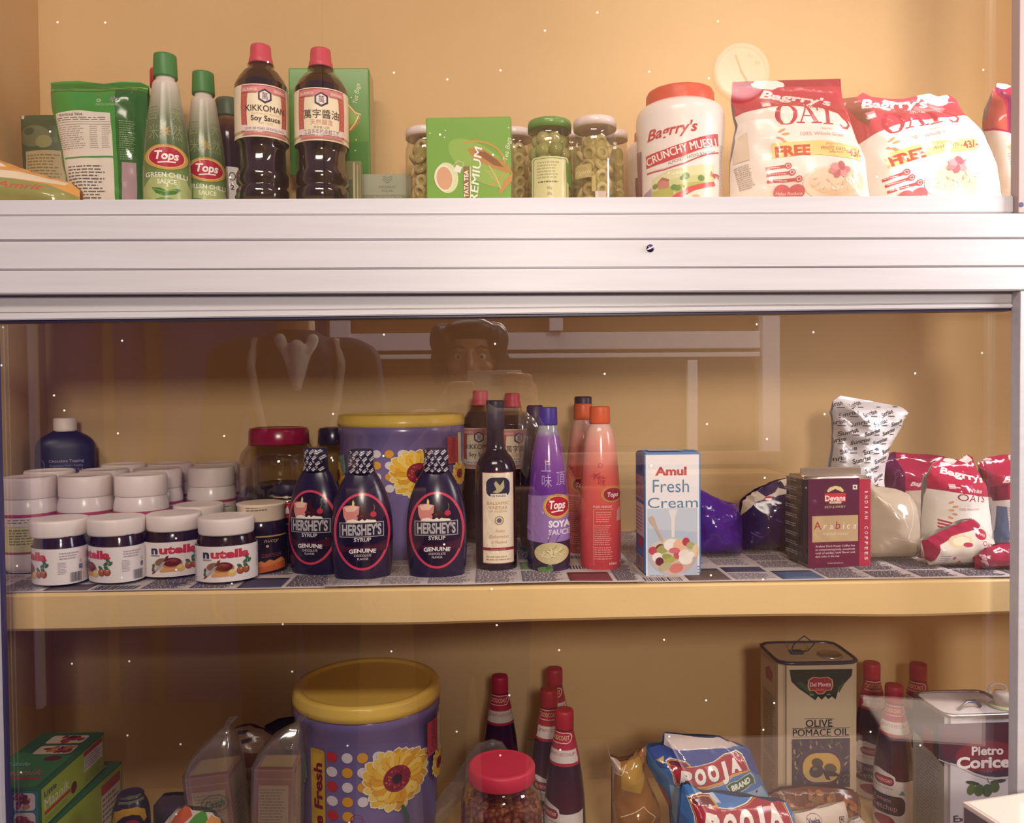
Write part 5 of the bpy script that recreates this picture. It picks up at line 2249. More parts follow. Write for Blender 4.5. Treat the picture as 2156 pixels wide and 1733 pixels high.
R = Round(777, 1.205, ZL)
bk = R.root('storage_bucket', 'flowered lilac bucket with a yellow lid on the lowest shelf', 'bucket', 'lilac buckets with yellow lids')
pr = [(134, None), (139, 1796), (143, 1745), (150, 1560), (151.5, 1486), (154, 1482), (154, 1466), (151, 1462)]
p = R.prof(pr)
p[0] = (p[0][0], 0)
mb = MB()
mb.lathe(p, MILKY, 80, cap1=False)
A = Rart(R, 147, q=.9)
bucket_art(A)
mb.art(A, R.surf(p), .004, .008, base=.0008)
mb.build('bucket', bk)
mb = MB()
mb.lathe([(.05, .004)] + [(r * .92, z + .004) for r, z in p[1:4]] + [(p[3][0] * .5, p[3][1] + .012)], M('6a5aa0', 'd'), 48)
mb.build('contents', bk)
mb = MB()
mb.lathe(R.prof([(151, 1464), (155.5, 1462), (156, 1450), (154, 1446), (154, 1438), (150, 1433.5), (142, 1432.5), (136, 1434), (133, 1438)]), M('f0cc62', 'g'), 80, cap1=True)
mb.build('lid', bk)
c = copy_tree(bk)
c.scale = (.905, .905, .815)
x = P(847, 1000, 1.27).x
c.location = (x, 1.27, ZN)
c.rotation_euler = (0, 0, -math.atan2(x, 1.27) - .12)
c['label'] = 'flowered lilac bucket with a yellow lid behind the chocolate syrup bottles'

# ---- smaller soy sauce bottles behind the vinegar
for px, lb in ((1012, 'pink capped soy sauce bottle behind and left of the vinegar bottle neck'), (1079, 'pink capped soy sauce bottle behind and right of the vinegar bottle neck')):
    c = copy_tree(soyA if px < 1050 else soyB)
    c.scale = (.82, .82, .855)
    yy = 1.335 if px < 1050 else 1.38
    x = P(px, 900, yy).x
    c.location = (x, yy, ZN)
    c.rotation_euler = (0, 0, -.2 if px < 1050 else .3)
    c['label'] = lb
    c['group'] = 'small soy sauce bottles behind the vinegar'

# ---- balsamic vinegar
R = Round(1045, 1.13, ZN)
t = R.root('vinegar_bottle', 'tall dark balsamic vinegar bottle with a narrow cream label', 'bottle')


def bals_art(A):
    A.rect(1017, 994, 1081, 1186, '9a4a4a')
    A.rect(1018, 995.5, 1080, 1184.5, 'ecdcc2')
    A.rrect(1025, 1005, 1073, 1046, 14, '2a2a48')
    A.poly([(1045, 1012), (1053, 1022), (1061, 1010), (1062, 1026), (1056, 1034), (1048, 1038), (1038, 1036), (1046, 1030), (1041, 1018)], 'b9b084')
    A.rect(1034, 1039, 1067, 1048, 'f2e8d6')
    A.text('DE NIGRIS', 1050.5, 1046, 4.6, '4a4048', w=29, bold=.02)
    A.text('BALSAMIC', 1049, 1062, 6.6, 'b08a5a', w=45)
    A.text('VINEGAR', 1049, 1071.5, 6.6, 'b08a5a', w=38)
    A.text('OF MODENA', 1049, 1078, 4.2, 'b89868', w=36)
    A.ell(1051, 1095, 9.5, 9.5, 'a89872', 24)
    A.ell(1051, 1095, 7, 7, 'e6d9b8', 20)
    A.ell(1051, 1095, 5, 5, '6a5a8a', 16)
    A.text('Aceto', 1052, 1120, 7, 'b99c74', w=20, sh=.4)
    A.text('Balsamico', 1050, 1132, 7, 'b99c74', w=40, sh=.4)
    A.text('di Modena', 1050, 1143, 6, 'b99c74', w=32, sh=.4)
    A.rect(1018, 1152, 1080, 1158, '8a2438')
    A.text('Product of Italy', 1049, 1157, 3.6, 'e0b0a8', w=30)
    A.lines(1024, 1168, 1074, 1180, 2, 'b0a07c', 5)


rbody('bottle', R, [(38, None), (42.5, 1208), (43.5, 1195), (43.5, 1000), (42, 980), (34, 962), (23, 950), (19, 940), (18, 900), (17.5, 860)], M('171226', 'k'), t, art=bals_art, hw=43, hx=.002)
mb = MB()
mb.lathe(R.prof([(18.8, 905), (19.2, 880), (19.5, 858), (20, 846), (19.5, 843.5), (14, 842.5)]), M('262a44', 's'), 44)
mb.build('capsule', t)
# clear sleeve crumpled around the rear bottles
p = Pouch([(1094, 872), (1110, 864), (1128, 880), (1136, 900), (1134, 930), (1124, 975), (1112, 1010), (1098, 990), (1092, 930)], 1.235, .01, ZN, D=.03, amp=.003, seed=4)
o = p.make('plastic_wrap', FILM, p.art('k'))
o['label'] = 'thin clear wrap draped from the rear soy sauce bottle to the soya sauce'
o['category'] = 'wrap'

# ---- soya sauce, plain vinegar
def soya_art(A):
    A.poly([(1100, 1046), (1160, 1042), (1210, 1044), (1210, 1138), (1150, 1142), (1100, 1140)], '9474b4')
    A.poly([(1100, 1140), (1150, 1143), (1210, 1139), (1210, 1206), (1100, 1206)], '251a3c')
    A.poly([(1100, 1204), (1210, 1204), (1210, 1216), (1100, 1216)], '5a2a86')
    A.stroke([(1148, 972), (1156, 972)], 3, 'd9b84a')
    A.text('上', 1151, 992, 20, 'b39acc', w=20)
    A.text('味', 1152, 1024, 20, 'b39acc', w=20)
    A.text('頂', 1180, 1020, 22, 'b39acc', w=18)
    tops_badge(A, 1173, 1066, 29, 26)
    A.text('SOYA', 1177, 1109, 12.5, 'efe8f2', w=44, bold=.05)
    A.text('SAUCE', 1177, 1125, 10.5, 'd9cbe6', w=44, bold=.04)
    for a, b in (((1153, 1142), (1162, 1120)), ((1170, 1138), (1180, 1122))):
        A.stroke([a, b], 1.2, '4a3560')
    A.ell(1161, 1164, 35, 23, 'c9bc8e', 30)
    rd = random.Random(2)
    for i in range(34):
        a = rd.uniform(0, 6.28)
        x, y = 1161 + 22 * rd.random() * math.cos(a), 1164 + 14 * rd.random() * math.sin(a)
        b = rd.uniform(0, 3.1)
        A.stroke([(x - 9 * math.cos(b), y - 6 * math.sin(b)), (x + 2 * math.sin(b), y - 2 * math.cos(b)), (x + 9 * math.cos(b), y + 6 * math.sin(b))], 1.5, rd.choice(('e4dab2', 'd2c696', '9a8c5c', 'eee6c4')))
    A.ell(1148, 1198, 16, 6, '5f8a52', 14)
    A.ell(1155, 1193, 7, 4, '3f6a3a', 12, rot=-30)


sy_prof = [(41, None), (45, 1202), (45.5, 1130), (44, 1070), (39.5, 1010), (33, 955), (25.5, 918), (21, 906), (19.5, 895)]
sy_cap = [(20.3, 895), (20.8, 891), (20.4, 860), (19.5, 857.5), (14, 857)]
sauce_bottle(1155, 1.12, ZN, sy_prof, sy_cap, lambda R: ramp_z('soya_sauce', [(0, '3a1a5a'), (R.z(1100), '5c2c86'), (R.z(1000), '6f3a98'), (R.z(920), '8a5aa8'), (R.z(908), '9aa0b0'), (R.z(893), 'a8aebc')], .15), M('3a2c9a', 's'), 'purple soya sauce bottle with a blue cap', 'tapered sauce bottles of the middle shelf', soya_art, 45)
R = Round(1128, 1.25, ZN)
t = R.root('sauce_bottle', 'dark bottle with a navy cap hidden behind the purple soya sauce', 'bottle')
rbody('bottle', R, [(30, None), (34, 1150), (34, 1060), (26, 950), (17, 905), (15, 890)], M('241a3a', 'k'), t)
mb = MB()
mb.lathe(R.prof([(17, 894), (18, 890), (18, 857), (15, 853)]), M('282350', 's'), 40, knurl=36)
mb.build('cap', t)


def vin_art(A):
    A.ell(1288, 1041, 22, 17, 'c2934e', 34)
    A.ell(1289, 1041, 18, 13.5, 'a01c40', 34)
    A.text('Tops', 1290, 1046, 9, 'f6e8e8', w=22, sh=.18, bold=.03)
    A.text('水', 1266, 1002, 17, 'b8404a', w=15, rot=90)
    A.text('味', 1268, 1022, 17, 'b8404a', w=15)
    A.ring(1265, 980, 5, 5, 1.4, 'b8404a', 18)
    A.text('PLAIN VINEGAR', 1269, 1069, 4.6, 'f2c4c0', w=38, bold=.02)
    A.rect(1250, 1072, 1290, 1072.8, 'f0b9b4')
    A.rect(1250, 1072, 1250.8, 1190, 'f0b9b4')
    A.lines(1255, 1076, 1288, 1100, 5, 'ee9c9c', 3)
    A.lines(1252, 1104, 1288, 1148, 10, 'ee9c9c', 4)
    A.lines(1252, 1150, 1294, 1178, 6, 'ee9c9c', 6)
    A.text('610ml', 1289, 1189, 5.4, 'f4c8c4', w=15, bold=.02)
    A.text('C', 1305, 1186, 6, 'f4c8c4')
    A.poly([(1298, 1075), (1304, 1066), (1306, 1096), (1297, 1098)], 'd9a0a4')


vi_prof = [(39, None), (43, 1198), (44, 1150), (44, 1080), (42, 1022), (37.5, 965), (30, 915), (25, 900), (20.5, 892)]
vi_cap = [(21.2, 892), (22.4, 888), (22, 859), (21, 856), (15, 855.5)]
vram = lambda R: ramp_z('pink_vinegar', [(0, 'c03a4a'), (R.z(1100), 'd24a50'), (R.z(1000), 'e06a60'), (R.z(930), 'f0a898'), (R.z(902), 'f0bcae'), (R.z(890), 'dcbcc4')], .14)
va = sauce_bottle(1264, 1.125, ZN, vi_prof, vi_cap, vram, M('e8643c', 's'), 'red plain vinegar bottle with an orange cap, the nearer of two', 'tapered sauce bottles of the middle shelf', vin_art, 44)
vb = copy_tree(va)
x = P(1228, 1000, 1.235).x
vb.location = (x, 1.235, ZN)
vb.scale = (.97, .97, 1.01)
vb.rotation_euler = (0, 0, -.9)
vb['label'] = 'red plain vinegar bottle with an orange cap, half hidden behind the nearer one'
R = Round(1229, 1.33, ZN)
t = R.root('sauce_bottle', 'bottle with a black cap at the back behind the red vinegar bottles', 'bottle')
rbody('bottle', R, [(30, None), (34, 1140), (34, 1040), (26, 940), (17, 880), (15, 868)], M('4a2440', 'k'), t)
mb = MB()
mb.lathe(R.prof([(18, 870), (19, 866), (19, 838), (17.5, 835), (12, 834.5)]), M('231d44', 's'), 40, knurl=36)
mb.build('cap', t)

# ---- fresh cream carton
c = Carton(1357, 1478, 952, 1.066, .058, ZN)
mb = MB()
b = bmesh.new()
bmesh.ops.create_cube(b, size=1)
bmesh.ops.subdivide_edges(b, edges=b.edges[:], cuts=1, use_grid_fill=True)
for v in b.verts:
    z = c.h / 2 + v.co.z * c.h
    y = c.D / 2 + v.co.y * c.D
    if v.co.z > .4:
        if v.co.y < -.4:
            z -= .001
        elif v.co.y > .4:
            z -= .002
        else:
            z += .001
    v.co = Vector((v.co.x * 2 * c.w, y, z))
bmesh.ops.bevel(b, geom=[e for e in b.edges if len(e.link_faces) == 2 and e.calc_face_angle() > .5], offset=.0018, segments=2, affect='EDGES')
mb.merge(b, M('4a86c4', 's'))
A = c.art('s')
A.rect(1359, 954, 1474, 1218, 'f3eef0')
A.rect(1362, 1068, 1470, 1217, 'b9c6d8')
A.poly([(1362, 1068), (1470, 1068), (1470, 1120), (1362, 1110)], 'c9d2e0')
A.text('Amul', 1413, 997, 16, 'b8344a', w=68, bold=.045)
A.text('Fresh', 1413, 1034, 27, '5a86a6', w=78)
A.text('Cream', 1417, 1067, 22, '5a86a6', w=108)
A.poly([(1407, 1070), (1427, 1070), (1421, 1090), (1420, 1130), (1414, 1130), (1413, 1090)], 'ece8e4')
A.ell(1417, 1160, 52, 28, 'cfd0cc', 40)
A.poly([(1365, 1160), (1469, 1160), (1462, 1185), (1445, 1204), (1420, 1211), (1395, 1206), (1374, 1186)], 'd0b4a8')
A.ell(1417, 1158, 50, 25, 'd9cbb8', 40)
for x, y, rx, ry, h in ((1375, 1158, 11, 9, 'c0485a'), (1389, 1150, 9, 6, '6a2a3a'), (1395, 1155, 14, 9, 'a3a45e'), (1413, 1146, 16, 13, 'f4efe8'), (1430, 1150, 13, 15, 'f0bfa0'), (1445, 1140, 8, 9, 'b84050'), (1455, 1148, 9, 8, 'b3b07a'), (1466, 1160, 8, 14, 'ead2a8'),
                        (1383, 1172, 11, 10, 'f2ece6'), (1388, 1181, 9, 9, '6a2036'), (1405, 1172, 12, 7, '9aa052'), (1412, 1178, 16, 6, 'b0b060'), (1428, 1168, 10, 9, 'c85a64'), (1444, 1177, 15, 12, 'f4ede2'), (1424, 1196, 15, 10, 'd27a72'), (1400, 1192, 14, 8, 'b6b28a'), (1420, 1158, 12, 6, 'd8707a'), (1440, 1164, 12, 7, 'f3e6dc'), (1455, 1168, 8, 7, 'f6f0ea')):
    A.ell(x, y, rx, ry, h, 18, rot=(x * 7) % 40 - 20)
A.ring(1417, 1162, 53, 48, 1.6, 'c9b6ac', 40, 180, 360)
A.poly([(1365, 1087), (1372, 1083), (1377, 1088), (1382, 1104), (1397, 1136), (1394, 1140), (1377, 1108), (1367, 1096)], 'c9b09c')
A.text('25% Milk Fat', 1384, 1214, 4.5, '6a6470', w=34)
A.lines(1470, 1190, 1476, 1215, 4, '8a8a9a', 3)
mb.art(A, c.front)
S = c.side('s')
W_ = c.D * 1000
H_ = c.h * 1000
S.rect(3, H_ * .60, W_ - 4, H_ * .80, 'b8a6b4')
S.lines(6, H_ * .62, W_ - 8, H_ * .74, 7, '6a5a6a', 3)
S.rect(3, H_ * .30, W_ - 4, H_ * .57, 'e0d6da')
S.lines(6, H_ * .33, W_ - 8, H_ * .54, 7, '8a7f88', 6)
S.rect(W_ * .3, H_ * .21, W_ * .75, H_ * .28, 'c0486a')
S.rect(W_ * .2, H_ * .02, W_ - 8, H_ * .13, 'c9b6a0')
S.bars(W_ * .25, H_ * .03, W_ - 12, H_ * .12, '5a4a50', 5)
S.ell(W_ * .5, H_ * .9, 14, 12, '2f5fa6', 20)
mb.art(S, c.left)
T = Art(lambda a, b: (a / 1000, b / 1000), 's')
T.rect(-c.w * 1000 + 8, 8, c.w * 1000 - 22, W_ - 8, 'd8d6de')
mb.art(T, lambda x, y: (Vector((x, y, c.h + .0011)), Vector((0, 0, 1))))
o = mb.build('cream_carton', None, c.loc, (0, 0, .03))
tag(o, 'blue and white fresh cream carton with a fruit bowl picture', 'carton')

# ---- purple bags
p = Pouch([(1440, 1020), (1475, 1028), (1500, 1042), (1530, 1055), (1552, 1060), (1560, 1090), (1562, 1140), (1560, 1190), (1560, 1300), (1440, 1300)], 1.20, .045, ZN, D=.06, amp=.010, freq=20, seed=31, ridge=.6)
o = p.make('coffee_bag', M('4a1f8a', 'k'), p.art('k'))
tag(o, 'shiny violet foil bag slumped right behind the cream carton', 'bag')
p = Pouch([(1556, 1075), (1560, 1052), (1580, 1035), (1605, 1022), (1640, 1008), (1660, 1004), (1678, 1012), (1688, 1040), (1690, 1300), (1560, 1300), (1552, 1180), (1553, 1120)], 1.225, .045, ZN, D=.07, amp=.009, freq=22, seed=37, ridge=.5)
A = p.art('k')
A.poly([(1550, 1060), (1580, 1032), (1605, 1018), (1645, 1002), (1668, 1004), (1676, 1016), (1650, 1032), (1612, 1040), (1580, 1052), (1560, 1076)], 'cbb9a8')
A.poly([(1590, 1030), (1625, 1012), (1640, 1010), (1622, 1030), (1602, 1040)], '3a2c52')
A.poly([(1630, 1022), (1640, 1008), (1646, 1026)], '2c2244')
A.ell(1606, 1043, 9, 4, 'a8404a', 14, rot=-15)
A.ell(1650, 1022, 8, 5, '5a4a68', 12)
A.poly([(1548, 1064), (1560, 1050), (1566, 1066), (1556, 1082)], 'b8a58a')
for q in ((1580, 1120), (1625, 1090), (1660, 1150)):
    A.stroke([(q[0] - 10, q[1] - 6), q, (q[0] + 12, q[1] + 3)], 1.4, '6a3aa0')
o = p.make('snack_bag', M('251648', 'k'), A)
tag(o, 'crumpled dark purple bag with a pale patterned top, left of the coffee packet', 'bag')

# ---- coffee packet: a vacuum brick with a folded silver top
c = Carton(1693, 1838, 1003, 1.10, .062, ZN)
mb = MB()
b = bmesh.new()
bmesh.ops.create_cube(b, size=1)
bmesh.ops.subdivide_edges(b, edges=b.edges[:], cuts=3, use_grid_fill=True)
for v in b.verts:
    q = Vector((v.co.x * 2 * c.w, c.D / 2 + v.co.y * c.D, c.h / 2 + v.co.z * c.h))
    n_ = noise.noise(q * 40)
    v.co = q + Vector((noise.noise(q * 35 + Vector((3, 1, 1))) * .002, (0.0016 if v.co.y > -.49 else .0003) * n_, noise.noise(q * 30) * .001 if v.co.z > -.4 else 0))
bmesh.ops.bevel(b, geom=[e for e in b.edges if len(e.link_faces) == 2 and e.calc_face_angle() > .8], offset=.004, segments=3, affect='EDGES')
mb.merge(b, M('c9bfb8', 'f'), smooth=True)
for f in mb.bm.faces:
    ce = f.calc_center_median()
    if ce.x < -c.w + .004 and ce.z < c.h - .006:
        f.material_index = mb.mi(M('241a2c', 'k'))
mb.box(-c.w * .96, c.w * .94, c.D * .30, c.D * .36, c.h - .002, c.h + .011, M('d0c4b4', 'f'), Matrix.Translation((0, 0, 0)), bev=.0012)
A = c.art('g')
A.rect(1696, 1004, 1812, 1194, '5a1c44')
A.rect(1812, 1006, 1838, 1194, 'b02f4c')
A.rect(1696, 1130, 1812, 1194, '6a1c42')
A.poly([(1738, 1030), (1744, 1023), (1757, 1019), (1770, 1022), (1777, 1030), (1774, 1033), (1757, 1026), (1741, 1033)], 'e4d3a0')
A.rect(1733, 1035, 1781, 1054, 'c8394a')
A.text('Devans', 1757, 1051, 11, 'f6ece4', w=46, bold=.03)
A.rect(1744, 1052.5, 1771, 1057, 'e8dcc0')
A.text('SINCE 1993', 1757.5, 1056, 2.8, '8a4a4a', w=22)
A.text('RICH & SMOKY', 1757, 1067, 5.2, 'd8bf9a', w=48, sh=.3)
A.rect(1797, 1018, 1807, 1028, 'efe4da')
A.ell(1802, 1023, 2.6, 2.6, '6a3a2a', 12)
A.rect(1705, 1083, 1809, 1139, 'c4a883')
for x, ch, hh, col in ((1717, 'A', 17, 'a8343c'), (1734, 'r', 14, 'f4ece0'), (1748, 'a', 13, 'f4ece0'), (1763, 'b', 17, 'a8343c'), (1776, 'i', 15, 'f4ece0'), (1787, 'c', 13, 'f4ece0'), (1801, 'a', 13, 'f4ece0')):
    A.text(ch, x, 1112, hh, col, sh=.15 if ch != 'A' else 0)
A.text('french roast', 1758, 1125, 7, 'e8d9bc', w=58, sh=.2)
for i, s_ in enumerate(('Arabica Dark Roast Coffee has', 'an overpowering body, completely', 'void of acidity, bold flavor and')):
    A.text(s_, 1757, 1150 + i * 7.2, 4.2, 'e6ccd0', w=90, bold=.01)
A.text('dark color in the cup.', 1712, 1171.6, 4.2, 'e6ccd0', w=55, al='l', bold=.01)
A.text('www.devans.in', 1757, 1186, 3.6, 'd9b8bc', w=36)
for i, ch in enumerate('INDIAN COFFEES'):
    if ch != ' ':
        A.text(ch, 1824, 1034 + i * 11, 7, 'f0d6d2', w=6 if ch != 'I' else 2.5, rot=-90, bold=.02)
mb.art(A, c.front, .012, .012, base=.0008)
S = c.side('g')
for i in range(9):
    S.lines(8, 14 + i * 13, 46, 20 + i * 13, 2, 'b0a6ac', i + 3)
mb.art(S, c.left, base=.0042)
o = mb.build('coffee_packet', None, c.loc, (0, 0, .10))
tag(o, 'maroon and silver coffee brick packet with a folded top', 'packet')

SILVER = M('efecf0', 'g').copy()
SILVER.name = 'silver_foil'
SILVER.node_tree.nodes['Principled BSDF'].inputs['Metallic'].default_value = 0.2
SILVER.node_tree.nodes['Principled BSDF'].inputs['Roughness'].default_value = 0.3

# ---- silver pouch, standing on a tin behind the coffee
p = Pouch([(1746, 862), (1752, 838), (1768, 827), (1800, 833), (1850, 843), (1895, 852), (1911, 862), (1893, 898), (1872, 935), (1862, 975), (1858, 1012), (1870, 1080), (1872, 1200), (1735, 1200), (1742, 1005), (1748, 940), (1752, 900)], 1.27, .045, ZN, D=.06, amp=.012, freq=24, seed=41, ridge=.8, seal=.02, step=.006)
A = p.art('f')
rd = random.Random(6)
for j in range(12):
    for i in range(5):
        x, y = 1752 + i * 40 + (j % 2) * 20, 850 + j * 19
        A.text('Sunrise', x, y, 8.5, '6b6a76', w=34, sh=.3, bold=.02, rot=18)
        A.rect(x + 2, y + 1, x + 14, y + 3, '8a8a96')
A.items = [it for it in A.items if all(p.dist(*v) > .002 for v in it[0][:24:3])]
o = p.make('coffee_refill_pouch', SILVER, A)
tag(o, 'crumpled silver foil pouch printed all over with slanted words', 'pouch')
p = Pouch([(1815, 1010), (1840, 1020), (1880, 1025), (1908, 1035), (1925, 1055), (1933, 1100), (1934, 1150), (1925, 1180), (1924, 1300), (1800, 1300), (1800, 1100)], 1.15, .05, ZN, D=.08, amp=.005, freq=26, seed=43)
A = p.art('k')
for q in ((1850, 1060, 1880, 1100), (1900, 1040, 1880, 1130), (1850, 1120, 1910, 1135), (1915, 1060, 1912, 1110)):
    A.stroke([(q[0], q[1]), ((q[0] + q[2]) / 2 + 4, (q[1] + q[3]) / 2), (q[2], q[3])], 1.4, 'd8ccc0')
o = p.make('grain_bag', M('b9a894', 'k'), A)
tag(o, 'clear bag of pale grain between the coffee packet and the oats', 'bag')

# ---- oats bags of the middle shelf
p = Pouch([(1856, 958), (1878, 947), (1920, 952), (1955, 953), (1990, 958), (1997, 975), (1970, 1010), (1965, 1300), (1850, 1300), (1855, 1010)], 1.30, .03, ZN, D=.05, amp=.006, freq=24, seal=.03, seed=51, ridge=.5)
A = p.art('k')
A.poly([(1850, 1028), (1980, 1024), (1980, 1260), (1850, 1260)], 'b8a490')
A.poly([(1856, 950), (1884, 947), (1888, 1030), (1856, 1030)], '5a1a48')
A.text("Bagrry's", 1925, 1016, 8, 'e8c9c4', w=56, sh=.35, bold=.03)
o = p.make('oats_bag', M('a3284a', 'k'), A)
tag(o, 'oats bag with a deep red top, partly behind the bag of pale grain', 'bag', 'oats bags on the middle shelf')


def oats_mid(A, tf):
    oats_art(A, tf, top=False, free=False)


p = Pouch([(1962, 970), (1990, 958), (2020, 964), (2036, 952), (2048, 958), (2056, 985), (2072, 1020), (2079, 1070), (2084, 1120), (2082, 1180), (2080, 1300), (1936, 1300), (1936, 1090), (1938, 1040), (1946, 1000)], 1.175, .045, ZN, D=.065, amp=.006, freq=24, seal=.035, seed=57, ridge=.4)
A = p.art('k')
A.poly([(1930, 940), (2090, 940), (2090, 1040), (2060, 1040), (2000, 1030), (1960, 1024), (1930, 1022)], 'b02c4c')
A.text("Bagrry's", 2010, 1000, 13, 'f2e2e0', w=88, sh=.35, bold=.035, rot=-14)
A.rect(1970, 1010, 1981, 1020, 'd8a8ae')
A.text('White', 2018, 1028, 9, 'f2e2e0', w=40, bold=.02, rot=-6)
A.text('OATS', 2014, 1046, 14, 'a33448', w=66, bold=.0, rot=-6)
A.text('100% Whole Grain', 2008, 1064, 5, 'd0a4a4', w=46)
for i in range(5):
    A.ell(1972 + (i % 2) * 6, 1048 + i * 8, 5, 2.4, 'd8a47c', 10, rot=-30 + 15 * i)
for i in range(3):
    A.poly([(1952, 1084 + i * 7), (1978 + i * 5, 1090 + i * 7), (1978 + i * 5, 1094 + i * 7), (1953, 1088 + i * 7)], 'b84458')
A.ell(1972, 1116, 10, 8, 'b03c50', 16)
o = p.make('oats_bag', M('ece4dc', 'k'), A)
tag(o, 'standing oats bag with a white front, right of the bag of pale grain', 'bag', 'oats bags on the middle shelf')
p = Pouch([(2055, 970), (2075, 958), (2110, 952), (2160, 955), (2190, 960), (2200, 1300), (2085, 1300), (2084, 1120), (2074, 1030)], 1.24, .035, ZN, D=.05, amp=.006, freq=24, seal=.03, seed=61, ridge=.4)
A = p.art('k')
A.poly([(2040, 945), (2210, 945), (2210, 1050), (2110, 1046), (2070, 1042), (2050, 1030)], 'a82848')
A.poly([(2074, 1020), (2098, 1010), (2100, 1044), (2080, 1050)], '7a1a38')
A.text("Bagrry's", 2130, 1006, 12, 'efdcda', w=84, sh=.35, bold=.035, rot=4)
A.lines(2100, 1060, 2140, 1110, 9, 'a8a0a4', 6)
A.poly([(2084, 1060), (2098, 1060), (2112, 1180), (2088, 1170)], '5a6a8a')
o = p.make('oats_bag', M('dcd2cc', 'k'), A)
tag(o, 'oats bag on the middle shelf cut off by the white right frame', 'bag', 'oats bags on the middle shelf')
p = Pouch([(1936, 1135), (1968, 1118), (2000, 1105), (2030, 1092), (2048, 1090), (2070, 1108), (2094, 1140), (2100, 1170), (2070, 1200), (2060, 1230), (1985, 1222), (1955, 1190), (1940, 1170)], 1.10, .03, ZN, D=.04, amp=.005, freq=26, seed=67, ridge=.3)
A = p.art('k')
A.poly([(1930, 1130), (1968, 1114), (2050, 1086), (2062, 1100), (2000, 1118), (1960, 1140), (1952, 1180), (1936, 1172)], 'a3284a')
A.ell(2000, 1132, 24, 13, 'd8c4a0', 24, rot=-12)
A.ell(2001, 1131, 17, 8, 'ead9bc', 20, rot=-12)
A.ell(2013, 1138, 10, 5, 'b03c58', 14)
A.ell(2046, 1118, 15, 11, 'b03448', 18)
A.text('FREE', 2046, 1121, 5, 'f0d8d8', w=18, rot=-20)
for i in range(6):
    A.ell(1990 + i * 14, 1168 + (i % 3) * 10, 4, 3.4, 'b04a60', 10)
A.lines(1960, 1160, 1980, 1188, 5, '9a94b0', 3)
A.text('OATS', 2060, 1146, 10, 'b03448', w=36, rot=-25)
o = p.make('oats_bag', M('ded4c8', 'k'), A)
tag(o, 'small oats packet lying tilted in front of the standing oats bag', 'bag', 'oats bags on the middle shelf')
p = Pouch([(2050, 1170), (2068, 1150), (2098, 1144), (2130, 1142), (2180, 1140), (2190, 1230), (2060, 1230), (2050, 1205)], 1.075, .02, ZN, D=.03, amp=.004, freq=28, seed=71, ridge=.3)
A = p.art('k')
A.text("Bagrry's", 2062, 1184, 8, 'e8c4c4', w=42, sh=.3, bold=.03, rot=-70)
A.stroke([(2080, 1156), (2096, 1150), (2110, 1158)], 3, 'e6c9c9')
o = p.make('oats_bag', M('a32246', 'k'), A)
tag(o, 'glossy dark red packet lying at the front against the right frame', 'bag', 'oats bags on the middle shelf')

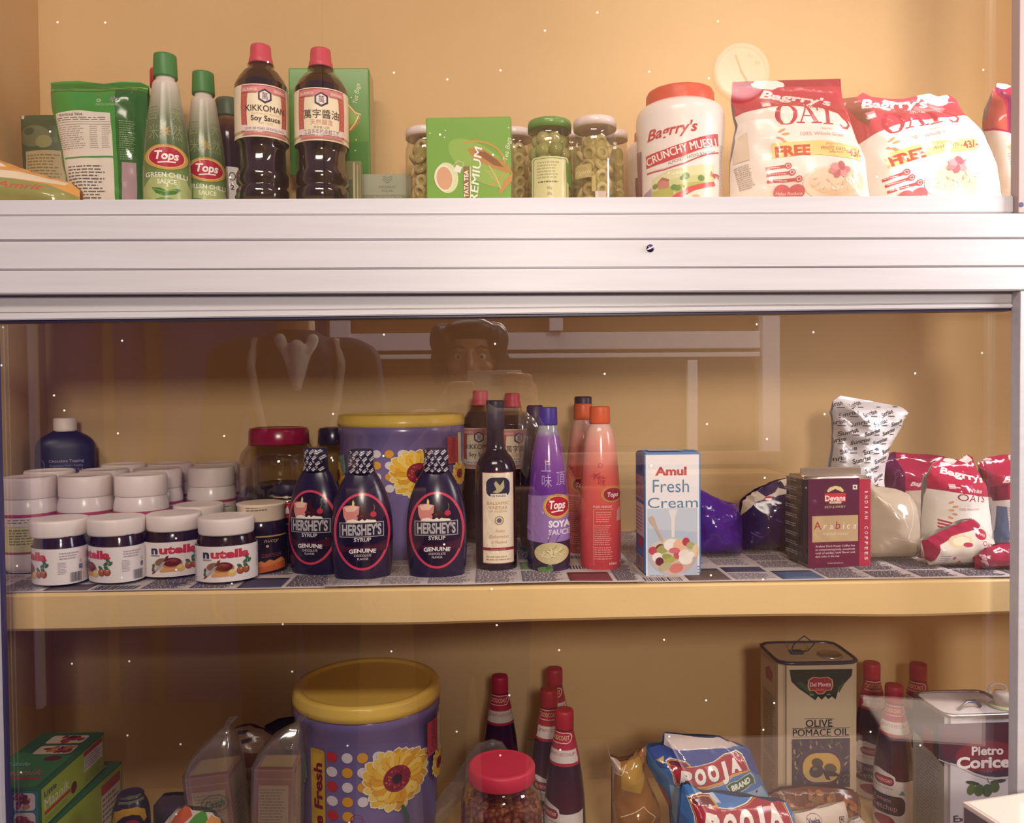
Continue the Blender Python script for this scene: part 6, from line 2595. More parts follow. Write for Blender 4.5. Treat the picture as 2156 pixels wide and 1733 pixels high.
# ================================================================== lowest shelf
# ---- green cartons at the left corner
def date_box(x0, x1, y0, y1, z0, z1, label, rz=0.0, group='green date cartons'):
    w, d, h = (x1 - x0) / 2 * 1000, (y1 - y0) * 1000, (z1 - z0) * 1000
    mb = MB()
    mb.box(-w / 1000, w / 1000, 0, d / 1000, 0, h / 1000, M('2c6a48', 's'), bev=.0018)
    cv = lambda a, b: (a / 1000, b / 1000)
    S = Art(cv, 's')                            # right side: x runs away from the lens
    S.warp = None
    H = h
    S.rect(3, 3, d - 3, H - 3, 'a9bc48')
    S.items and None
    T = lambda t, x, y, hh, col, w_, b=.02: S.items.append(_txt(t, x, y, hh, col, w_, b))

    def _txt(t, x, y, hh, col, w_, b):
        vs, fs = glyphs(t, b, 0.0)
        a, c = min(v[0] for v in vs), max(v[0] for v in vs)
        S.n += 1
        return ([((x + (v[0] - a) * w_ / (c - a)) / 1000, (y + v[1] * hh / CAPH) / 1000) for v in vs], fs, M(col, 's'), S.n)
    T('Little', 10, H * .70, H * .13, '2a3f7a', 30)
    T('Maanik', 10, H * .40, H * .24, 'f0ead8', 62, 0)
    S.rect(10, H * .28, 74, H * .36, 'c0323c')
    S.lines(10, H * .10, 70, H * .22, 3, '6f8a3a', 3)
    S.ell(84, H * .3, 8, H * .14, '6a1838', 20)
    S.rect(d - 62, H * .42, d - 8, H * .92, 'e6dcd6')
    S.rect(d - 62, H * .80, d - 8, H * .92, 'b8303c')
    S.lines(d - 60, H * .46, d - 10, H * .77, 5, '8a7a80', 5)
    S.lines(d - 60, H * .12, d - 12, H * .36, 4, '86983c', 7)
    mb.art(S, lambda x, y: (Vector((w / 1000, x, y)), Vector((1, 0, 0))))
    E_ = Art(cv, 's')                           # front end
    E_.rect(-w + 3, 3, w - 2, H - 3, '3a7886')
    for cy in (H * .70, H * .25):
        E_.rrect(w - 34, cy - H * .2, w - 6, cy + H * .2, 5, 'e0ccc8')
        rd = random.Random(int(cy))
        for i in range(14):
            E_.ell(w - 20 + rd.uniform(-11, 11), cy + rd.uniform(-H * .15, H * .15), 5, 3, rd.choice(('7a2848', 'c88a5a', 'a8405a', '5a3a86')), 10, rot=rd.uniform(0, 90))
    mb.art(E_, lambda x, y: (Vector((x, 0, y)), Vector((0, -1, 0))))
    O = Art(cv, 's')                            # top, x right, y away
    O.rect(-w + 3, 3, w - 3, d - 3, '2a6448')
    O.poly([(-w + 3, 3), (w - 8, 3), (w - 8, d * .55), (-w + 3, d * .62)], '3a7f52')
    for t, x, y, hh, col, w_ in (('Maanik', -w + 10, d * .22, 16, 'd0606a', 64), ('Little', -w + 12, d * .38, 10, '9ab8d0', 30)):
        vs, fs = glyphs(t, 0.0, 0.0)
        a, c = min(v[0] for v in vs), max(v[0] for v in vs)
        O.n += 1
        O.items.append(([((x + (v[0] - a) * w_ / (c - a)) / 1000, (y + v[1] * hh / CAPH) / 1000) for v in vs], fs, M(col, 's'), O.n))
    O.rect(-w + 8, d * .14, w - 14, d * .18, 'b03a50')
    O.ell(w - 30, d * .5, 12, 8, '6a1838', 20)
    for cy in (d * .66, d * .85):
        O.rrect(-w + 26, cy - 14, w - 14, cy + 13, 5, 'e0cdb8')
        rd = random.Random(int(cy))
        for i in range(20):
            O.ell(6 + rd.uniform(-w + 32, w - 26), cy + rd.uniform(-9, 9), 6, 3.4, rd.choice(('8a2440', 'c8824a', 'b03a4a', '5a1c30')), 10, rot=rd.uniform(0, 90))
    mb.art(O, lambda x, y: (Vector((x, y, h / 1000)), Vector((0, 0, 1))))
    o = mb.build('date_carton', None, ((x0 + x1) / 2, y0, z0), (0, 0, rz))
    return tag(o, label, 'carton', group)


date_box(-.688, -.594, 1.05, 1.225, CZ - .5715, CZ - .514, 'green date carton on top, its yellow green side facing right')
date_box(-.700, -.590, 1.06, 1.255, ZL, CZ - .572, 'green date carton underneath another one in the left corner', -.05)

# ---- small things along the bottom edge
R = Round(278, 1.10, ZL)
t = R.root('preserve_jar', 'dark jar with an arched yellow label low beside the green cartons', 'jar')


def pres_art(A):
    A.poly([(240, 1733), (244, 1712), (262, 1704), (290, 1704), (306, 1714), (310, 1733), (304, 1738), (296, 1722), (280, 1716), (262, 1718), (250, 1728), (246, 1738)], 'b98a2c')
    A.poly([(252, 1698), (256, 1686), (275, 1680), (298, 1683), (306, 1698), (292, 1696), (270, 1695)], '6a6a4a')
    A.ell(277, 1740, 18, 14, '8a2438', 20)


rbody('jar', R, [(32, None), (40, 1830), (42, 1740), (40, 1700), (32, 1682), (27, 1676)], M('201a34', 'g'), t, art=pres_art, hw=42)
mb = MB()
mb.lathe(R.prof([(28, 1684), (29, 1680), (29, 1672), (26, 1669)]), M('2a2444', 'g'), 40)
mb.build('lid', t)
p = Pouch([(330, 1688), (345, 1672), (372, 1666), (405, 1670), (420, 1690), (425, 1900), (325, 1900)], 1.16, .035, ZL, D=.05, amp=.006, seed=80)
o = p.make('snack_packet', M('4a3a52', 'g'), p.art('g'))
tag(o, 'dull dark grey packet behind the colourful packet on the lowest shelf', 'packet')
p = Pouch([(355, 1722), (372, 1704), (396, 1690), (412, 1698), (432, 1700), (452, 1706), (468, 1718), (476, 1740), (478, 1900), (350, 1900)], 1.085, .03, ZL, D=.04, amp=.005, seed=82)
A = p.art('k')
A.poly([(372, 1716), (384, 1698), (398, 1688), (416, 1704), (400, 1714)], 'd0603a')
A.poly([(365, 1733), (376, 1715), (400, 1714), (408, 1722), (380, 1740)], 'd8c058')
A.poly([(398, 1728), (420, 1704), (436, 1698), (448, 1712), (440, 1724), (412, 1730)], '4f9a3e')
A.poly([(440, 1724), (452, 1708), (474, 1722), (470, 1736), (446, 1740)], 'e39a52')
A.poly([(376, 1740), (410, 1730), (440, 1726), (446, 1750), (380, 1760)], '241e44')
A.poly([(410, 1732), (432, 1728), (444, 1736), (440, 1752), (414, 1750)], 'e6e0dc')
A.poly([(350, 1750), (368, 1728), (376, 1742), (366, 1770)], 'b8283c')
o = p.make('snack_packet', M('d9cfc2', 'k'), A)
tag(o, 'colourful packet in orange, green and navy in front of the wrapped cartons', 'packet')

# ---- two cream cartons in clear bags
def wrapped_carton(x0, x1, y0, Yf, dep, tilt, label, logo):
    c = Carton(x0, x1, y0, Yf, dep, ZL)
    t = thing('rusk_carton', label, 'carton', c.loc, 0, 'bagged cartons of the lowest shelf')
    mb = MB()
    c.body(mb, M('c08a78', 's'), .002)
    A = c.art('s')
    w = x1 - x0
    A.rect(x0 + w * .13, y0 + 27, x1 - w * .12, y0 + 170, 'e3cdb0')
    A.lines(x0 + w * .17, y0 + 33, x1 - w * .16, y0 + 110, 12, 'b39c88', 4)
    A.lines(x0 + w * .17, y0 + 112, x1 - w * .16, y0 + 160, 6, 'b39c88', 8)
    A.rect(x0 + 2, y0 + 12, x1 - 2, y0 + 15, 'd8b09a')
    mb.art(A, c.front)
    S = c.side('s')
    S.rect(4, 8, dep * 1000 - 4, c.h * 1000 - 8, 'd8c89a')
    S.lines(8, c.h * 300, dep * 1000 - 8, c.h * 800, 12, 'a89a78', 4)
    S.rect(4, c.h * 400, dep * 1000 - 4, c.h * 440, '3f5a52')
    mb.art(S, c.right)
    T = Art(lambda a, b: (a / 1000, b / 1000), 's')
    T.rect(-c.w * 1000 + 5, 10, c.w * 1000 - 5, dep * 1000 - 5, 'd0b87c')
    T.rect(-c.w * 1000 + 2, 2, c.w * 1000 - 2, 9, 'a05a48')
    mb.art(T, c.top)
    mb.build('box', t, rot=(0, tilt, 0))
    # bag: a loose film sleeve, tied off above
    mb = MB()
    W2, D2, H2 = c.w + .005, dep / 2 + .006, c.h
    rows = []
    for k, (z, s_, dx) in enumerate(((0.002, 1, 0), (H2 * .5, 1.02, 0), (H2 + .002, 1.0, 0), (H2 + .02, .86, .004), (H2 + .036, .62, .012), (H2 + .048, .34, .02), (H2 + .056, .10, .026), (H2 + .066, .2, .034))):
        ring = []
        for i in range(28):
            a = 2 * PI * i / 28
            ca, sa = math.cos(a), math.sin(a)
            q = (abs(ca) ** 6 + abs(sa) ** 6) ** (-1 / 6)
            n_ = 1 + .05 * noise.noise(Vector((ca * 3, sa * 3, z * 50 + x0))) * (1 if k > 2 else .3)
            ring.append(mb.bm.verts.new((ca * q * W2 * s_ * n_ + dx, dep / 2 + sa * q * D2 * s_ * n_, z)))
        rows.append(ring)
    kk = mb.mi(FILM)
    for a, b in zip(rows, rows[1:]):
        for i in range(28):
            j = (i + 1) % 28
            f = mb.bm.faces.new((a[i], a[j], b[j], b[i]))
            f.material_index = kk
            f.smooth = True
    if logo:
        L = c.art('s')
        L.ring(482, 1683, 29, 18, 1.3, '2f5a4a', 40)
        L.text('Casth', 482, 1690, 14, '2f6a50', w=42, sh=.35, bold=.02, rot=8)
        mb.art(L, lambda x, y: (Vector((x, -.0075, y)), Vector((0, -1, 0))))
    mb.build('plastic_bag', t, rot=(0, tilt, 0))
    return t


wrapped_carton(419, 512, 1634, 1.10, .06, -.10, 'cream carton in a tied clear bag with a green oval stamp', True)
wrapped_carton(530, 614, 1622, 1.075, .048, .03, 'cream carton in a clear bag directly left of the lower bucket', False)
p = Pouch([(480, 1545), (500, 1527), (530, 1522), (560, 1532), (585, 1552), (604, 1580), (612, 1620), (600, 1900), (500, 1900), (492, 1640), (484, 1590)], 1.27, .03, ZL, D=.04, amp=.008, seed=84, ridge=.4)
A = p.art('g')
A.poly([(508, 1530), (530, 1528), (532, 1533), (510, 1536)], '3a2a3a')
A.poly([(518, 1544), (540, 1540), (542, 1546), (522, 1550)], '3a2a3a')
A.poly([(484, 1552), (520, 1562), (556, 1568), (560, 1590), (500, 1600)], '6a4038')
o = p.make('snack_packet', M('8a6a58', 'g'), A)
tag(o, 'brown packet with a slotted hanging tab standing behind the two bagged cartons', 'packet')
p = Pouch([(560, 1525), (590, 1512), (630, 1506), (660, 1520), (660, 1900), (565, 1900)], 1.37, .02, ZL, D=.03, amp=.004, seed=86)
o = p.make('snack_packet', M('231c3a', 's'), p.art('s'))
tag(o, 'black packet in shadow against the wall behind the lower bucket', 'packet')

# ---- ketchup bottles
def ket_sleeve(A):
    cx = 1882
    A.rect(cx - 50, 1520, cx + 50, 1545, 'd9cfcb')
    A.rect(cx - 50, 1470, cx + 50, 1521, 'b02a44')
    A.rrect(cx - 31, 1489, cx + 20, 1509, 9.5, 'ecd0d0')
    A.rrect(cx - 29.5, 1490.5, cx + 18.5, 1507.5, 8.3, 'b02a44')
    A.text('FOODCOAST', cx - 5.5, 1503, 8, 'ecd9a8', w=42, bold=.0)
    A.text('TOMATO KETCHUP', cx - 4, 1532, 6, 'b0485a', w=62)


def ket_label(A):
    A.poly([(1826, 1624), (1832, 1632), (1837, 1634), (1840, 1628), (1850, 1625), (1875, 1632), (1884, 1636), (1886, 1644), (1900, 1645), (1922, 1644), (1930, 1640), (1930, 1800), (1826, 1800)], 'e2d9da')
    A.rrect(1841, 1638, 1882, 1656, 8, '6a1830')
    A.rrect(1843, 1640, 1880, 1654, 6.5, 'b02a44')
    A.text('FOODCOAST', 1861.5, 1650, 5.6, 'e8d4d0', w=33, bold=.02)
    A.lines(1838, 1660, 1884, 1664, 1, '9a8f98', 4)
    A.rrect(1829, 1676, 1906, 1716, 14, '3a1636')
    A.rect(1829, 1676, 1850, 1716, '3a1636')
    A.text('Tomato', 1857, 1691, 9, 'd8a8b0', w=38)
    A.text('Ketchup', 1862, 1707, 11, 'd8a8b0', w=54)
    A.ell(1862, 1731, 22, 12, '9a2038', 20)
    A.poly([(1892, 1672), (1900, 1662), (1906, 1672)], '5a8aa0')


R = Round(1882, 1.24, ZL)
kt = R.root('ketchup_bottle', 'ketchup bottle with a white label, between the two oil tins', 'bottle', 'ketchup bottles with red caps')
kp = [(40, None), (46.5, py_at(1882, ZL, 1.24) - 8), (47, 1700), (46.5, 1640), (44, 1600), (38, 1560), (32.5, 1535), (26, 1505), (20, 1482), (18, 1474)]
_, pr = rbody('bottle', R, kp, ramp_z('dark_ketchup', [(0, '2a1028'), (.1, '4a1028'), (R.z(1560), '341430'), (R.z(1474), '241430')], .12), kt, art=ket_label, hw=46)
mb = MB()
seg = [q for q in pr]
fn = R.surf(pr)
z1, z0 = R.z(1479), R.z(1541)
pp = []
for i in range(9):
    z = z0 + (z1 - z0) * i / 8
    v, d = fn(0, z)
    pp.append((-v.y + .0007, z))
mb.lathe(pp, M('b02a44', 'g'), 56, cap0=False, cap1=False)
A = Rart(R, 30)
cxs = 1882
ket_sleeve(A)
zl = [q[1] for q in pp]
A.items = [([(max(-.985 * R.surf(pp)(0, b)[0].y * -1, min(.985 * -R.surf(pp)(0, b)[0].y, a)), max(z0, min(z1, b))) for a, b in vs], fs, m, n) for vs, fs, m, n in A.items]
mb.art(A, R.surf(pp), .0025, .005, base=.0005)
mb.build('neck_sleeve', kt, rot=(0, 0, .1))
mb = MB()
mb.lathe(R.prof([(20.5, 1478), (21.5, 1475), (21.5, 1446), (20, 1442), (14, 1441.5)]), M('b01f3c', 's'), 44, knurl=48, kd=.02)
mb.build('cap', kt)
for px, Y, ra, lb in ((1835, 1.345, .5, 'ketchup bottle at the back, squeezed against the cream oil tin'),
                      (1933, 1.335, -.3, 'ketchup bottle at the back behind the red and white oil tin, only its cap showing'),
                      (1188, 1.168, -.35, 'ketchup bottle standing nearest, directly right of the nut jar'),
                      (1156, 1.252, .1, 'ketchup bottle second in its row, behind the nearest one'),
                      (1168, 1.345, -.2, 'ketchup bottle at the back, topmost cap of the three lined up'),
                      (1053, 1.315, 0, 'ketchup bottle standing alone behind the red lidded nut jar')):
    c = copy_tree(kt)
    x = P(px, 1500, Y).x
    c.location = (x, Y, ZL)
    c.rotation_euler = (0, 0, -math.atan2(x, Y) + ra)
    c['label'] = lb

# ---- jar of peanuts
R = Round(1058, 1.075, ZL)
t = R.root('nut_jar', 'clear jar of brown peanuts with a pinkish red lid', 'jar')
pr = [(76, None), (86, 1830), (88, 1800), (88, 1700), (86, 1672), (79, 1652), (71, 1642), (69, 1632)]
p = R.prof(pr)
p[0] = (p[0][0], 0)
p = smoothprof(p)
mb = MB()
mb.lathe(p, PET, 64, cap1=False)
mb.build('jar', t)
mb = MB()
mb.lathe(R.prof([(69.5, 1640), (71.5, 1637), (71.5, 1612), (69, 1608), (62, 1606), (60, 1607.5)]), M('d83a52', 's'), 64, knurl=80, kd=.006)
mb.build('lid', t)
PN = [unit_mesh('peanut', M(h, 's')) for h in ('8a4a3c', 'a05f48', '7a3c34', 'b07458')]
rd = random.Random(9)
rj = 88 * R.kx
ztop = R.z(1690)
lo_z = R.z(1790)
n = 0
z = ztop
while z > lo_z and n < 100:
    m = 17
    for i in range(m):
        if n >= 100:
            break
        a = -PI / 2 + (i - (m - 1) / 2) * (PI * .98 / m) + rd.uniform(-.05, .05)
        rr = rj - .0072 - rd.uniform(0, .0015)
        o = bpy.data.objects.new('peanut', rd.choice(PN))
        COL.objects.link(o)
        o.parent = t
        o.location = (rr * math.cos(a), rr * math.sin(a), z + rd.uniform(-.003, .003))
        o.rotation_euler = (rd.uniform(0, 3), rd.uniform(0, 3), rd.uniform(0, 3))
        n += 1
    z -= .0085
mb = MB()
for i in range(420):
    a, q = rd.uniform(0, 6.283), math.sqrt(rd.random())
    if i < 190:
        zz, rr = ztop + .002 + rd.uniform(-.002, .006) * (1 - q), (rj - .009) * q
    else:
        zz, rr = rd.uniform(.008, ztop - .004), rj - .009
    mb.sphere((rr * math.cos(a), rr * math.sin(a), zz), .0062, M(rd.choice(('8a4a3c', 'a05f48', '7a3c34', 'b07458')), 's'), 8, (1, 1, 1.15))
mb.lathe([(rj * .9, .004), (rj * .9, ztop - .004)], M('6a3830', 'd'), 32)
o = mb.build('peanut_fill', t)
o['kind'] = 'stuff'

# ---- film by the bucket foot and nut jar
p = Pouch([(905, 1720), (915, 1690), (935, 1660), (955, 1640), (985, 1590), (1010, 1560), (1040, 1552), (1060, 1558), (1075, 1580), (1000, 1640), (965, 1690), (945, 1712), (915, 1745)], 1.19, .004, ZL, D=.02, amp=.003, seed=90)
p.zs = ZL
o = p.make('plastic_wrap', FILM, p.art('k'))
tag(o, 'crumpled clear plastic wrap between the lower bucket and the nut jar', 'wrap')

# ---- brown packet in clear film
p = Pouch([(1276, 1544), (1284, 1580), (1304, 1591), (1321, 1589), (1342, 1572), (1362, 1562), (1358, 1617), (1377, 1663), (1391, 1693), (1392, 1900), (1284, 1900), (1288, 1733), (1289, 1608)], 1.13, .03, ZL, D=.035, amp=.008, freq=26, seed=92, ridge=.6)
A = p.art('k')
A.poly([(1274, 1540), (1290, 1545), (1305, 1590), (1302, 1612), (1292, 1612), (1288, 1700), (1284, 1700)], 'b39a8a')
A.poly([(1304, 1600), (1345, 1578), (1356, 1620), (1345, 1650), (1304, 1640)], 'b0883c')
A.stroke([(1292, 1612), (1304, 1613), (1316, 1594)], 1.6, 'd9c9b8')
A.stroke([(1302, 1700), (1350, 1676), (1376, 1702)], 1.6, 'e0c494')
A.stroke([(1345, 1733), (1376, 1702)], 1.4, 'd8b884')
o = p.make('snack_packet', M('8f6030', 'k'), A)
tag(o, 'golden brown packet in creased clear film, left of the blue bags', 'packet')

# ---- two blue bags
def pooja(A, tf):
    A.warp = lambda a, b: tf(a, b)
    ban = [(720, 450), (760, 432), (900, 437), (945, 470), (955, 488), (1060, 488), (1180, 455), (1300, 412), (1430, 398), (1485, 430), (1515, 500), (1550, 580), (1450, 575), (1360, 590), (1240, 645), (1100, 692), (950, 705), (840, 692), (795, 650), (775, 560)]
    cx, cy = 1130, 560
    A.poly([(cx + (x - cx) * 1.02, cy + (y - cy) * 1.06) for x, y in ban], 'efe6e2')
    A.poly(ban, '6a3424')
    A.poly([(cx + (x - cx) * .985, cy + (y - cy) * .96) for x, y in ban], 'e0a04c')
    A.poly([(745, 480), (955, 492), (1060, 492), (1180, 462), (1300, 420), (1425, 408), (1475, 440), (1530, 560), (1440, 556), (1350, 572), (1230, 622), (1100, 664), (950, 678), (850, 668), (808, 640), (785, 560)], 'a8263c')
    A.poly([(735, 455), (765, 442), (895, 446), (935, 475), (880, 492), (760, 478)], '6a2030')
    for ch, x, y, r in (('P', 895, 655, -6), ('O', 1040, 640, 2), ('O', 1175, 610, 8), ('J', 1285, 590, 10), ('A', 1405, 545, 10)):
        A.text(ch, x + 5, y + 5, 118 if ch != 'A' else 95, '3a1a24', w=110 if ch != 'J' else 70, bold=.07, rot=r)
        A.text(ch, x, y, 118 if ch != 'A' else 95, 'f3ebe4', w=110 if ch != 'J' else 70, bold=.07, rot=r)
    g = [(1280, 660), (1340, 632), (1400, 630), (1480, 600), (1560, 592), (1600, 640), (1610, 700), (1560, 690), (1480, 720), (1400, 738), (1320, 720)]
    A.poly(g, 'cfd8a8')
    A.poly([(1445 + (x - 1445) * .95, 665 + (y - 665) * .9) for x, y in g], '2f5a44')
    A.text('BRAND', 1445, 690, 46, 'e2e6d4', w=215, bold=.05, rot=12)
    A.warp = None


bl = M('3f74ae', 'k')
Z5 = lambda x, y: (1240 + x / 4.687, 1480 + y / 4.687)
p = Pouch([(1356, 1561), (1368, 1558), (1394, 1555), (1398, 1533), (1432, 1535), (1517, 1544), (1554, 1559), (1581, 1570), (1603, 1629), (1618, 1663), (1630, 1700), (1640, 1900), (1412, 1900), (1411, 1733), (1408, 1693), (1379, 1634), (1361, 1600)], 1.14, .04, ZL, D=.07, amp=.007, freq=22, seed=95, ridge=.3)
A = p.art('k')
A.poly([(1394, 1556), (1398, 1530), (1432, 1532), (1517, 1541), (1556, 1560), (1500, 1556), (1440, 1556)], 'cfc2c0')
A.poly([(1350, 1552), (1500, 1556), (1585, 1568), (1610, 1632), (1570, 1600), (1480, 1580), (1380, 1590)], '2c4a94')
A.poly([(1400, 1625), (1470, 1632), (1540, 1640), (1600, 1640), (1625, 1680), (1630, 1750), (1420, 1750)], '8fb0c6')
A.poly([(1372, 1576), (1390, 1568), (1388, 1580)], 'c8a86a')
A.poly([(1380, 1636), (1392, 1640), (1410, 1680), (1402, 1686)], 'a85a5a')
pooja(A, Z5)
A.ell(1585, 1645, 3, 2.6, '2a2440', 12)
o = p.make('flour_bag', bl, A)
tag(o, 'blue bag with a red banner, the rear one, leaning by the cream oil tin', 'bag', 'blue bags with red banners')
p = Pouch([(1433, 1638), (1445, 1637), (1475, 1655), (1528, 1661), (1592, 1670), (1635, 1678), (1658, 1683), (1673, 1702), (1677, 1735), (1680, 1900), (1420, 1900), (1423, 1733), (1426, 1693)], 1.065, .035, ZL, D=.05, amp=.005, freq=24, seed=97, ridge=.2)
A = p.art('k')
A.poly([(1425, 1690), (1440, 1700), (1445, 1760), (1420, 1760)], '2f62a8')
A.poly([(1442, 1648), (1456, 1652), (1448, 1672)], 'd8b866')
A.poly([(1445, 1730), (1560, 1740), (1676, 1740), (1676, 1790), (1440, 1790)], 'a9c4d4')
A.poly([(1475, 1656), (1500, 1658), (1510, 1668), (1480, 1666)], 'b9d0e4')
pooja(A, tf_to(Z5(1125, 1115), Z5(1800, 1062), (895, 655), (1405, 545)))
o = p.make('flour_bag', M('3a78ba', 'k'), A)
tag(o, 'blue bag with a red banner, the front one at the bottom edge', 'bag', 'blue bags with red banners')

# ---- cream oil tin
c = Carton(1640, 1812, 1396, 1.20, .098, ZL)
t = thing('oil_tin', 'tall cream olive pomace oil tin with a dark rim and wire handle', 'tin', c.loc)
mb = MB()
mb.bm.free()
mb.bm = bmesh.new()
b = bmesh.new()
bmesh.ops.create_cube(b, size=1)
for v in b.verts:
    v.co = Vector((v.co.x * 2 * c.w, c.D / 2 + v.co.y * c.D, c.h / 2 + v.co.z * c.h))
bmesh.ops.bevel(b, geom=[e for e in b.edges if abs((e.verts[0].co - e.verts[1].co).z) > .05], offset=.010, segments=5, affect='EDGES')
mb.merge(b, M('c8b498', 's'), smooth=False)
A = c.art('s')
dk = '2a2244'
A.poly([(1660, 1397), (1797, 1397), (1795, 1412), (1780, 1428), (1768, 1436), (1764, 1450), (1760, 1463), (1752, 1456), (1744, 1462), (1738, 1455), (1730, 1463), (1722, 1455), (1716, 1464), (1700, 1452), (1680, 1438), (1664, 1422)], '1f2a2e')
A.poly([(1675, 1425), (1700, 1446), (1716, 1460), (1705, 1440), (1688, 1424)], '2f5236')
A.poly([(1764, 1436), (1782, 1424), (1768, 1448)], '2f5236')
for k_, h_ in ((1.0, 'd8c58a'), (.93, 'a0243f')):
    q = [(-28, 2), (-26, -10), (-16, -16), (0, -14), (16, -16), (26, -10), (28, 2), (24, 12), (12, 13), (6, 20), (-6, 20), (-12, 13), (-24, 12)]
    A.poly([(1727 + x * k_, 1430 + y * k_ * 1.05) for x, y in q], h_)
A.text('Del Monte', 1727, 1434, 9, 'f2e6e0', w=46, bold=.02)
A.text('Quality', 1727, 1443, 5.5, 'd88a86', w=20, sh=.3)
A.text('SINCE', 1708, 1453, 2.6, 'c9c0a4', w=10)
A.text('1886', 1745, 1453, 2.6, 'c9c0a4', w=8)
A.rect(1693, 1503, 1756, 1504, dk)
A.text('OLIVE', 1724, 1521, 15, dk, w=58, bold=.01)
A.rect(1693, 1521.5, 1756, 1522.6, dk)
A.rect(1666, 1524, 1791, 1525, dk)
A.text('POMACE OIL', 1728, 1541, 15, dk, w=122, bold=.01)
A.rect(1666, 1542, 1791, 1543.2, dk)
A.rect(1665, 1547, 1791, 1654, dk)
rd = random.Random(12)
for i in range(120):
    x, y = rd.uniform(1668, 1788), rd.uniform(1550, 1651)
    A.ell(x, y, 6, 2, rd.choice(('8a7a5c', '3a4a3a', '5a5a48', 'a8946a', '2f3f34')), 8, rot=rd.uniform(0, 180))
A.rrect(1677, 1566, 1776, 1646, 36, dk)
A.rrect(1679, 1568, 1774, 1644, 35, '4a3f58')
A.rrect(1680.5, 1569.5, 1772.5, 1642.5, 34, dk)
A.rrect(1687, 1577, 1769, 1640, 29, 'd0a44e')
A.poly([(1690, 1620), (1766, 1616), (1762, 1628), (1740, 1640), (1714, 1640), (1698, 1632)], 'b9a070')
A.ell(1719, 1598, 13, 10, '3a3a30', 20, rot=20)
A.ell(1747, 1611, 14, 11, '454430', 20, rot=15)
A.ell(1717, 1616, 16, 14, '2c2c34', 22, rot=-15)
A.ell(1714, 1611, 5, 4, '6a6a48', 14)
A.poly([(1728, 1612), (1760, 1620), (1770, 1628), (1744, 1628), (1748, 1636), (1738, 1634)], '2a2434')
mb.art(A, c.front)
S = c.side('s')
S.poly([(c.D * 500 - 14, c.h * 850), (c.D * 500 + 12, c.h * 850), (c.D * 500 + 16, c.h * 900), (c.D * 500, c.h * 930), (c.D * 500 - 16, c.h * 900)], '9a3048')
S.text
S.lines(24, c.h * 420, c.D * 1000 - 20, c.h * 780, 26, '6a5f68', 3)
S.lines(24, c.h * 100, c.D * 1000 - 20, c.h * 400, 20, '7a6f70', 5)
mb.art(S, c.left)
mb.build('body', t)
mb = MB()
prr = []
rim = []
for q in range(36):
    a = 2 * PI * q / 36
    ca, sa = math.cos(a), math.sin(a)
    s_ = (abs(ca) ** 7 + abs(sa) ** 7) ** (-1 / 7)
    rim.append(Vector((ca * s_ * (c.w + .001), c.D / 2 + sa * s_ * (c.D / 2 + .001), c.h)))
mb.tube(rim + rim[:1], .0030, M('2e2c48', 'g'))
mb.face([v + Vector((0, 0, -.0005)) for v in rim], M('4f4450', 's'))
mb.build('rim', t)
mb = MB()
hx_, hy_ = P(1690, 1385, 1.24).x - c.X, .045
mb.tube([(hx_ - .018, hy_, c.h + .002), (hx_ - .014, hy_ - .004, c.h + .016), (hx_ + .002, hy_ - .006, c.h + .030), (hx_ + .020, hy_ - .002, c.h + .016), (hx_ + .010, hy_, c.h + .004), (hx_ - .004, hy_, c.h + .003)], .0011, M('55556a', 'm'))
mb.box(hx_ - .018, hx_ + .002, hy_ - .006, hy_ + .006, c.h, c.h + .005, M('2a2640', 's'), bev=.002)
mb.build('wire_handle', t)
mb = MB()
mb.lathe([(.0185, 0), (.0185, .003), (.016, .0045), (.0155, .003), (.004, .003)], M('c9c0b8', 'f'), 40, mat4=Matrix.Translation((P(1748, 1385, 1.23).x - c.X, .030, c.h)))
mb.build('cap', t)

# ---- packets at the foot of the tin
p = Pouch([(1605, 1668), (1640, 1652), (1700, 1648), (1760, 1652), (1805, 1660), (1815, 1690), (1818, 1900), (1600, 1900)], 1.145, .02, ZL, D=.04, amp=.004, freq=40, seed=99)
A = p.art('g')
rd = random.Random(14)
for i in range(160):
    A.ell(rd.uniform(1606, 1812), rd.uniform(1656, 1760), 8, 5, rd.choice(('8a4a2c', '6a3424', 'a0683c', '7a5a3a', '8f5a34')), 9, rot=rd.uniform(0, 180))
A.items = [it for it in A.items if all(p.dist(*v) > .001 for v in it[0])]
o = p.make('snack_packet', M('5f3424', 'g'), A)
tag(o, 'see through packet of brown raisins in front of the cream oil tin', 'packet')
p = Pouch([(1668, 1703), (1700, 1698), (1778, 1681), (1784, 1705), (1792, 1735), (1800, 1900), (1660, 1900)], 1.095, .012, ZL, D=.03, amp=.003, seed=101)
A = p.art('s')
A.ring(1707, 1714, 17, 13, 1, '5a4a6a', 28)
A.text('Veeba', 1707, 1719, 10, '33285a', w=27, bold=.04, rot=6)
A.lines(1690, 1730, 1760, 1735, 1, '8a7a80', 5)
A.rect(1761, 1706, 1773, 1719, '4a3a4a')
A.rect(1763, 1708, 1771, 1717, 'd8c8bc')
A.ell(1767, 1712.5, 3, 3, '4a3a4a', 12)
o = p.make('sauce_sachet', M('dccabb', 's'), A)
tag(o, 'cream sachet with an oval logo standing in front of the raisin packet', 'sachet')
p = Pouch([(1778, 1735), (1790, 1718), (1808, 1712), (1826, 1730), (1832, 1900), (1775, 1900)], 1.075, .012, ZL, D=.025, amp=.004, seed=103)
A = p.art('s')
A.lines(1786, 1720, 1824, 1760, 8, 'a89a98', 3, rot=14)
o = p.make('sauce_sachet', M('cbbcb6', 's'), A)
tag(o, 'greyish finely printed sachet between the cream sachet and the ketchup label', 'sachet')

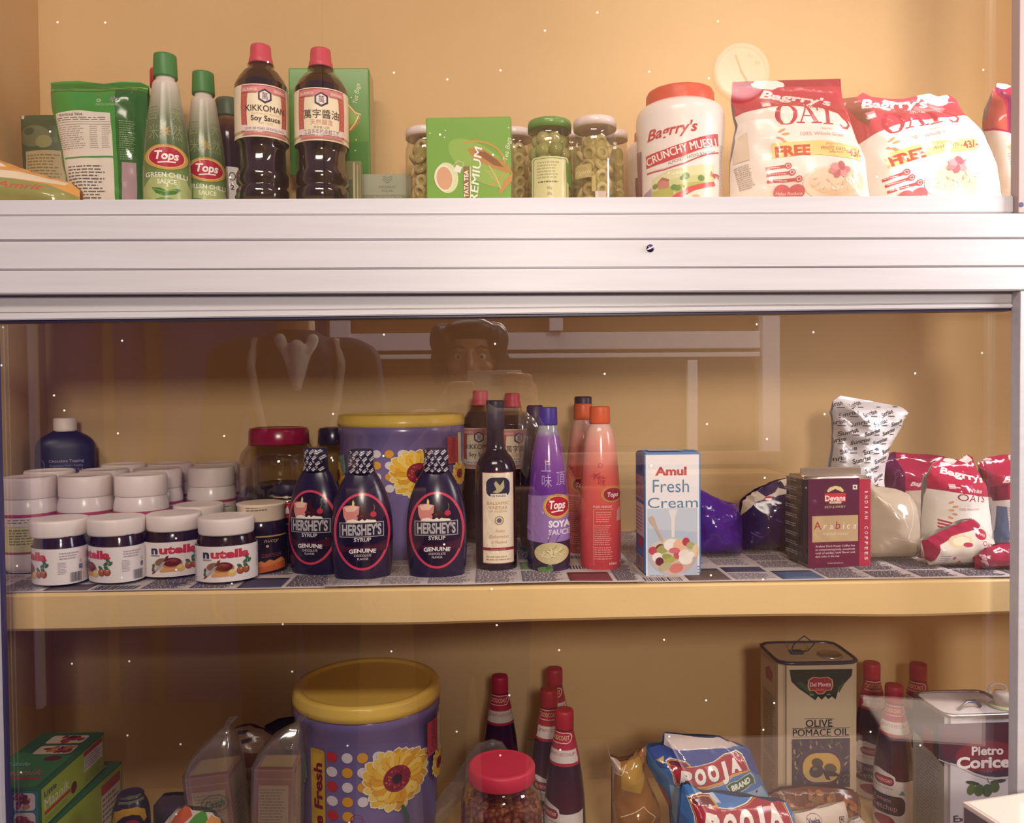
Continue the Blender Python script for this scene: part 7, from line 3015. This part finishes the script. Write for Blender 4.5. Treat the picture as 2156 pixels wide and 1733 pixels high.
# ---- red and white oil tin at the right
c = Carton(1985, 2150, 1506, 1.085, .085, ZL)
t = thing('oil_tin', 'white olive oil tin with a dark red crest and white pouring cap', 'tin', c.loc, .02)
mb = MB()
b = bmesh.new()
bmesh.ops.create_cube(b, size=1)
for v in b.verts:
    v.co = Vector((v.co.x * 2 * c.w, c.D / 2 + v.co.y * c.D, c.h / 2 + v.co.z * c.h))
bmesh.ops.bevel(b, geom=[e for e in b.edges if abs((e.verts[0].co - e.verts[1].co).z) > .05], offset=.007, segments=4, affect='EDGES')
mb.merge(b, M('d0c8cc', 's'))
A = c.art('s')
A.poly([(1969, 1507), (2160, 1507), (2160, 1622), (2130, 1625), (2100, 1627), (2075, 1624), (2050, 1616), (2030, 1606), (2015, 1598), (1990, 1590), (1969, 1581)], '2a2440')
A.poly([(1975, 1510), (2155, 1510), (2155, 1616), (2110, 1616), (2076, 1612), (2040, 1602), (2015, 1592), (1990, 1584), (1975, 1575)], '4a1634')
A.ell(2075, 1580, 68, 34, '7a1a34', 36)
A.stroke([(1969, 1584), (1990, 1593), (2014, 1601), (2030, 1610), (2052, 1621), (2076, 1629), (2105, 1632), (2160, 1627)], 2, 'b8aab0')
A.text('Pietro', 2078, 1577, 18, 'efe4e2', w=71, bold=.03)
A.text('Coricelli', 2082, 1605, 23, 'efe4e2', w=146, bold=.04)
A.text('1939', 2075, 1617, 6, 'a84a5a', w=26)
A.stroke([(2078, 1628), (2080, 1636), (2084, 1640)], 1.4, '4a4a30')
for x, y, rx, ry, r, h in ((2045, 1638, 16, 4, 12, '2f3f3a'), (2102, 1636, 18, 4, -6, '2f3f3a'), (2042, 1652, 9, 12, 20, '4f6a3a'), (2060, 1654, 11, 13, 15, '446038'), (2078, 1655, 11, 14, -5, '35502f'), (2094, 1648, 11, 12, -25, '3f5a35')):
    A.ell(x, y, rx, ry, h, 18, rot=r)
A.text('Extra', 2030, 1722, 14, '2a2244', w=54, bold=.01)
mb.art(A, c.front)
S = c.side('s')
S.rect(3, 4, c.D * 1000 - 3, c.h * 780, 'b4b6b4')
S.poly([(3, c.h * 780), (c.D * 1000 - 3, c.h * 700), (c.D * 1000 - 3, c.h * 1000 - 3), (3, c.h * 1000 - 3)], '241c34')
S.rect(30, c.h * 730, 55, c.h * 860, '8a2a48')
S.lines(12, c.h * 120, c.D * 1000 - 10, c.h * 700, 30, '8a8f94', 6)
mb.art(S, c.left)
mb.build('body', t)
mb = MB()
rim = []
for q in range(36):
    a = 2 * PI * q / 36
    ca, sa = math.cos(a), math.sin(a)
    s_ = (abs(ca) ** 8 + abs(sa) ** 8) ** (-1 / 8)
    rim.append(Vector((ca * s_ * (c.w + .001), c.D / 2 + sa * s_ * (c.D / 2 + .001), c.h)))
mb.tube(rim + rim[:1], .0030, M('a8a4ac', 'm'))
mb.face([v + Vector((0, 0, -.0006)) for v in rim], M('2c3040', 'f'))
mb.build('rim', t)
mb = MB()
cx_ = P(2112, 1490, 1.11).x - c.X
tr = Matrix.Translation((cx_, .026, c.h))
mb.lathe([(.0165, 0), (.0165, .003), (.013, .004)], M('c9cda8', 'g'), 36, mat4=tr)
mb.build('cap_base', t)
mb = MB()
mb.lathe([(.011, .004), (.0115, .018), (.0105, .022), (.004, .0225)], M('e8dad2', 's'), 36, mat4=tr)
mb.tube([tr @ Vector((.012 * math.cos(a / 10 * 2 * PI) * 1.15 - .003, .006, .024 + .008 * math.sin(a / 10 * 2 * PI))) for a in range(11)], .0016, M('eee2da', 's'))
mb.build('cap', t)
mb = MB()
mb.tube([(-c.w * .45, c.D * .2, c.h + .002), (-c.w * .2, c.D * .25, c.h + .010), (c.w * .1, c.D * .3, c.h + .010), (c.w * .25, c.D * .3, c.h + .002)], .0022, M('9a98a8', 'm'))
mb.build('carry_handle', t)

# ---- box at the lower right, standing on a counter outside the panes
mb = MB()
mb.box(.30, 1.2, .62, .93, .74, .80, M('8a7468', 's'), bev=.004)
tag(mb.build('counter_ledge'), 'narrow counter ledge outside the panes that carries the open white box', 'counter')
q = P(2026, 1688, .905)
mb = MB()
hh = q.z - .80
mb.box(0, .16, -.16, 0, 0, hh, M('b8a596', 's'), bev=.002)
A = Art(lambda a, b: (a / 1000, b / 1000), 's')
A.rect(3, 3, 157, hh * 1000 - 5, '5a4a4c')
A.rect(20, 10, 120, hh * 700, '7a6a60')
mb.art(A, lambda x, y: (Vector((0, -x, y)), Vector((-1, 0, 0))), flip=False)
T = Art(lambda a, b: (a / 1000, b / 1000), 's')
T.rect(4, -156, 156, -4, 'c9b8a8')
T.poly([(20, -60), (150, -80), (150, -30), (60, -20)], 'd2c4b6')
mb.art(T, lambda x, y: (Vector((x, y, hh)), Vector((0, 0, 1))))
o = mb.build('cardboard_box', None, (q.x, q.y, .80), (0, 0, math.radians(12)))
tag(o, 'cream topped cardboard box poking in at the lower right corner, in front of the panes', 'box')
